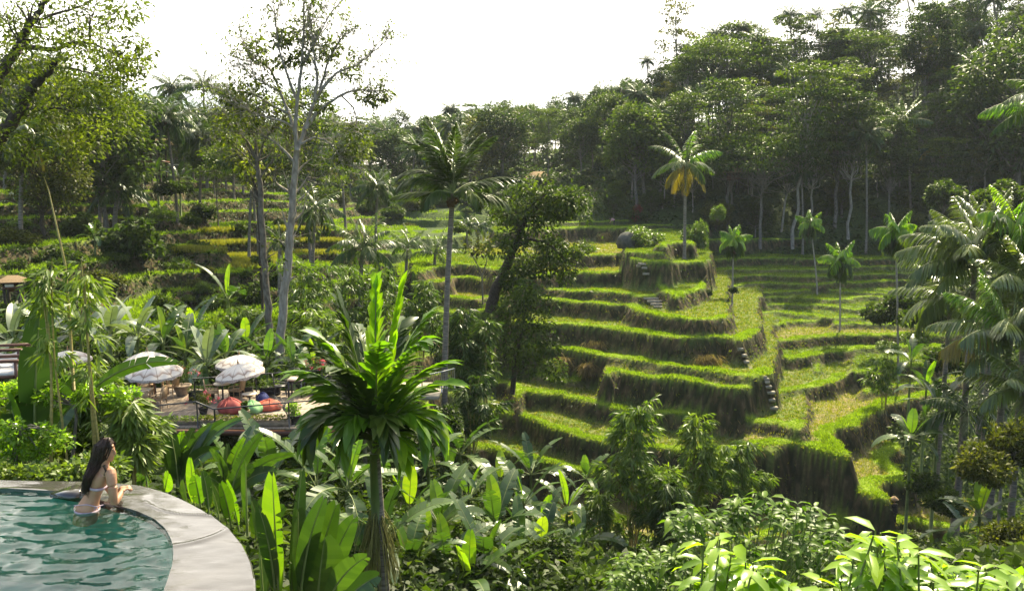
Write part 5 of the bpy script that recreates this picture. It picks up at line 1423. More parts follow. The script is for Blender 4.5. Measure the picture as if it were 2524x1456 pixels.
palm_px('coconut_palm', 'palm with a light feathery crown at the bottom of the right thicket', 2478, 40, (2492, 830),
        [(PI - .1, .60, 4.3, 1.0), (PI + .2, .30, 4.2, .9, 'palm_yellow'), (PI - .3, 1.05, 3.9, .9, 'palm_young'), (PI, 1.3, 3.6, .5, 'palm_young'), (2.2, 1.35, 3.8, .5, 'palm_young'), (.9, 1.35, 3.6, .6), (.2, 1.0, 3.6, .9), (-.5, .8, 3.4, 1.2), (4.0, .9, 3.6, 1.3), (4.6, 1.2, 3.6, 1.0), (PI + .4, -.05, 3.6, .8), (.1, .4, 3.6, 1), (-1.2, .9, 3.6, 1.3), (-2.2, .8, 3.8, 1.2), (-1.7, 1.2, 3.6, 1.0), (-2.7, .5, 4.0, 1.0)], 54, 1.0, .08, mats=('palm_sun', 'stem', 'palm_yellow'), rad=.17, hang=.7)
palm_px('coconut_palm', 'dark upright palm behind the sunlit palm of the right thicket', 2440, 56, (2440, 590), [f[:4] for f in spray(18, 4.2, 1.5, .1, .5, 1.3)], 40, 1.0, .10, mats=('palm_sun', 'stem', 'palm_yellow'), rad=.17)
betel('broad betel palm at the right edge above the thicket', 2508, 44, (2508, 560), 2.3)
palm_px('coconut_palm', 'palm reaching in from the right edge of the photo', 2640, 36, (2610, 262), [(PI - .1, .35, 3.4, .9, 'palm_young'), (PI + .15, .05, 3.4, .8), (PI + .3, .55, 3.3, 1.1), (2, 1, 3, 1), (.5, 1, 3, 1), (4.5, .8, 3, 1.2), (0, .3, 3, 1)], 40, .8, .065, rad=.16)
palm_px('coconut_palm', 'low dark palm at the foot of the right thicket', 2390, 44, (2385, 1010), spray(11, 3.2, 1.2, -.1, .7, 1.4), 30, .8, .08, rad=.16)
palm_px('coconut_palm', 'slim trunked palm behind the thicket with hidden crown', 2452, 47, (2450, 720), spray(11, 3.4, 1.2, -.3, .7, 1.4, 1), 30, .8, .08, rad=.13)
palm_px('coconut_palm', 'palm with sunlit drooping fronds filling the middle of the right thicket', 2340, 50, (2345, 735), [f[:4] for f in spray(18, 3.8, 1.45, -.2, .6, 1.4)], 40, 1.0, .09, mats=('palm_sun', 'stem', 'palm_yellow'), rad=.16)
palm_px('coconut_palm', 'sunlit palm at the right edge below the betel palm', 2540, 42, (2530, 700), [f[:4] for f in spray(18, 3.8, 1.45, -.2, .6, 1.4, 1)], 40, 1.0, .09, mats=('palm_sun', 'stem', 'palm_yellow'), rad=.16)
palm_px('coconut_palm', 'feathery palm at the right edge behind the fine leaved bushes', 2535, 38, (2525, 960), [f[:4] for f in spray(16, 3.2, 1.4, -.2, .6, 1.4, 2)], 40, .9, .08, mats=('palm_sun', 'stem', 'palm_yellow'), rad=.15)
# the broad leaved palm in front
def skirt(t, v, g):
    zc = P(927, 1285, 16).z - t.location.z
    mb = MB(); mb.tube([(0, 0, P(930, 1300, 16).z - t.location.z), (0, 0, zc + .4), (-.02, 0, v.z + .1)], [.115, .125, .10], 12); o = mb.build('crownshaft', M['crownshaft'], t, True); o.location = (v.x, 0, 0)
    mb = MB()
    for k in range(210):
        a = g.uniform(0, 6.28); r = g.uniform(.15, .55); dn = g.uniform(.6, 1.5); u = g.uniform(-.25, .25)
        mb.tube(curve((math.cos(a) * .1, math.sin(a) * .1, zc + u), (math.cos(a) * r, math.sin(a) * r, zc + u - dn), g.uniform(.1, .3), 6, g, .012), np.linspace(.009, .005, 6), 4, 0, g.uniform(.2, .9), cap=False)
    o = mb.build('flower_stalks', M['straw_stalk'], t); o.location = (v.x, 0, 0)
M['straw_stalk'] = leafmat('stringy_stalk', (.06, .06, .02), (.16, .16, .05), (.28, .25, .09), .2, .7, .2)
bp_ = lambda tt: np.where(tt > .93, .75, np.clip(np.sin(np.pi * (.22 + .70 * tt)), .3, 1) ** .6)
palm_px('fan_leaved_palm', 'palm with broad dark pleated fronds and stringy stalks standing before the deck', 938, 16, (926, 1128),
        [(1.35, 1.53, 3.45, .06, 'palm_lime', 3.6), (.05, 1.43, 3.4, .06, 'palm_lime', 3.6), (PI - .1, 1.42, 3.1, .15), (PI, 1.35, 2.7, .5, 'palm_young'), (.3, 1.36, 3.0, .4, 'palm_young'), (-.2, 1.25, 2.5, .8, 'palm_young'), (.15, 1.16, 2.2, 1.0, 'palm_young'), (PI + .2, 1.24, 2.4, .9, 'palm_young'), (PI - .25, 1.14, 2.1, 1.1, 'palm_young'),
         (-.6, 1.36, 2.9, .7, 'palm_young'), (PI + .6, 1.34, 2.8, .7), (-1.3, 1.40, 2.9, .8, 'palm_young'), (-2.0, 1.38, 2.6, 1.0), (1.2, 1.36, 2.8, .6), (2.0, 1.34, 2.8, .7),
         (0, 1.18, 2.0, 2.3, 'palm_young'), (PI, 1.18, 2.1, 2.3, 'palm_young'), (-.5, 1.25, 2.0, 2.5, 'palm_young'), (PI + .5, 1.22, 2.1, 2.5), (-1.2, 1.3, 2.0, 2.4), (-1.9, 1.3, 2.0, 2.5, 'palm_young'), (-.8, 1.05, 1.5, 2.6, 'palm_lime'), (.4, 1.1, 1.8, 2.2), (PI - .4, 1.1, 1.9, 2.2)],
        20, 1.0, .19, rad=.12, bark='palm_trunk', extra=skirt, bend=.3, hang=.28, prof=bp_, vee=.30, fw=1.8, stiff=2.6, start=.20)
# ---- bananas
def banana(label, px, py, d, L=2.0, n=8, mat='banana', seed=0, wide=.26, lime=1, torn=.3, e0=1.35, e1=.1, base_dz=0, name='banana_plant', group=None, only=None):
    g = np.random.default_rng(seed * 31 + 5)
    top = P(px, py, d); b = at(px, d, base_dz)
    if b.z > top.z - .35: b.z = top.z - .35
    t = thing(name, label, 'banana plant', b, 0, 1, group)
    h = top.z - b.z
    mb = MB(); mb.tube([(0, 0, -.2), (0, 0, h * .5), (0, 0, h + .05)], [.11 * L / 2, .09 * L / 2, .05 * L / 2], 9); mb.build('stem', M['stem'], t, True)
    a0 = g.uniform(0, 6.28)
    for k in range(n):
        f = k / max(1, n - 1)
        mb = MB()
        li = k < lime
        banana_leaf(mb, g, (0, 0, 0), a0 + k * 2.4 + g.uniform(-.3, .3), e0 + (e1 - e0) * f + g.uniform(-.12, .12) + (.1 if li else 0), L * g.uniform(.8, 1.1) * (.75 if li else 1), L * wide * g.uniform(.85, 1.15), .22, (.25 if li else .5 + 1.0 * f) * g.uniform(.8, 1.25), 0.02 if li else torn, 0, 1, g.uniform(.35, .65) + (.2 if li else 0), roll=g.uniform(-.3, .3))
        o = mb.build('leaf', [M['palm_young'] if (li and mat == 'banana') else M[mat], M['stem']], t); o.location = (0, 0, h)
    return t
for i, (px, py, d, L, n, lime, lb) in enumerate([
    (1000, 1262, 30, 1.9, 8, 2, 'banana plant with two lime leaves just right of the stringy palm stalks'),
    (1078, 1300, 28, 1.9, 9, 1, 'banana plant with ragged pale leaves in the middle of the gully'),
    (1152, 1232, 33, 1.8, 8, 1, 'banana plant with glossy leaves below the railing landing'),
    (1218, 1310, 30, 2.0, 9, 1, 'large banana plant with torn leaves right of the gully middle'),
    (1292, 1246, 36, 1.9, 8, 1, 'banana plant at the right side of the gully under the lowest terraces'),
    (1190, 1400, 25, 1.8, 9, 1, 'banana plant with spread leaves near the bottom edge, middle of the gully'),
    (1092, 1410, 24, 1.7, 8, 1, 'banana plant at the bottom edge right of the stringy stalks'),
    (1285, 1392, 29, 1.9, 9, 0, 'banana plant with dull leaves at the bottom right of the gully'),
    (1402, 1262, 39, 2.1, 7, 2, 'banana plant with a tall lime leaf beside the straw patch'),
    (1345, 1300, 37, 1.8, 7, 1, 'banana plant left of the straw patch with one short lime leaf'),
    (1232, 1190, 40, 1.9, 7, 1, 'banana plant on the slope under the leaning tree'),
    (1310, 1170, 42, 2.0, 8, 0, 'dark banana plant against the lowest terrace wall'),
    (1130, 1120, 37, 2.2, 7, 0, 'tall dark banana plant below the steel balustrade'),
    (1050, 1150, 33, 1.9, 7, 1, 'shaded banana plant right behind the broad leaved palm'),
    (995, 1395, 23, 1.6, 8, 1, 'banana plant tucked behind the stringy stalks at the bottom edge'),
    (1370, 1420, 29, 1.8, 8, 0, 'dark banana plant at the bottom edge left of the brown bank'),
    (842, 1210, 23, 1.7, 7, 1, 'shaded banana plant left of the broad leaved palm trunk'),
    (765, 1205, 24, 1.8, 8, 0, 'dark banana plant under the front of the deck'),
    (842, 1150, 27, 2.0, 6, 1, 'banana plant with one upright leaf before the deck posts'),
    (650, 1190, 24, 1.7, 8, 0, 'dark banana plant below the left half of the deck'),
    (560, 1195, 23, 1.5, 8, 0, 'shaded banana plant under the deck corner railing'),
    (2270, 1080, 44, 1.7, 7, 3, 'banana plant with a round lime leaf beside the winding lower terrace'),
    (2458, 1272, 34, 1.8, 7, 2, 'banana plant with a broad sunlit leaf in the lower right corner bushes'),
    (2426, 1318, 36, 1.5, 6, 1, 'banana plant with a white backed leaf left of the corner bushes'),
    (2258, 892, 56, 1.7, 7, 1, 'banana plant with flat white leaves at the foot of the betel palm'),
    (2300, 960, 50, 1.8, 8, 1, 'banana plant under the palm thicket on the right'),
    (2335, 1010, 46, 1.9, 8, 0, 'dark banana plant in the shade of the palm thicket'),
    (930, 1340, 22, 1.6, 7, 0, 'banana plant behind the trunk of the broad leaved palm'),
    (1450, 1180, 44, 1.5, 6, 1, 'small banana plant left of the bamboo bushes'),
    (1150, 1445, 23, 1.7, 8, 2, 'banana plant cut by the bottom edge, in the middle of the photo'),
    (1045, 1350, 26, 1.7, 8, 1, 'banana plant between the stringy stalks and the gully middle'),
    (1255, 1450, 25, 1.8, 8, 1, 'banana plant at the bottom edge below the large torn one'),
    (1335, 1355, 32, 1.8, 8, 1, 'banana plant below the one with the short lime leaf'),
    (1440, 1340, 35, 1.6, 7, 1, 'banana plant at the left tip of the straw patch')]):
    banana(lb, px, py, d, L * 1.12, n + 1, 'banana', i + 1, .28, lime)
for i, (px, py, d, L, n, mt, lb) in enumerate([
    (20, 850, 38, 1.9, 8, 'silver', 'silvery leaved banana plant at the left edge behind the day beds'),
    (105, 838, 39, 2.0, 8, 'silver', 'silvery leaved banana plant behind the half hidden parasol'),
    (190, 828, 40, 2.0, 9, 'silver', 'silvery leaved banana plant between the two bamboo stems'),
    (262, 830, 40, 2.0, 9, 'silver', 'silvery leaved banana plant right of the bamboo stems'),
    (330, 838, 39, 1.9, 9, 'silver', 'silvery leaved banana plant behind the left pair of parasols'),
    (395, 850, 38, 2.0, 7, 'banana', 'bright green banana plant right above the left pair of parasols'),
    (448, 885, 38, 2.1, 7, 'banana', 'banana plant with dark slanting leaves between the parasol pairs'),
    (500, 905, 37, 1.9, 8, 'silver', 'silvery leaved banana plant left of the middle parasols'),
    (548, 890, 39, 2.0, 8, 'banana', 'banana plant with folded leaves behind the middle parasols'),
    (650, 895, 38, 1.8, 7, 'banana', 'banana plant at the foot of the bare tree behind the back railing'),
    (715, 905, 38, 1.9, 7, 'banana', 'banana plant with upright lime leaves right of the bare tree foot'),
    (765, 910, 39, 1.9, 8, 'banana', 'banana plant behind the pink flowers at the back railing'),
    (600, 850, 42, 1.8, 8, 'banana', 'banana plant standing higher behind the middle parasols'),
    (470, 830, 43, 2.0, 8, 'banana', 'banana plant with dark leaves below the grassy bank'),
    (560, 740, 50, 2.4, 5, 'banana', 'narrow tall banana plant with one rolled upright leaf on the left slope'),
    (60, 790, 44, 1.7, 7, 'banana', 'banana plant at the far left below the grassy mound'),
    (130, 428, 74, 2.0, 9, 'banana', 'light banana plant on the crest of the left slope under the trees'),
    (402, 432, 82, 2.0, 9, 'banana', 'light banana plant below the timber pavilion'),
    (455, 440, 84, 1.9, 9, 'banana', 'light banana plant right of the timber pavilion'),
    (240, 585, 62, 1.5, 6, 'banana', 'small banana plant with lime leaves left of the dark drooping shrub'),
    (60, 505, 64, 1.6, 8, 'banana', 'banana plant in the grass at the far left of the slope')]):
    banana(lb, px, py, d, L, n, mt, i + 60, .30 if mt == 'silver' else .26, 1 if mt == 'banana' else 0, .08 if mt == 'silver' else .25, 1.4, .35)
# ---- paddle leaved clumps at the pool: every leaf drawn from its foot to its tip
def paddle(name, label, d, leaves, cat='plant', mat='leaf_gloss', extra_z=0):
    g = np.random.default_rng(len(label) * 13)
    b = P(leaves[0][0], leaves[0][1], d)
    t = thing(name, label, cat, b)
    for lf in leaves:
        x0, y0, x1, y1, w, dr, mt = lf[:7]
        dd = d + g.uniform(-.3, .3) if len(lf) < 8 else d + lf[7]
        p0, p1 = P(x0, y0, dd), P(x1, y1, dd + g.uniform(-.25, .35))
        v = p1 - p0; Ln = v.length * 1.04
        az = math.atan2(v.y, v.x); e = math.asin(max(-1, min(1, v.z / v.length)))
        mb = MB(); banana_leaf(mb, g, (0, 0, 0), az, e + dr * .42, Ln / 1.12, w * 1.15 / ppm(d), .12, dr, .08, 0, 1, g.uniform(.4, .6), 1.5, 16, .2, (PI / 2 if abs(v.x) + abs(v.z) > 2 * abs(v.y) else 0) + g.uniform(-.45, .45))
        mb.build('leaf', [M[mt], M['stem']], t, False, p0 - b)
    return t
G_, B_, Y_ = 'leaf_gloss', 'banana', 'palm_young'
paddle('heliconia_clump', 'clump of tall broad dark green leaves at the outer edge of the pool', 9.4, [
    (690, 1510, 672, 1188, 88, .05, Y_), (735, 1510, 735, 1270, 95, .05, G_), (715, 1500, 742, 1178, 55, .1, B_), (760, 1510, 825, 1255, 80, .15, G_), (780, 1520, 800, 1330, 110, .1, G_), (650, 1510, 640, 1330, 60, .2, G_),
    (790, 1490, 868, 1285, 60, .3, B_), (740, 1480, 795, 1240, 50, .3, B_), (800, 1500, 900, 1375, 55, .6, B_), (770, 1500, 905, 1430, 60, .9, B_), (680, 1480, 640, 1260, 45, .3, B_), (820, 1520, 930, 1420, 60, .7, B_)], 'plant')
paddle('heliconia_clump', 'tall lance leaf with pale midrib standing behind the curve of the pool rim', 11.0, [
    (610, 1320, 606, 1145, 62, .1, B_), (590, 1310, 560, 1190, 34, .2, Y_), (570, 1300, 545, 1195, 34, .2, Y_), (630, 1330, 655, 1230, 46, .3, B_), (640, 1340, 622, 1240, 44, .2, G_), (560, 1290, 530, 1200, 30, .3, G_), (650, 1330, 700, 1250, 40, .6, B_)])
paddle('heliconia_clump', 'short bright leaves peeping over the middle of the pool rim', 10.6, [
    (480, 1255, 470, 1135, 40, .1, Y_), (495, 1250, 480, 1175, 36, .1, Y_), (515, 1265, 500, 1165, 28, .2, B_), (405, 1215, 415, 1168, 40, .1, Y_), (460, 1240, 450, 1185, 34, .2, G_), (540, 1280, 520, 1200, 30, .2, G_)])
paddle('heliconia_clump', 'small rounded leaf and shoot right beside the bather hands', 10.2, [(355, 1205, 338, 1168, 26, .3, B_), (365, 1205, 360, 1172, 24, .5, B_), (345, 1205, 350, 1175, 20, .3, G_)])
paddle('ginger_clump', 'fountain of long glossy ginger leaves below the deck railing', 17.5, [
    (440, 1200, 398, 1045, 44, .2, G_), (440, 1200, 418, 1056, 40, .2, G_), (442, 1200, 448, 1070, 34, .2, Y_), (444, 1200, 475, 1062, 36, .4, G_), (446, 1200, 515, 1051, 30, .6, G_), (446, 1200, 545, 1040, 26, .7, B_), (450, 1200, 590, 1034, 24, .8, B_),
    (436, 1200, 380, 1073, 34, .6, G_), (440, 1200, 500, 1089, 34, .9, G_), (436, 1200, 395, 1100, 30, 1.1, G_), (445, 1200, 470, 1100, 36, .5, Y_), (448, 1200, 540, 1106, 34, 1.2, G_), (448, 1200, 420, 1089, 36, .6, G_)])
paddle('ginger_clump', 'dark glossy leaves hanging right of the fountain of ginger leaves', 16.5, [
    (560, 1230, 520, 1110, 36, .7, G_), (560, 1230, 600, 1085, 34, .6, Y_), (565, 1230, 640, 1075, 30, .5, B_), (565, 1230, 625, 1150, 40, 1.2, G_), (560, 1230, 500, 1170, 36, 1.2, G_), (565, 1230, 680, 1160, 36, 1.1, G_), (560, 1230, 560, 1100, 30, .3, G_), (565, 1230, 720, 1120, 30, .9, G_)])
paddle('banana_plant', 'near banana plant with one huge upright leaf at the left edge', 12.0, [
    (84, 1120, 100, 765, 88, .1, B_), (60, 1160, 20, 975, 60, .3, Y_), (60, 1160, 70, 980, 100, .4, G_), (95, 1150, 195, 985, 42, .5, G_), (80, 1150, 160, 1090, 30, 1.4, B_), (70, 1150, 10, 1060, 60, 1.2, G_)], 'banana plant')
paddle('banana_plant', 'near banana leaf arching right in front of the left parasols', 12.6, [
    (200, 985, 432, 892, 30, .9, G_), (190, 985, 150, 940, 40, .8, B_)], 'banana plant')
# ================================================================ BARE TREES
def limb_tree(name, label, d, base, limbs, mat='bark', ntw=60, seed=1, leafy=(), leafmat_='leaf_olive', twig=1.0, cat='tree', dens=1.0):
    """limbs: list of (points in the picture, depth offset, radius at foot, radius at end); twigs grow from their outer parts"""
    g = np.random.default_rng(seed)
    b = P(*base, d); b.z = min(b.z, hz(b.x, b.y)) if abs(b.z - hz(b.x, b.y)) < 6 else b.z
    t = thing(name, label, cat, b)
    mb = MB(); tips = []
    for k, (pts, do, r0, r1) in enumerate(limbs):
        w = np.array([tuple(P(x, y, d + do * (i / max(1, len(pts) - 1))) - b) for i, (x, y) in enumerate(pts)])
        if k == 0: w[0, 2] = -.3
        w = catmull(w, 5); w[1:] += g.normal(0, r0 * .12, (len(w) - 1, 3))
        mb.tube(w, np.linspace(r0, r1, len(w)), 8, 0)
        n = max(3, int(ntw * twig * (.3 if k == 0 else 1) * len(w) / 20))
        for q in range(n):
            i = int(g.integers(int(len(w) * .35), len(w)))
            s = w[i]; dirv = nrm(w[min(i + 1, len(w) - 1)] - w[i - 1])
            L = g.uniform(.5, 2.2) * (1.1 - .5 * i / len(w)) * d / 40
            dv = nrm(dirv * .8 + rdirs(g, 1)[0] * .9 + UP * .35)
            e = s + dv * L; m_ = s + dv * L * .5 + g.normal(0, .1 * L, 3)
            tw = catmull(np.array([s, m_, e + UP * .1 * L]), 3)
            mb.tube(tw, np.linspace(max(.012, r1 * .55), .008, len(tw)), 4, 0, cap=False); tips.append(e)
            for z in range(3):
                dv2 = nrm(dv + rdirs(g, 1)[0] * 1.0 + UP * .15); s2 = tw[int(g.integers(2, len(tw)))]; e2 = s2 + dv2 * L * g.uniform(.35, .75)
                mb.tube([s2, (s2 + e2) / 2 + g.normal(0, .06 * L, 3), e2], [.010, .008, .005], 3, 0, cap=False); tips.append(e2)
    mb.build('branches', M[mat], t, True)
    cr = MB()
    for (x, y, r, n, do) in leafy:
        c = np.array(tuple(P(x, y, d + do) - b)); rr = r / ppm(d)
        for q in range(3):
            cc = c + g.normal(0, .4, 3) * rr
            clump(cr, g, cc, (rr * .85, rr * .85, rr * .6), int(n * dens / 3), .24 * d / 40, .12 * d / 40, 0, g.uniform(.3, .8), .3, .7)
    for e in tips:
        if g.random() < .35: clump(cr, g, e, .18, int(g.integers(2, 6)), .2 * d / 40, .09 * d / 40, 0, g.uniform(.3, .8), .3, shell=.2)
    cr.build('leaves', M[leafmat_], t)
    return t
limb_tree('bare_tree', 'tall half bare tree with pale forked trunk rising against the white sky', 41, (686, 892), [
    ([(686, 892), (694, 800), (705, 700), (714, 600), (722, 480), (732, 372)], 0, .25, .16),
    ([(732, 372), (728, 320), (733, 250), (742, 170), (747, 90), (750, 20), (752, -20)], -.5, .12, .02),
    ([(732, 372), (752, 318), (772, 262), (788, 225), (806, 160), (830, 110), (862, 70)], .8, .12, .02),
    ([(752, 318), (790, 270), (840, 235), (880, 222), (920, 225), (945, 240)], .5, .09, .015),
    ([(772, 262), (782, 200), (775, 140), (768, 80), (760, 30)], -1, .08, .015),
    ([(788, 225), (830, 180), (880, 160), (930, 120), (955, 98)], 1, .07, .012),
    ([(840, 235), (870, 265), (880, 300), (868, 330)], 1, .05, .012),
    ([(730, 340), (712, 280), (690, 225), (665, 170), (620, 140), (590, 95)], .5, .10, .012),
    ([(733, 250), (710, 190), (690, 130), (680, 60), (676, 10)], -1, .08, .012),
    ([(712, 280), (670, 260), (630, 235), (590, 225), (545, 240)], 1, .07, .012),
    ([(742, 170), (770, 120), (800, 60), (825, 15)], 1, .06, .012),
    ([(728, 320), (700, 300), (660, 290), (620, 275), (575, 250)], -1, .07, .012),
    ([(726, 400), (700, 370), (670, 345), (640, 330), (590, 318)], 1, .08, .012),
    ([(735, 360), (770, 340), (800, 345), (830, 370), (845, 410)], -.5, .07, .012),
    ([(690, 225), (660, 210), (625, 190), (585, 160)], -1, .05, .012)], 'bark_pale', 42, 11,
    [(690, 92, 30, 330, 0), (765, 95, 42, 420, .5), (735, 140, 30, 260, 0), (640, 115, 30, 240, 0), (818, 122, 32, 260, 1), (872, 168, 30, 220, 1), (930, 220, 30, 240, .5), (875, 362, 40, 360, 0), (852, 380, 28, 220, 0), (625, 210, 36, 260, 0), (585, 245, 34, 260, 0), (655, 270, 34, 200, 0), (900, 245, 22, 140, .5), (800, 260, 24, 120, 0), (610, 300, 30, 170, 0), (700, 160, 24, 150, 0)], 'leaf_yellow', 1.0, dens=.75)
limb_tree('bare_tree', 'slender grey tree with sparse olive leaves left of the tall half bare tree', 43, (668, 892), [
    ([(668, 892), (662, 780), (655, 680), (645, 560), (640, 455), (634, 400)], 0, .22, .12),
    ([(634, 400), (610, 350), (575, 315), (540, 290), (522, 262)], 1, .08, .012),
    ([(634, 400), (655, 340), (690, 300), (715, 270)], -1, .07, .012),
    ([(640, 430), (600, 380), (560, 350), (530, 345)], 1, .06, .012),
    ([(634, 400), (628, 340), (600, 290), (585, 240)], 0, .07, .012),
    ([(640, 440), (668, 400), (700, 375), (720, 350)], 0, .06, .012)], 'bark', 40, 12,
    [(560, 285, 36, 240, 0), (600, 260, 30, 200, 0), (640, 250, 34, 200, 0), (700, 275, 40, 220, 0), (560, 330, 26, 120, 0), (660, 320, 30, 140, 0), (620, 400, 26, 140, 0)], 'leaf_yellow', .9, dens=.7)
limb_tree('bare_tree', 'thin leaning stem with drooping pods between the bare trees and the left slope', 52, (640, 560), [
    ([(640, 560), (634, 480), (612, 420), (585, 380), (560, 352)], 0, .10, .02), ([(634, 480), (660, 430), (700, 410)], 0, .06, .012)], 'bark_dark', 30, 14, [(620, 430, 34, 160, 0), (590, 390, 30, 120, 0)], twig=.6)
skyline_tree('albizia_tree', 'pad1', 'pale layered tree seen behind the branches of the bare tree', 768, 225, 75, .9)
skyline_tree('albizia_tree', 'umb1', 'feathery layered tree behind the slender grey tree', 640, 330, 78, .9)
skyline_tree('albizia_tree', 'umb1', 'low yellowish layered tree under the bare tree crown', 545, 352, 84, .6)
# the big leaning tree at the upper left
lv = []
gl_ = np.random.default_rng(21)
for (x, y, r) in [(30, 30, 60), (110, 25, 60), (190, 30, 55), (260, 20, 50), (300, 60, 45), (20, 120, 60), (90, 90, 50), (170, 90, 50), (240, 95, 50), (300, 125, 45), (325, 170, 34), (40, 200, 55), (110, 170, 45), (190, 150, 50), (260, 160, 45), (150, 215, 50), (220, 235, 45), (280, 225, 45), (310, 270, 34), (70, 275, 50), (150, 290, 50), (220, 305, 45), (260, 330, 40), (20, 330, 50), (110, 350, 45), (180, 365, 40), (40, 70, 50), (330, 110, 28), (290, 190, 40), (60, 150, 50), (-30, 60, 60), (-20, 200, 60)]:
    lv.append((x, y, r * 1.2, 300, gl_.uniform(-3, 3)))
limb_tree('leaning_tree', 'big leafy tree leaning in from the left edge with dark boughs against the sky', 32, (-70, 560), [
    ([(-70, 560), (-40, 430), (-5, 345), (35, 295), (70, 238), (98, 195), (125, 165), (150, 140)], 0, .36, .08),
    ([(-20, 250), (0, 180), (30, 140), (50, 105), (62, 78), (90, 35), (118, -10)], 1, .24, .10),
    ([(-45, 440), (-40, 330), (-20, 250)], .5, .26, .2),
    ([(45, 115), (80, 118), (140, 123), (160, 112), (180, 106), (222, 107), (260, 122), (300, 145)], 0, .11, .02),
    ([(60, 265), (80, 272), (110, 266), (150, 268), (185, 276)], -1, .10, .02),
    ([(125, 165), (180, 170), (240, 185), (300, 200)], 1, .05, .015), ([(222, 107), (221, 60), (235, 20)], 0, .05, .015), ([(118, 40), (170, 25), (220, 10)], 1, .06, .015)], 'bark_dark', 26, 22, lv, 'leaf_yellow', .5, dens=.8)
# the vine covered tree leaning over the terraces
lv = [(x, y, r, n, gl_.uniform(-1.5, 1.5)) for x, y, r, n in [(1262, 520, 40, 420), (1295, 505, 45, 460), (1335, 500, 45, 420), (1375, 490, 45, 420), (1410, 475, 40, 360), (1425, 510, 34, 260), (1385, 530, 40, 300), (1300, 555, 48, 460), (1265, 590, 42, 420), (1320, 600, 48, 420), (1365, 605, 46, 380), (1400, 640, 40, 360), (1425, 620, 26, 160), (1345, 650, 46, 360), (1285, 640, 40, 360), (1255, 665, 34, 300), (1240, 705, 30, 280), (1310, 690, 36, 220), (1400, 680, 26, 150), (1225, 745, 26, 220), (1290, 470, 30, 180)]]
limb_tree('vine_covered_tree', 'dark leaning tree smothered in vines at the left end of the terraces', 58, (1208, 760), [
    ([(1208, 775), (1222, 715), (1245, 665), (1268, 610), (1285, 560), (1305, 520), (1335, 490)], 0, .42, .16),
    ([(1268, 610), (1310, 590), (1350, 600), (1395, 640), (1425, 650)], -1, .16, .03), ([(1305, 520), (1350, 500), (1400, 480), (1440, 470)], 1, .14, .02), ([(1285, 560), (1255, 540), (1240, 520)], 0, .10, .02), ([(1350, 600), (1345, 650), (1330, 700)], 0, .06, .01)], 'bark_dark', 26, 31, lv, 'leaf_forest', .7, dens=.95)
lv = [(x, y, r, n, gl_.uniform(-1.5, 1.5)) for x, y, r, n in [(1300, 720, 40, 360), (1330, 740, 36, 320), (1275, 760, 45, 400), (1320, 790, 48, 420), (1262, 810, 44, 400), (1300, 850, 48, 420), (1340, 840, 34, 300), (1345, 885, 34, 300), (1365, 915, 26, 220), (1250, 860, 44, 380), (1375, 940, 14, 90), (1310, 900, 36, 300), (1230, 790, 36, 320)]]
limb_tree('leafy_tree', 'round dark leafy tree hanging in front of the left terrace ends', 54, (1262, 960), [([(1262, 975), (1270, 890), (1285, 820), (1300, 740)], 0, .2, .05), ([(1285, 820), (1320, 800), (1350, 850), (1368, 910)], 0, .09, .02)], 'bark_dark', 16, 32, lv, 'leaf', .5, dens=.7)
limb_tree('bare_shrub', 'thin bare tree with few olive leaves beside the tall coconut trunk', 66, (1180, 700), [([(1190, 740), (1188, 680), (1170, 640), (1150, 612)], 0, .08, .02), ([(1188, 680), (1200, 640), (1180, 605)], 0, .05, .012)], 'bark', 30, 33, [(1160, 615, 26, 90, 0), (1190, 610, 24, 80, 0)], 'leaf_olive', .6)

# ================================================================ BAMBOO
def bamboo(name, label, px, py0, py1, d, halfw, seed, ncul=7, nspray=70, mat='bamboo', L=.30, tone=.5, lean=0, culm='culm', cat='bamboo', umin=.22, spr=1.0):
    """canes with drooping fans of narrow leaves between picture rows py0 (foot) and py1 (top)"""
    g = np.random.default_rng(seed)
    b = P(px, py0, d); t = thing(name, label, cat, b)
    H_ = (P(px, py1, d) - b).z; w = halfw / ppm(d)
    cu, fo = MB(), MB()
    for k in range(ncul):
        a = g.uniform(0, 6.28); hf = 1.02 - .68 * (k / ncul if ncul > 3 else .3 * k / ncul); rr = w * (g.uniform(.05, .5) if hf > .8 else g.uniform(.5, 1.1))
        hh = H_ * hf
        e = np.array((math.cos(a) * rr + lean * w, math.sin(a) * rr * .8, hh))
        pa = catmull(np.array([(math.cos(a) * .15, math.sin(a) * .15, -.3), e * (.35, .35, .55), e * (.7, .7, .88), e]), 4)
        cu.tube(pa, np.linspace(.032, .010, len(pa)) * (.7 if d < 20 else 1), 6, 0)
        for q in range(nspray // ncul):
            u = g.uniform(umin, 1) ** .7; i = int(u * (len(pa) - 1))
            aa = g.uniform(0, 6.28); ln = g.uniform(.25, .8) * w * .55 * spr
            s = pa[i]; tip = s + np.array((math.cos(aa) * ln, math.sin(aa) * ln, g.uniform(-.1, .35) * ln))
            nl = int(g.integers(9, 16)); tone_ = tone + g.normal(0, .15)
            u_ = g.uniform(.35, 1, nl)[:, None]
            p = s + (tip - s) * u_ + g.normal(0, .03, (nl, 3))
            dv = nrm(np.array((math.cos(aa), math.sin(aa), -.55)) + g.normal(0, .5, (nl, 3)))
            blades(fo, p, dv, L * g.uniform(.7, 1.3, nl), L * .17, g, 0, np.clip(tone_ + g.normal(0, .12, nl), 0, 1), .1, .25, True)
    cu.build('canes', M[culm], t, True); fo.build('foliage', M[mat], t)
    return t
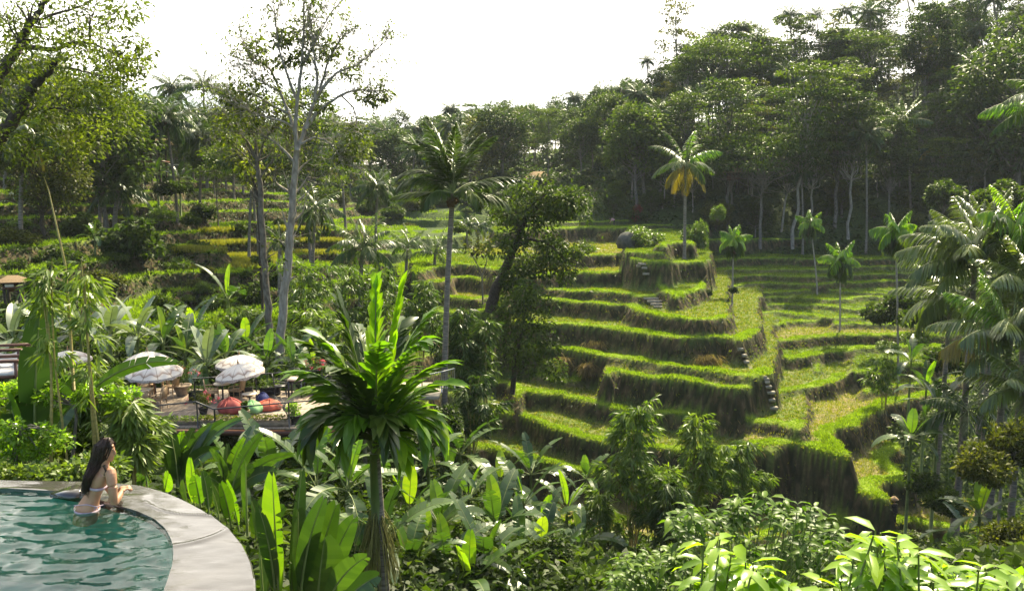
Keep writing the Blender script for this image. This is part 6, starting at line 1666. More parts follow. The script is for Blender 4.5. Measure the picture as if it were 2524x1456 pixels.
for i, (px, y0, y1, d, hw, nc, ns, lb, tone) in enumerate([
    (1560, 1330, 985, 38, 115, 10, 560, 'tall bushy bamboo in front of the lower terraces, left of two', .5),
    (1700, 1300, 1020, 40, 95, 9, 420, 'yellowish bushy bamboo in front of the lower terraces, right of two', .72),
    (1830, 1290, 1090, 40, 80, 7, 300, 'low bamboo with pale sprays at the right end of the bamboo row', .55),
    (1480, 1370, 1210, 38, 80, 7, 260, 'low drooping bamboo by the straw patch', .5),
    (1620, 1380, 1180, 36, 110, 8, 380, 'dark lower bamboo bush before the tall one', .35),
    (760, 900, 640, 50, 110, 10, 460, 'feathery bamboo right of the bare tree trunk', .6),
    (860, 880, 660, 54, 100, 9, 420, 'feathery bamboo behind the top of the broad leaved palm', .55),
    (960, 890, 660, 56, 100, 9, 420, 'feathery bamboo left of the small terraces', .5),
    (1040, 880, 690, 55, 80, 8, 360, 'feathery bamboo below the small terraces', .55),
    (800, 960, 760, 44, 110, 9, 420, 'bright bamboo thicket left of the broad leaved palm', .7),
    (1130, 960, 760, 46, 80, 8, 380, 'dark bamboo right of the tall coconut trunk', .4),
    (1195, 1020, 790, 46, 80, 9, 420, 'dense grey green bamboo under the vine covered tree', .45),
    (1160, 1120, 930, 42, 85, 8, 360, 'shaded bamboo below the steel balustrade', .3),
    (590, 900, 760, 47, 70, 7, 260, 'small bamboo left of the bare tree trunks', .6),
    (420, 900, 760, 41, 50, 5, 160, 'small bamboo behind the left parasols', .5),
    (2180, 1010, 840, 60, 60, 6, 200, 'pale sprays of bamboo at the foot of the tallest betel palm', .6)]):
    bamboo('bamboo', lb, px, y0, y1, d, hw, 100 + i, nc, int(ns * .55), 'bamboo_light' if tone > .45 else 'bamboo', .46, tone)
bamboo('bamboo', 'slim yellow bamboo with bright drooping leaves, left one of the pair near the pool', 148, 1160, 655, 12, 62, 201, 3, 33, 'leaf_pale', .21, .65, 0, 'culm', 'bamboo', .12, 2.2)
bamboo('bamboo', 'slim yellow bamboo with bright drooping leaves, right one of the pair near the pool', 238, 1165, 650, 12, 55, 202, 3, 30, 'leaf_pale', .21, .65, 0, 'culm', 'bamboo', .12, 2.2)
bamboo('bamboo', 'bamboo bush with white bright hanging leaves right behind the bather', 335, 1195, 985, 12.5, 75, 203, 6, 190, 'leaf_pale', .26, .65)
bamboo('bamboo', 'leafy yellow bamboo between the deck and the huge banana leaf', 262, 1130, 905, 14, 80, 204, 6, 200, 'leaf_pale', .20, .55)
t = thing('bamboo_pole', 'long thin leaning bamboo pole rising from the left greenery', 'pole', P(182, 960, 12.3))
mb = MB(); p0 = P(182, 960, 12.3); mb.tube([tuple(P(x, y, 12.3) - p0) for x, y in [(182, 960), (172, 800), (160, 650), (140, 560), (120, 470), (108, 435)]], [.028, .026, .022, .016, .010, .006], 6); mb.build('cane', M['culm'], t, True)

# ================================================================ SHRUBS
SH = {}
def shrub_proto(key, mat, n, L, Wd, seed, rz=.75, tone=.5, nl=120):
    g = np.random.default_rng(seed); st, fo = MB(), MB()
    for k in range(n):
        v = rdirs(g, 1, .05)[0]; c = v * g.uniform(.45, .85) * np.array((1, 1, rz * 1.25)) + np.array((0, 0, .15))
        st.tube(curve((0, 0, -.1), c, .05, 4, g, .03), [.03, .022, .015, .008], 4, 0, cap=False)
        clump(fo, g, c, (.34, .34, .26), nl, L, Wd, 0, tone + g.normal(0, .12), .15, .8)
    SH[key] = (st.mesh('stems', [M['bark']]), fo.mesh('foliage', [M[mat]]))
shrub_proto('bush', 'leaf', 22, .17, .10, 1)
shrub_proto('bush_olive', 'leaf_olive', 22, .15, .08, 2)
shrub_proto('bush_pale', 'leaf_pale', 20, .15, .08, 3)
shrub_proto('bush_dark', 'leaf_forest', 22, .2, .12, 4, 1.0)
shrub_proto('fern', 'bamboo', 20, .34, .06, 5, .6, .55, 80)
def shrub(label, px, py, d, r, key, hs=1.0, group=None, name='shrub', gnd=True):
    """r = half width in picture pixels; py = middle of the shrub"""
    R_ = r / ppm(d); c = P(px, py, d); z = hz(c.x, c.y)
    b = Vector((c.x, c.y, z if (gnd and abs(c.z - z) < 1.6 * R_ * hs + 1) else c.z - R_ * hs * .6))
    t = thing(name, label, 'shrub', b, rg.uniform(0, 6.28), (R_, R_, R_ * hs), group)
    use(SH[key][0], 'stems', t); use(SH[key][1], 'foliage', t)
    return t
for px, py, d, r, k, hs, lb in [
    (1590, 590, 90, 50, 'bush_pale', 1.0, 'wide pale shrub on the upper terrace above the dark rock'),
    (1712, 560, 92, 34, 'bush_pale', 2.0, 'tall pale shrub with open twigs right of the coconut trunk'),
    (1770, 520, 100, 20, 'bush_pale', 1.8, 'thin pale shrub at the end of the top field'),
    (1966, 700, 90, 22, 'bush_pale', 1.0, 'small dense bush alone on the hollow terraces'),
    (1808, 715, 76, 12, 'bush_dark', 1.0, 'tuft of dark leaves at the foot of a betel palm'),
    (1745, 755, 74, 10, 'bush_dark', 1.2, 'little dark bush on the terrace corner below the path'),
    (320, 575, 63, 75, 'bush_dark', 1.0, 'large dark shrub with long drooping leaves on the left slope'),
    (400, 740, 50, 45, 'bush', 1.1, 'leafy round shrub on the edge of the left grassy bank'),
    (620, 660, 62, 44, 'bush_dark', 1.1, 'dark leaning shrub in the hollow left of the bare trees'),
    (540, 680, 60, 40, 'fern', 1.2, 'blue green feathery shrub on the left slope'),
    (130, 445, 70, 45, 'bush', .9, 'leafy bush on the crest at the left'),
    (420, 460, 78, 40, 'bush', .8, 'leafy bush below the timber pavilion'),
    (150, 620, 57, 55, 'bush', .8, 'bush on the mound behind the bamboo tips'),
    (30, 580, 58, 60, 'bush_olive', .8, 'olive bush on the round mound at the left edge'),
    (85, 690, 50, 45, 'bush', .8, 'bush beside the small thatched shelter'),
    (430, 600, 66, 36, 'fern', .9, 'tall grass clump beside the dark drooping shrub'),
    (400, 520, 72, 30, 'fern', .9, 'pale grass clump above the dark drooping shrub'),
    (500, 470, 84, 34, 'bush_dark', .9, 'dark bush at the top of the bright left terraces'),
    (700, 640, 66, 40, 'bush_dark', 1.0, 'dark bush at the foot of the spiky palm'),
    (560, 820, 46, 40, 'bush', 1.0, 'bush right of the bright grassy mound'),
    (1130, 560, 96, 24, 'bush', .9, 'bush on the far terraces behind the tall coconut trunk'),
    (1350, 560, 95, 45, 'bush', .6, 'low bush on the second terrace behind the vine covered tree'),
    (1440, 590, 92, 30, 'fern', .8, 'ferny clump on the wall below the top field'),
    (2170, 770, 72, 46, 'bush_dark', .9, 'dark bush at the right end of the hollow terraces'),
    (2230, 735, 72, 44, 'bush', 1.0, 'leafy bush left of the palm thicket'),
    (2290, 770, 64, 60, 'bush_dark', 1.1, 'large shaded bush under the sunlit palm fronds'),
    (2260, 830, 62, 36, 'bush_pale', .9, 'yellow green bush near the tallest betel palm'),
    (2190, 850, 66, 30, 'bush_pale', .7, 'light low bush on the broad terrace'),
    (2330, 880, 56, 50, 'bush_dark', 1.1, 'dark bush between the two sunlit palms'),
    (2330, 480, 104, 50, 'bush_dark', 1.1, 'round bush at the shaded forest foot on the right'),
    (2470, 480, 80, 60, 'bush', 1.0, 'bush behind the betel palm at the right edge'),
    (2420, 1130, 33, 75, 'bush_olive', 1.2, 'fine leaved olive bush at the right below the thicket'),
    (2500, 1080, 34, 80, 'bush_olive', 1.4, 'tall fine leaved bush at the right edge'),
    (2490, 1220, 31, 80, 'bush_olive', 1.3, 'tangled twiggy bush at the right edge lower down'),
    (2400, 1370, 30, 60, 'fern', 1.2, 'yellow green feathery grass above the lime leaves'),
    (2510, 1340, 28, 80, 'bush_olive', 1.2, 'twiggy bush in the lower right corner'),
    (2270, 1190, 44, 46, 'bush_dark', .9, 'dark bush under the round lime banana leaf'),
    (2330, 1230, 42, 60, 'bush', .8, 'leafy bush on the bank of the lower right terrace'),
    (2240, 1310, 45, 60, 'bush', .7, 'leafy bush on the bank below the farmer'),
    (1350, 1420, 26, 70, 'bush_dark', .9, 'shadowy bush at the bottom right of the gully'),
    (1440, 1400, 24, 70, 'fern', 1.0, 'reedy clump on the brown bank at the bottom'),
    (1225, 1130, 44, 38, 'bush_dark', .8, 'shaded bush left of the lowest terrace'),
    (700, 1110, 27, 70, 'bush_dark', .8, 'dark bush among the deck posts'),
    (900, 1090, 29, 70, 'bush_dark', .9, 'shaded bush right of the deck end'),
    (1085, 1040, 38, 60, 'bush_dark', 1.0, 'shaded bush under the steel balustrade'),
    (620, 800, 48, 45, 'bush_pale', .8, 'light bush left of the trunk foot of the bare tree'),
    (760, 840, 44, 60, 'bush_pale', .9, 'yellow green bush right of the bare tree foot'),
    (280, 420, 74, 60, 'bush_dark', .9, 'deep green bush below the dense tree on the left'),
    (200, 520, 66, 50, 'bush_dark', 1.0, 'dark bush left of the young palm'),
    (470, 540, 74, 26, 'bush', .9, 'small bush amid the bright left terraces'),
    (590, 520, 84, 28, 'bush', .8, 'bush at the right end of the bright left terraces'),
    (240, 680, 54, 60, 'bush_olive', .7, 'olive bush over the overgrown terrace wall')]:
    shrub(lb, px, py, d, r, k, hs)
# scattered bushes
for i in range(220):
    z = [0, 1, 2, 2, 1][i % 5]
    if z == 0: px, d, ph = rg.uniform(-30, 700), rg.uniform(46, 100), 'on the terraced left slope'
    elif z == 1: px, d, ph = rg.uniform(820, 1480), rg.uniform(118, 170), 'on the hazy middle slope'
    else: px, d, ph = rg.uniform(1480, 2600), rg.uniform(121, 150), 'on the shaded forest floor'
    b = at(px, d); kk = ['bush', 'bush_dark', 'bush_olive', 'fern', 'bush_pale'][int(rg.integers(5 if z == 0 else 3))]
    s = rg.uniform(.6, 1.5) * (1.5 if z else .72)
    t = thing('shrub', {'bush': 'leafy green', 'bush_dark': 'dark', 'bush_olive': 'olive', 'fern': 'feathery', 'bush_pale': 'pale'}[kk] + ' small shrub ' + ph, 'shrub', b, rg.uniform(0, 6), (s, s, s * rg.uniform(.6, 1.1)), kk.replace('_', ' ') + ' shrubs ' + ph)
    use(SH[kk][0], 'stems', t); use(SH[kk][1], 'foliage', t)
# red leaved plant and white flower
t = thing('red_shrub', 'narrow dark red shrub at the back of the top field', 'shrub', at(1568, 122))
mb = MB(); mb.tube([(0, 0, 0), (0, 0, 1.4)], .05, 5); mb.build('stems', M['bark'], t)
mb = MB(); g = np.random.default_rng(8)
for k in range(7): clump(mb, g, (g.normal(0, .2), 0, .6 + k * .27), .4, 60, .35, .14, 0, .5)
mb.build('foliage', M['redleaf'], t)
# hedges at the pool: low clipped row behind the rim and small pale leaved trees
def leafrow(name, label, pts, d, seed, mat='leaf_pale', L=.085, r=.26, n=90, trunk=None, cat='hedge'):
    g = np.random.default_rng(seed); b = P(*pts[0][:2], d); t = thing(name, label, cat, b)
    fo, st = MB(), MB()
    for x, y, *q in pts:
        dd = d + (q[0] if q else 0); c = np.array(tuple(P(x, y, dd) - b))
        for k in range(3): clump(fo, g, c + g.normal(0, r * .5, 3) * (1, 1, .6), (r, r, r * .7), n, L, L * .55, 0, g.uniform(.3, .85), .1, .6)
        if trunk is None: st.tube([c + (0, 0, -.5), c], [.02, .01], 4)
    if trunk is not None:
        pt = np.array([tuple(P(x, y, d) - b) for x, y in trunk]); st.tube(pt, np.linspace(.035, .02, len(pt)), 6)
        for x, y, *q in pts: c = np.array(tuple(P(x, y, d + (q[0] if q else 0)) - b)); st.tube(curve(pt[-1], c, .08, 5), np.linspace(.018, .006, 5), 4)
    st.build('stems', M['bark'], t); fo.build('foliage', M[mat], t)
leafrow('hedge', 'low bright hedge right behind the left part of the pool rim', [(-60 + k * 22, 1168 + (k % 3) * 4) for k in range(13)], 10.7, 41, r=.16, n=60)
leafrow('hedge', 'light green hedge plants left of the bather behind the slab', [(205 + k * 16, 1150 + (k % 2) * 10) for k in range(5)], 11.0, 42, 'leaf_pale', .09, .17, 70)
leafrow('small_tree', 'small tree with a flat pale leaved crown over a thin trunk near the bather', [(-20 + k * 24, 985 - (k % 4) * 9, (k % 3) * .3) for k in range(15)], 12.2, 43, 'leaf_lime', .075, .15, 110, [(172, 1185), (182, 1100), (188, 1030), (186, 1000)], 'tree')
leafrow('small_tree', 'sapling with tiers of small yellow leaves at the far left by the pool', [(20, 1050), (60, 1100), (30, 1130), (110, 1060), (100, 1120), (50, 1075), (150, 1075), (15, 1090)], 11.4, 44, 'leaf_lime', .075, .13, 60, [(35, 1185), (40, 1120), (45, 1060)], 'tree')
leafrow('shrub', 'dark leafy undergrowth shrub behind the bather head', [(150 + k * 26, 1075 + (k % 3) * 25, .5) for k in range(9)], 13.2, 45, 'leaf', .12, .26, 110, None, 'shrub')
leafrow('shrub', 'dark leafy shrub at the left edge behind the hedge', [(-40 + k * 26, 1125 + (k % 3) * 12, .5) for k in range(8)], 12.6, 46, 'leaf', .12, .24, 100, None, 'shrub')

# ================================================================ BUSHES AT THE LOWER RIGHT
def twig_bush(name, label, foot, d, tips, seed, mat, L, Wd, nlf=9, whorl=False, bend=.5, d_var=.8):
    """each twig carries a row (or whorl) of single leaves"""
    g = np.random.default_rng(seed); b = P(*foot, d); t = thing(name, label, 'bush', b)
    st, fo = MB(), MB()
    for (x, y) in tips:
        e = np.array(tuple(P(x, y, d + g.uniform(-d_var, d_var)) - b))
        s = np.array((e[0] * .35, e[1] * .4, min(0, e[2] - 1.2 * L * 5)))
        pa = catmull(np.array([s, s * .4 + e * .6 + g.normal(0, L * .3, 3), e]), 4)
        st.tube(pa, np.linspace(.016, .006, len(pa)) * L / .25, 5, 0)
        az = g.uniform(0, 6.28)
        for k in range(nlf):
            u = 1 - (k / nlf) * (.22 if whorl else .55); i = u * (len(pa) - 1); i0 = min(int(i), len(pa) - 2); p = pa[i0] + (pa[i0 + 1] - pa[i0]) * (i - i0)
            a = az + (k * 2.4 if whorl else (k % 2) * PI + g.normal(0, .25))
            el_ = g.uniform(-.25, .5) if whorl else g.uniform(-.3, .3)
            dv = np.array((math.cos(a) * math.cos(el_), math.sin(a) * math.cos(el_), math.sin(el_) + .15))
            sc = g.uniform(.75, 1.15)
            blades(fo, [p], [dv], L * sc, Wd * sc, g, 0, min(1, max(0, .5 + g.normal(0, .18) + (.25 if k < 2 else 0))), .16, bend * g.uniform(.5, 1.3), True, roll=g.normal(0, .3))
    st.build('stems', M['stem'], t, True); fo.build('foliage', M[mat], t)
g_ = np.random.default_rng(91)
top = [(1690, 1420), (1725, 1315), (1790, 1305), (1850, 1360), (1930, 1425), (2000, 1440), (2080, 1385), (2150, 1290), (2205, 1300), (2260, 1345), (2330, 1375), (2400, 1390), (2470, 1380), (2540, 1400)]
def sample_tips(x0, x1, n, top_, depth_px):
    r_ = []
    for k in range(n):
        x = g_.uniform(x0, x1); yt = np.interp(x, [q[0] for q in top_], [q[1] for q in top_])
        r_.append((x, yt + 12 + depth_px * g_.random() ** 1.3))
    return r_
twig_bush('lime_bush', 'near bush of big shining lime leaves at the bottom, left one', (1800, 1620), 6.8, sample_tips(1690, 1960, 64, top, 170), 51, 'leaf_lime', .30, .105, 10, False, .45, .6)
twig_bush('lime_bush', 'near bush of big shining lime leaves at the bottom, middle one', (2160, 1640), 6.6, sample_tips(1960, 2280, 72, top, 170), 52, 'leaf_lime', .30, .10, 10, False, .45, .6)
twig_bush('lime_bush', 'near bush of big shining lime leaves in the lower right corner', (2420, 1640), 6.6, sample_tips(2280, 2560, 64, top, 140), 53, 'leaf_lime', .30, .10, 10, False, .45, .6)
top2 = [(1630, 1280), (1680, 1230), (1740, 1220), (1800, 1215), (1860, 1200), (1930, 1195), (1990, 1215), (2040, 1250), (2095, 1310)]
twig_bush('glossy_bush', 'dark glossy leaved bush in front of the bamboo, right of the bottom middle', (1850, 1470), 13.5, sample_tips(1640, 2090, 105, top2, 230), 54, 'leaf_bush', .27, .095, 11, True, .5, 1.6)
top3 = [(1440, 1400), (1520, 1350), (1600, 1345), (1680, 1330), (1740, 1400)]
twig_bush('glossy_bush', 'lower dark glossy leaved bush left of the lime leaves', (1600, 1560), 14, sample_tips(1500, 1740, 70, top3, 160), 55, 'leaf_bush', .26, .09, 11, True, .5, 1.4)

# ================================================================ ON THE TERRACES
def steps(label, pts, w, n, level=None):
    """a flight of stone steps climbing the terrace walls between two places on the ground"""
    a, b = ground(*pts[0], lo=40), ground(*pts[1], lo=40)
    t = thing('stone_steps', label, 'steps', a)
    for k in range(n):
        f = k / (n - 1); p = a.lerp(b, f)
        z = max(hz(p.x, p.y), a.z + (b.z - a.z) * f) - .10
        mb = MB(); mb.box((p.x - a.x + rg.uniform(-.06, .06), p.y - a.y, z - a.z), (w * rg.uniform(.6, .9), .38, .2), rg.uniform(-.12, .12)); mb.build('step', M['stone'], t)
steps('flight of pale stone steps beside the small wall in the middle of the terraces', [(1632, 762), (1606, 735)], 1.6, 5)
steps('narrow pale steps on the grassy path below the brown plot', [(1592, 680), (1575, 655)], .7, 5)
steps('pale stone steps climbing the corner of the terraces beside the dark block', [(1905, 1005), (1880, 925)], .75, 7)
steps('short stone steps at the right end of a long terrace wall', [(1850, 905), (1826, 860)], .5, 4)
def straw(label, px, py, w, h, seed):
    g = np.random.default_rng(seed); b = ground(px, py, lo=40); t = thing('straw_heap', label, 'straw heap', b)
    n = 500; r = w / 2 / ppm(b.y); hh = h / ppm(b.y)
    p = np.column_stack((g.normal(0, r * .4, n), g.uniform(-.5, -.05, n), g.uniform(0, hh, n)))
    dv = nrm(np.column_stack((p[:, 0] / r + g.normal(0, .4, n), g.normal(-.3, .3, n), -1.0 + g.normal(0, .5, n))))
    mb = MB(); blades(mb, p, dv, .8 * g.uniform(.5, 1.2, n), .045, g, 0, g.uniform(.2, .9, n), .1, .1); mb.build('stalks', M['drygrass'], t)
straw('big brown heap of straw spilling down a terrace wall', 1742, 898, 70, 30, 1)
straw('small straw heap at the left of the middle terraces', 1448, 915, 34, 22, 2)
straw('patch of dry grass hanging above the small straw heap', 1395, 905, 28, 26, 3)
straw('dry grass hanging from the wall left of the big straw heap', 1470, 862, 60, 26, 4)
straw('dry straw on the wall below the top field', 1490, 590, 30, 16, 5)
mb = MB(); g = np.random.default_rng(2)
b = ground(1546, 608, lo=40)
def wob(v, an):
    for i in range(len(v)): v[i, :, :2] *= (1 + .15 * np.sin(an * 3 + i) + .1 * np.sin(an * 5 + 2 * i))[:, None]
    return v
mb.lathe([(.9, -.2), (1.25, .3), (1.2, .9), (.8, 1.4), (.3, 1.65), (.01, 1.7)], 18, wob=wob)
tag(mb.build('boulder', M['poolwall'], None, False, b), 'dark rounded boulder under the wide pale shrub', 'boulder')
# two farmers
M['cloth_pink'] = solid('faded_pink_cloth', (.36, .20, .20), (.45, .27, .26), 9, .9, .1)
M['cloth_dark'] = solid('dark_work_cloth', (.02, .02, .022), (.05, .045, .04), 9, .9, .1)
def farmer(label, b, bend, hat, shirt, rz):
    t = thing('person', label, 'person', b, rz)
    def skinbody():
        mb = MB(); hip = np.array((0, 0, .85)); ch = hip + np.array((math.sin(bend) * .45, 0, math.cos(bend) * .45)); hd = ch + np.array((math.sin(bend) * .28, 0, math.cos(bend) * .28))
        T_ = lambda pts, rad: mb.tube(catmull(np.array(pts), 4), np.interp(np.linspace(0, 1, 4 * (len(pts) - 1) + 1), np.linspace(0, 1, len(rad)), rad), 10)
        T_([hip - (0, 0, .05), (hip + ch) / 2, ch, ch + (hd - ch) * .45], [.15, .13, .16, .05])
        for s in (-1, 1):
            T_([hip + (0, s * .09, 0), (.06, s * .10, .45), (0, s * .11, .02)], [.09, .06, .04]); T_([(-.03, s * .11, .03), (.16, s * .12, .03)], [.04, .035])
            e = ch + np.array((math.sin(bend) * .05 + .05, s * .22, -.26)); h_ = ch + np.array((.22, s * .14, -.50))
            T_([ch + (0, s * .17, 0), e, h_], [.055, .042, .03])
            for f in range(5): T_([h_, h_ + (.03 + .012 * f, s * .01 * (f - 2), -.06), h_ + (.03 + .012 * f, s * .01 * (f - 2), -.09)], [.012, .010, .008])
        mb.lathe([(.01, -.13), (.07, -.1), (.095, -.02), (.09, .06), (.05, .11), (.01, .12)], 12, tuple(hd))
        return mb, hip, ch, hd
    mb, hip, ch, hd = skinbody()
    o = mb.build('body', M['skin'], t, True); r_ = o.modifiers.new('r', 'REMESH'); r_.mode = 'VOXEL'; r_.voxel_size = .012
    dg = bpy.context.evaluated_depsgraph_get(); dg.update(); me_ = bpy.data.meshes.new_from_object(o.evaluated_get(dg)); o.modifiers.clear(); o.data = me_
    mb = MB(); mb.tube(catmull(np.array([hip - (0, 0, .02), (hip + ch) / 2, ch, ch + (hd - ch) * .25]), 4), np.interp(np.linspace(0, 1, 13), [0, .4, .8, 1], [.17, .16, .185, .08]), 12)
    for s in (-1, 1): mb.tube([ch + (0, s * .15, 0), ch + (.06, s * .23, -.24)], [.075, .062], 8)
    mb.build('shirt', M[shirt], t, True)
    mb = MB()
    for s in (-1, 1): mb.tube(catmull(np.array([hip + (0, s * .085, .04), (.06, s * .10, .45), (0, s * .11, .18)]), 4), np.linspace(.115, .07, 9), 10)
    mb.build('trousers', M['cloth_dark'], t, True)
    if hat:
        mb = MB(); mb.lathe([(.26, -.02), (.26, .0), (.14, .11), (.01, .21)], 20, tuple(hd + (0, 0, .06))); mb.build('hat', M['rattan'], t)
    else:
        mb = MB(); mb.lathe([(.10, -.04), (.105, .02), (.09, .09), (.05, .13), (.01, .14)], 12, tuple(hd)); mb.build('hair', M['hair'], t, True)
bf = PZ(2204, 1290, hz(*PZ(2204, 1290, FLOOR + .6)[:2]) if False else FLOOR + .2)
farmer('person in a pale conical straw hat and dark clothes standing on the valley floor', Vector((bf.x, bf.y, hz(bf.x, bf.y))), .12, True, 'cloth_dark', 2.2)
bf = at(1512, 118)
farmer('person in a faded pink shirt bending down at the edge of the top field', bf, 1.15, False, 'cloth_pink', PI)

# ================================================================ GRASS, RICE STUBBLE AND UNDERGROWTH
g = np.random.default_rng(404)
def scatter(n, x0, x1, y0, y1, mask=None):
    x = g.uniform(x0, x1, n); y = y0 * (y1 / y0) ** g.random(n)
    z, mk = height(x, y, True)
    return x, y, z, mk
def inview(x, y, m=60):
    u = 1262 + 1981 * x / y
    return (u > -m) & (u < 2524 + m)
def tufts(mb, x, y, z, hgt, wid, nb, tone, lean=.35, mat=0):
    n = len(x) * nb
    p = np.repeat(np.column_stack((x, y, z)), nb, 0) + np.column_stack((g.normal(0, .07, (n, 2)), np.full(n, -.02)))
    dv = nrm(np.column_stack((g.normal(0, lean, (n, 2)), np.ones(n))))
    blades(mb, p, dv, np.repeat(hgt, nb) * g.uniform(.6, 1.25, n), wid, g, mat, np.clip(np.repeat(tone, nb) + g.normal(0, .15, n), 0, 1), .1, .15, peak=.35)
x, y, z, mk = scatter(420000, -14, 62, 44, 125)
u = g.random(len(x)); vis = inview(x, y)
lipm = (u < mk['lip'] * 1.0) & (mk['ris'] < .15) & vis & (mk['wild'] < .2)
mb = MB(); tufts(mb, x[lipm], y[lipm], z[lipm], (.08 + .26 * vnoise(x[lipm], y[lipm], 1.3, 71) ** 1.6), .05, 3, g.uniform(.35, .8, lipm.sum()))
fm = (u < mk['fld'] * (.50 - .42 * mk['dry'])) & vis
mbf = MB()
tufts(mbf, x[fm], y[fm], z[fm], g.uniform(.12, .24, fm.sum()), .05, 3, g.uniform(.35, .75, fm.sum()), .25)
x2, y2, z2, mk2 = scatter(260000, -62, -8, 44, 125)
l2 = (g.random(len(x2)) < np.maximum(mk2['lip'] * .7, mk2['fld'] * .45)) & inview(x2, y2) & ((mk2['lip'] + mk2['fld']) > .3)
tufts(mb, x2[l2], y2[l2], z2[l2], g.uniform(.2, .5, l2.sum()), .07, 3, g.uniform(.3, .8, l2.sum()))
tag(mb.build('grass', M['grass'], None), 'bright short grass along the terrace edges', 'grass', None, 'stuff')
tag(mbf.build('rice_seedlings', M['field'], None), 'green rice shoots in the terrace paddies', 'rice', None, 'stuff')
mb = MB(); sm_ = (u < mk['fld'] * mk['dry'] * .40) & vis
tufts(mb, x[sm_], y[sm_], z[sm_], g.uniform(.12, .26, sm_.sum()), .04, 3, g.uniform(.1, .9, sm_.sum()), .2)
tag(mb.build('rice_stubble', M['rice'], None), 'yellowish rice stubble in the paddies', 'rice', None, 'stuff')
# yellow ripe paddies on the left slope
mb = MB(); yr = [(520, 605, 690), (530, 640, 690), (440, 490, 606), (700, 830, 610)]
rm_ = np.zeros(len(x2), bool)
for a, b_, yy in [(505, 650, 602), (530, 690, 628), (435, 500, 622), (560, 660, 656), (700, 830, 615), (690, 800, 590)]:
    for dd in np.linspace(-5, 5, 3):
        pass
    pg = ground((a + b_) / 2, yy, lo=44); hw_ = (b_ - a) / 2 / ppm(pg.y)
    rm_ |= (np.abs(x2 - pg.x) < hw_) & (np.abs(y2 - pg.y) < 2.6) & (mk2['ris'] < .3)
xx, yy_, zz = x2[rm_], y2[rm_], z2[rm_]
for rep in range(4): tufts(mb, xx + g.normal(0, .2, len(xx)), yy_ + g.normal(0, .2, len(xx)), zz, g.uniform(.45, .7, len(xx)), .06, 4, g.uniform(.5, 1, len(xx)), .2)
tag(mb.build('ripe_rice', M['rice'], None), 'yellow ripe rice on the left terraces', 'rice', None, 'stuff')
# plants hanging on the walls
mb = MB(); rm2 = (u < mk['ris'] * .10) & vis
n_ = rm2.sum(); dv = nrm(np.column_stack((g.normal(0, .5, n_), g.normal(-.7, .3, n_), g.normal(-.3, .5, n_))))
blades(mb, np.column_stack((x[rm2], y[rm2], z[rm2] + .03)), dv, g.uniform(.15, .4, n_), g.uniform(.05, .13, n_), g, 0, g.uniform(0, .4, n_), .2, .3)
x3, y3, z3, mk3 = x2, y2, z2, mk2
l3 = (g.random(len(x3)) < mk3['ris'] * .4) & inview(x3, y3); n_ = l3.sum()
dv = nrm(np.column_stack((g.normal(0, .5, n_), g.normal(-.7, .3, n_), g.normal(.1, .5, n_))))
blades(mb, np.column_stack((x3[l3], y3[l3], z3[l3] + .05)), dv, g.uniform(.25, .6, n_), g.uniform(.1, .22, n_), g, 0, g.uniform(.1, .9, n_), .2, .3)
tag(mb.build('wall_weeds', M['leaf_forest'], None), 'dark weeds growing on the earth walls of the terraces', 'weeds', None, 'stuff')
mb = MB(); dm_ = (u < mk['ris'] * .5) & (vnoise(x, y, 5, 44) > .62) & vis & (g.random(len(x)) < .6); n_ = dm_.sum()
dv = nrm(np.column_stack((g.normal(0, .4, n_), g.normal(-.6, .2, n_), g.normal(-.8, .3, n_))))
blades(mb, np.column_stack((x[dm_], y[dm_] - .02, z[dm_] + .04)), dv, g.uniform(.3, .6, n_), .045, g, 0, g.uniform(0, .7, n_), .1, .1)
tag(mb.build('dry_grass', M['drygrass'], None), 'dry brown grass hanging on the terrace walls', 'grass', None, 'stuff')
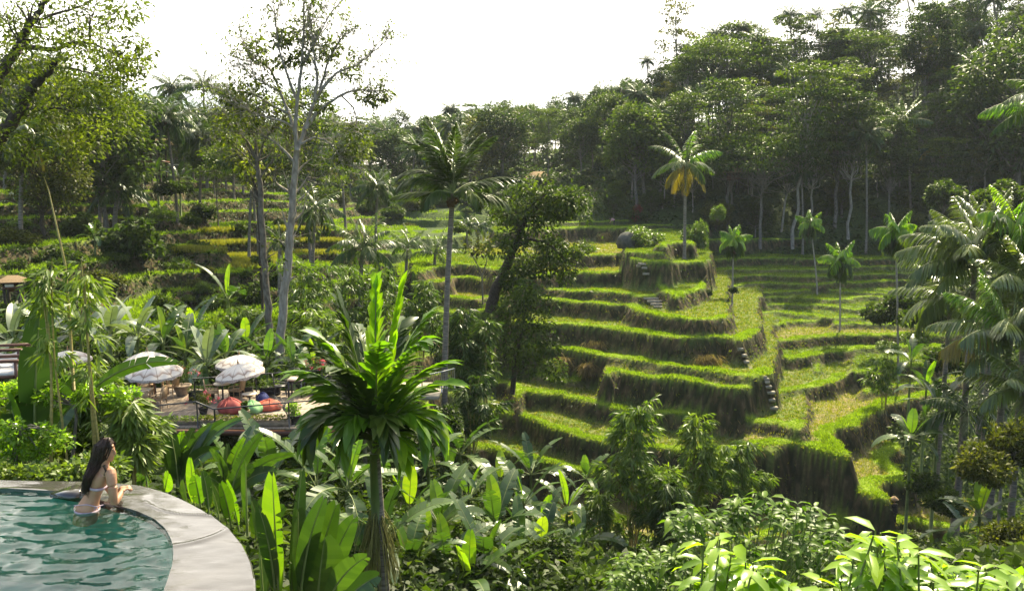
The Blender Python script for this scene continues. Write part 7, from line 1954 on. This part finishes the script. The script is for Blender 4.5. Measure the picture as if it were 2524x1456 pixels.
# undergrowth: leafy cover of the untilled banks
def cover(name, label, n, x0, x1, y0, y1, L, Wd, hmax, mat, tone=.45, keep=None, ns=3.0):
    x, y, z, mk = scatter(n, x0, x1, y0, y1)
    nb = vnoise(x, y, ns, 61); nb2 = vnoise(x, y, ns * .35, 62)
    k = (g.random(n) < mk['wild']) & (mk['wild'] > .5) & inview(x, y, 500)
    if keep is not None: k &= keep(x, y, z)
    x, y, z, nb, nb2 = x[k], y[k], z[k], nb[k], nb2[k]; n = len(x)
    hh = hmax * (nb ** 1.5 * .7 + nb2 * .3) * g.random(n) ** .6
    dv = nrm(np.column_stack((g.normal(0, 1, n), g.normal(-.25, 1, n), g.normal(.25, .6, n))))
    sc = (y / y0) ** .25
    mb = MB(); blades(mb, np.column_stack((x, y, z + hh)), dv, L * g.uniform(.5, 1.4, n) * sc, Wd * g.uniform(.6, 1.3, n) * sc, g, 0, np.clip(tone + (nb2 - .5) * .5 + g.normal(0, .16, n), 0, 1), .2, .2)
    tag(mb.build(name, M[mat], None), label, 'undergrowth', None, 'stuff')
pool_clear = lambda x, y, z: ~((x < -1.8) & (y < 10.9) & (z > -9.5)) & ~((x > -15.5) & (x < -4.2) & (y > 27) & (y < 36) & (z > -9.6))
cover('undergrowth', 'dense leafy undergrowth in the gully below the pool and the deck', 150000, -42, 40, 11, 46, .30, .13, 1.0, 'leaf_forest', .35, pool_clear)
cover('undergrowth', 'pale leafy undergrowth mixed into the gully', 26000, -42, 40, 14, 48, .42, .18, 1.2, 'leaf', .35, pool_clear)
cover('undergrowth', 'leafy ground cover of the left and middle slopes', 80000, -75, 20, 44, 150, .34, .17, .9, 'leaf', .55)
cover('undergrowth', 'leafy ground cover of the right bank below the palms', 120000, 10, 85, 26, 118, .34, .16, .9, 'leaf', .45)
cover('undergrowth', 'dark ground cover under the forest and on the far hills', 130000, -140, 160, 112, 320, .7, .4, 2.2, 'leaf_forest', .5, None, 6)
# ================================================================ THE AIR
m = bpy.data.materials.new('valley_haze'); m.use_nodes = True; n = m.node_tree; n.nodes.clear()
out = n.nodes.new('ShaderNodeOutputMaterial'); pv = n.nodes.new('ShaderNodeVolumePrincipled')
pv.inputs['Color'].default_value = (.86, .93, 1.0, 1); pv.inputs['Density'].default_value = HAZE; pv.inputs['Anisotropy'].default_value = 0.0
n.links.new(pv.outputs[0], out.inputs['Volume'])
zb = float(H.min()) - 1.5
mb = MB(); mb.box((0, 1450, (zb + 110) / 2), (5200, 4400, 110 - zb))
hb = mb.build('haze', m); tag(hb, 'thin pale haze in the valley air', 'haze', None, 'stuff')
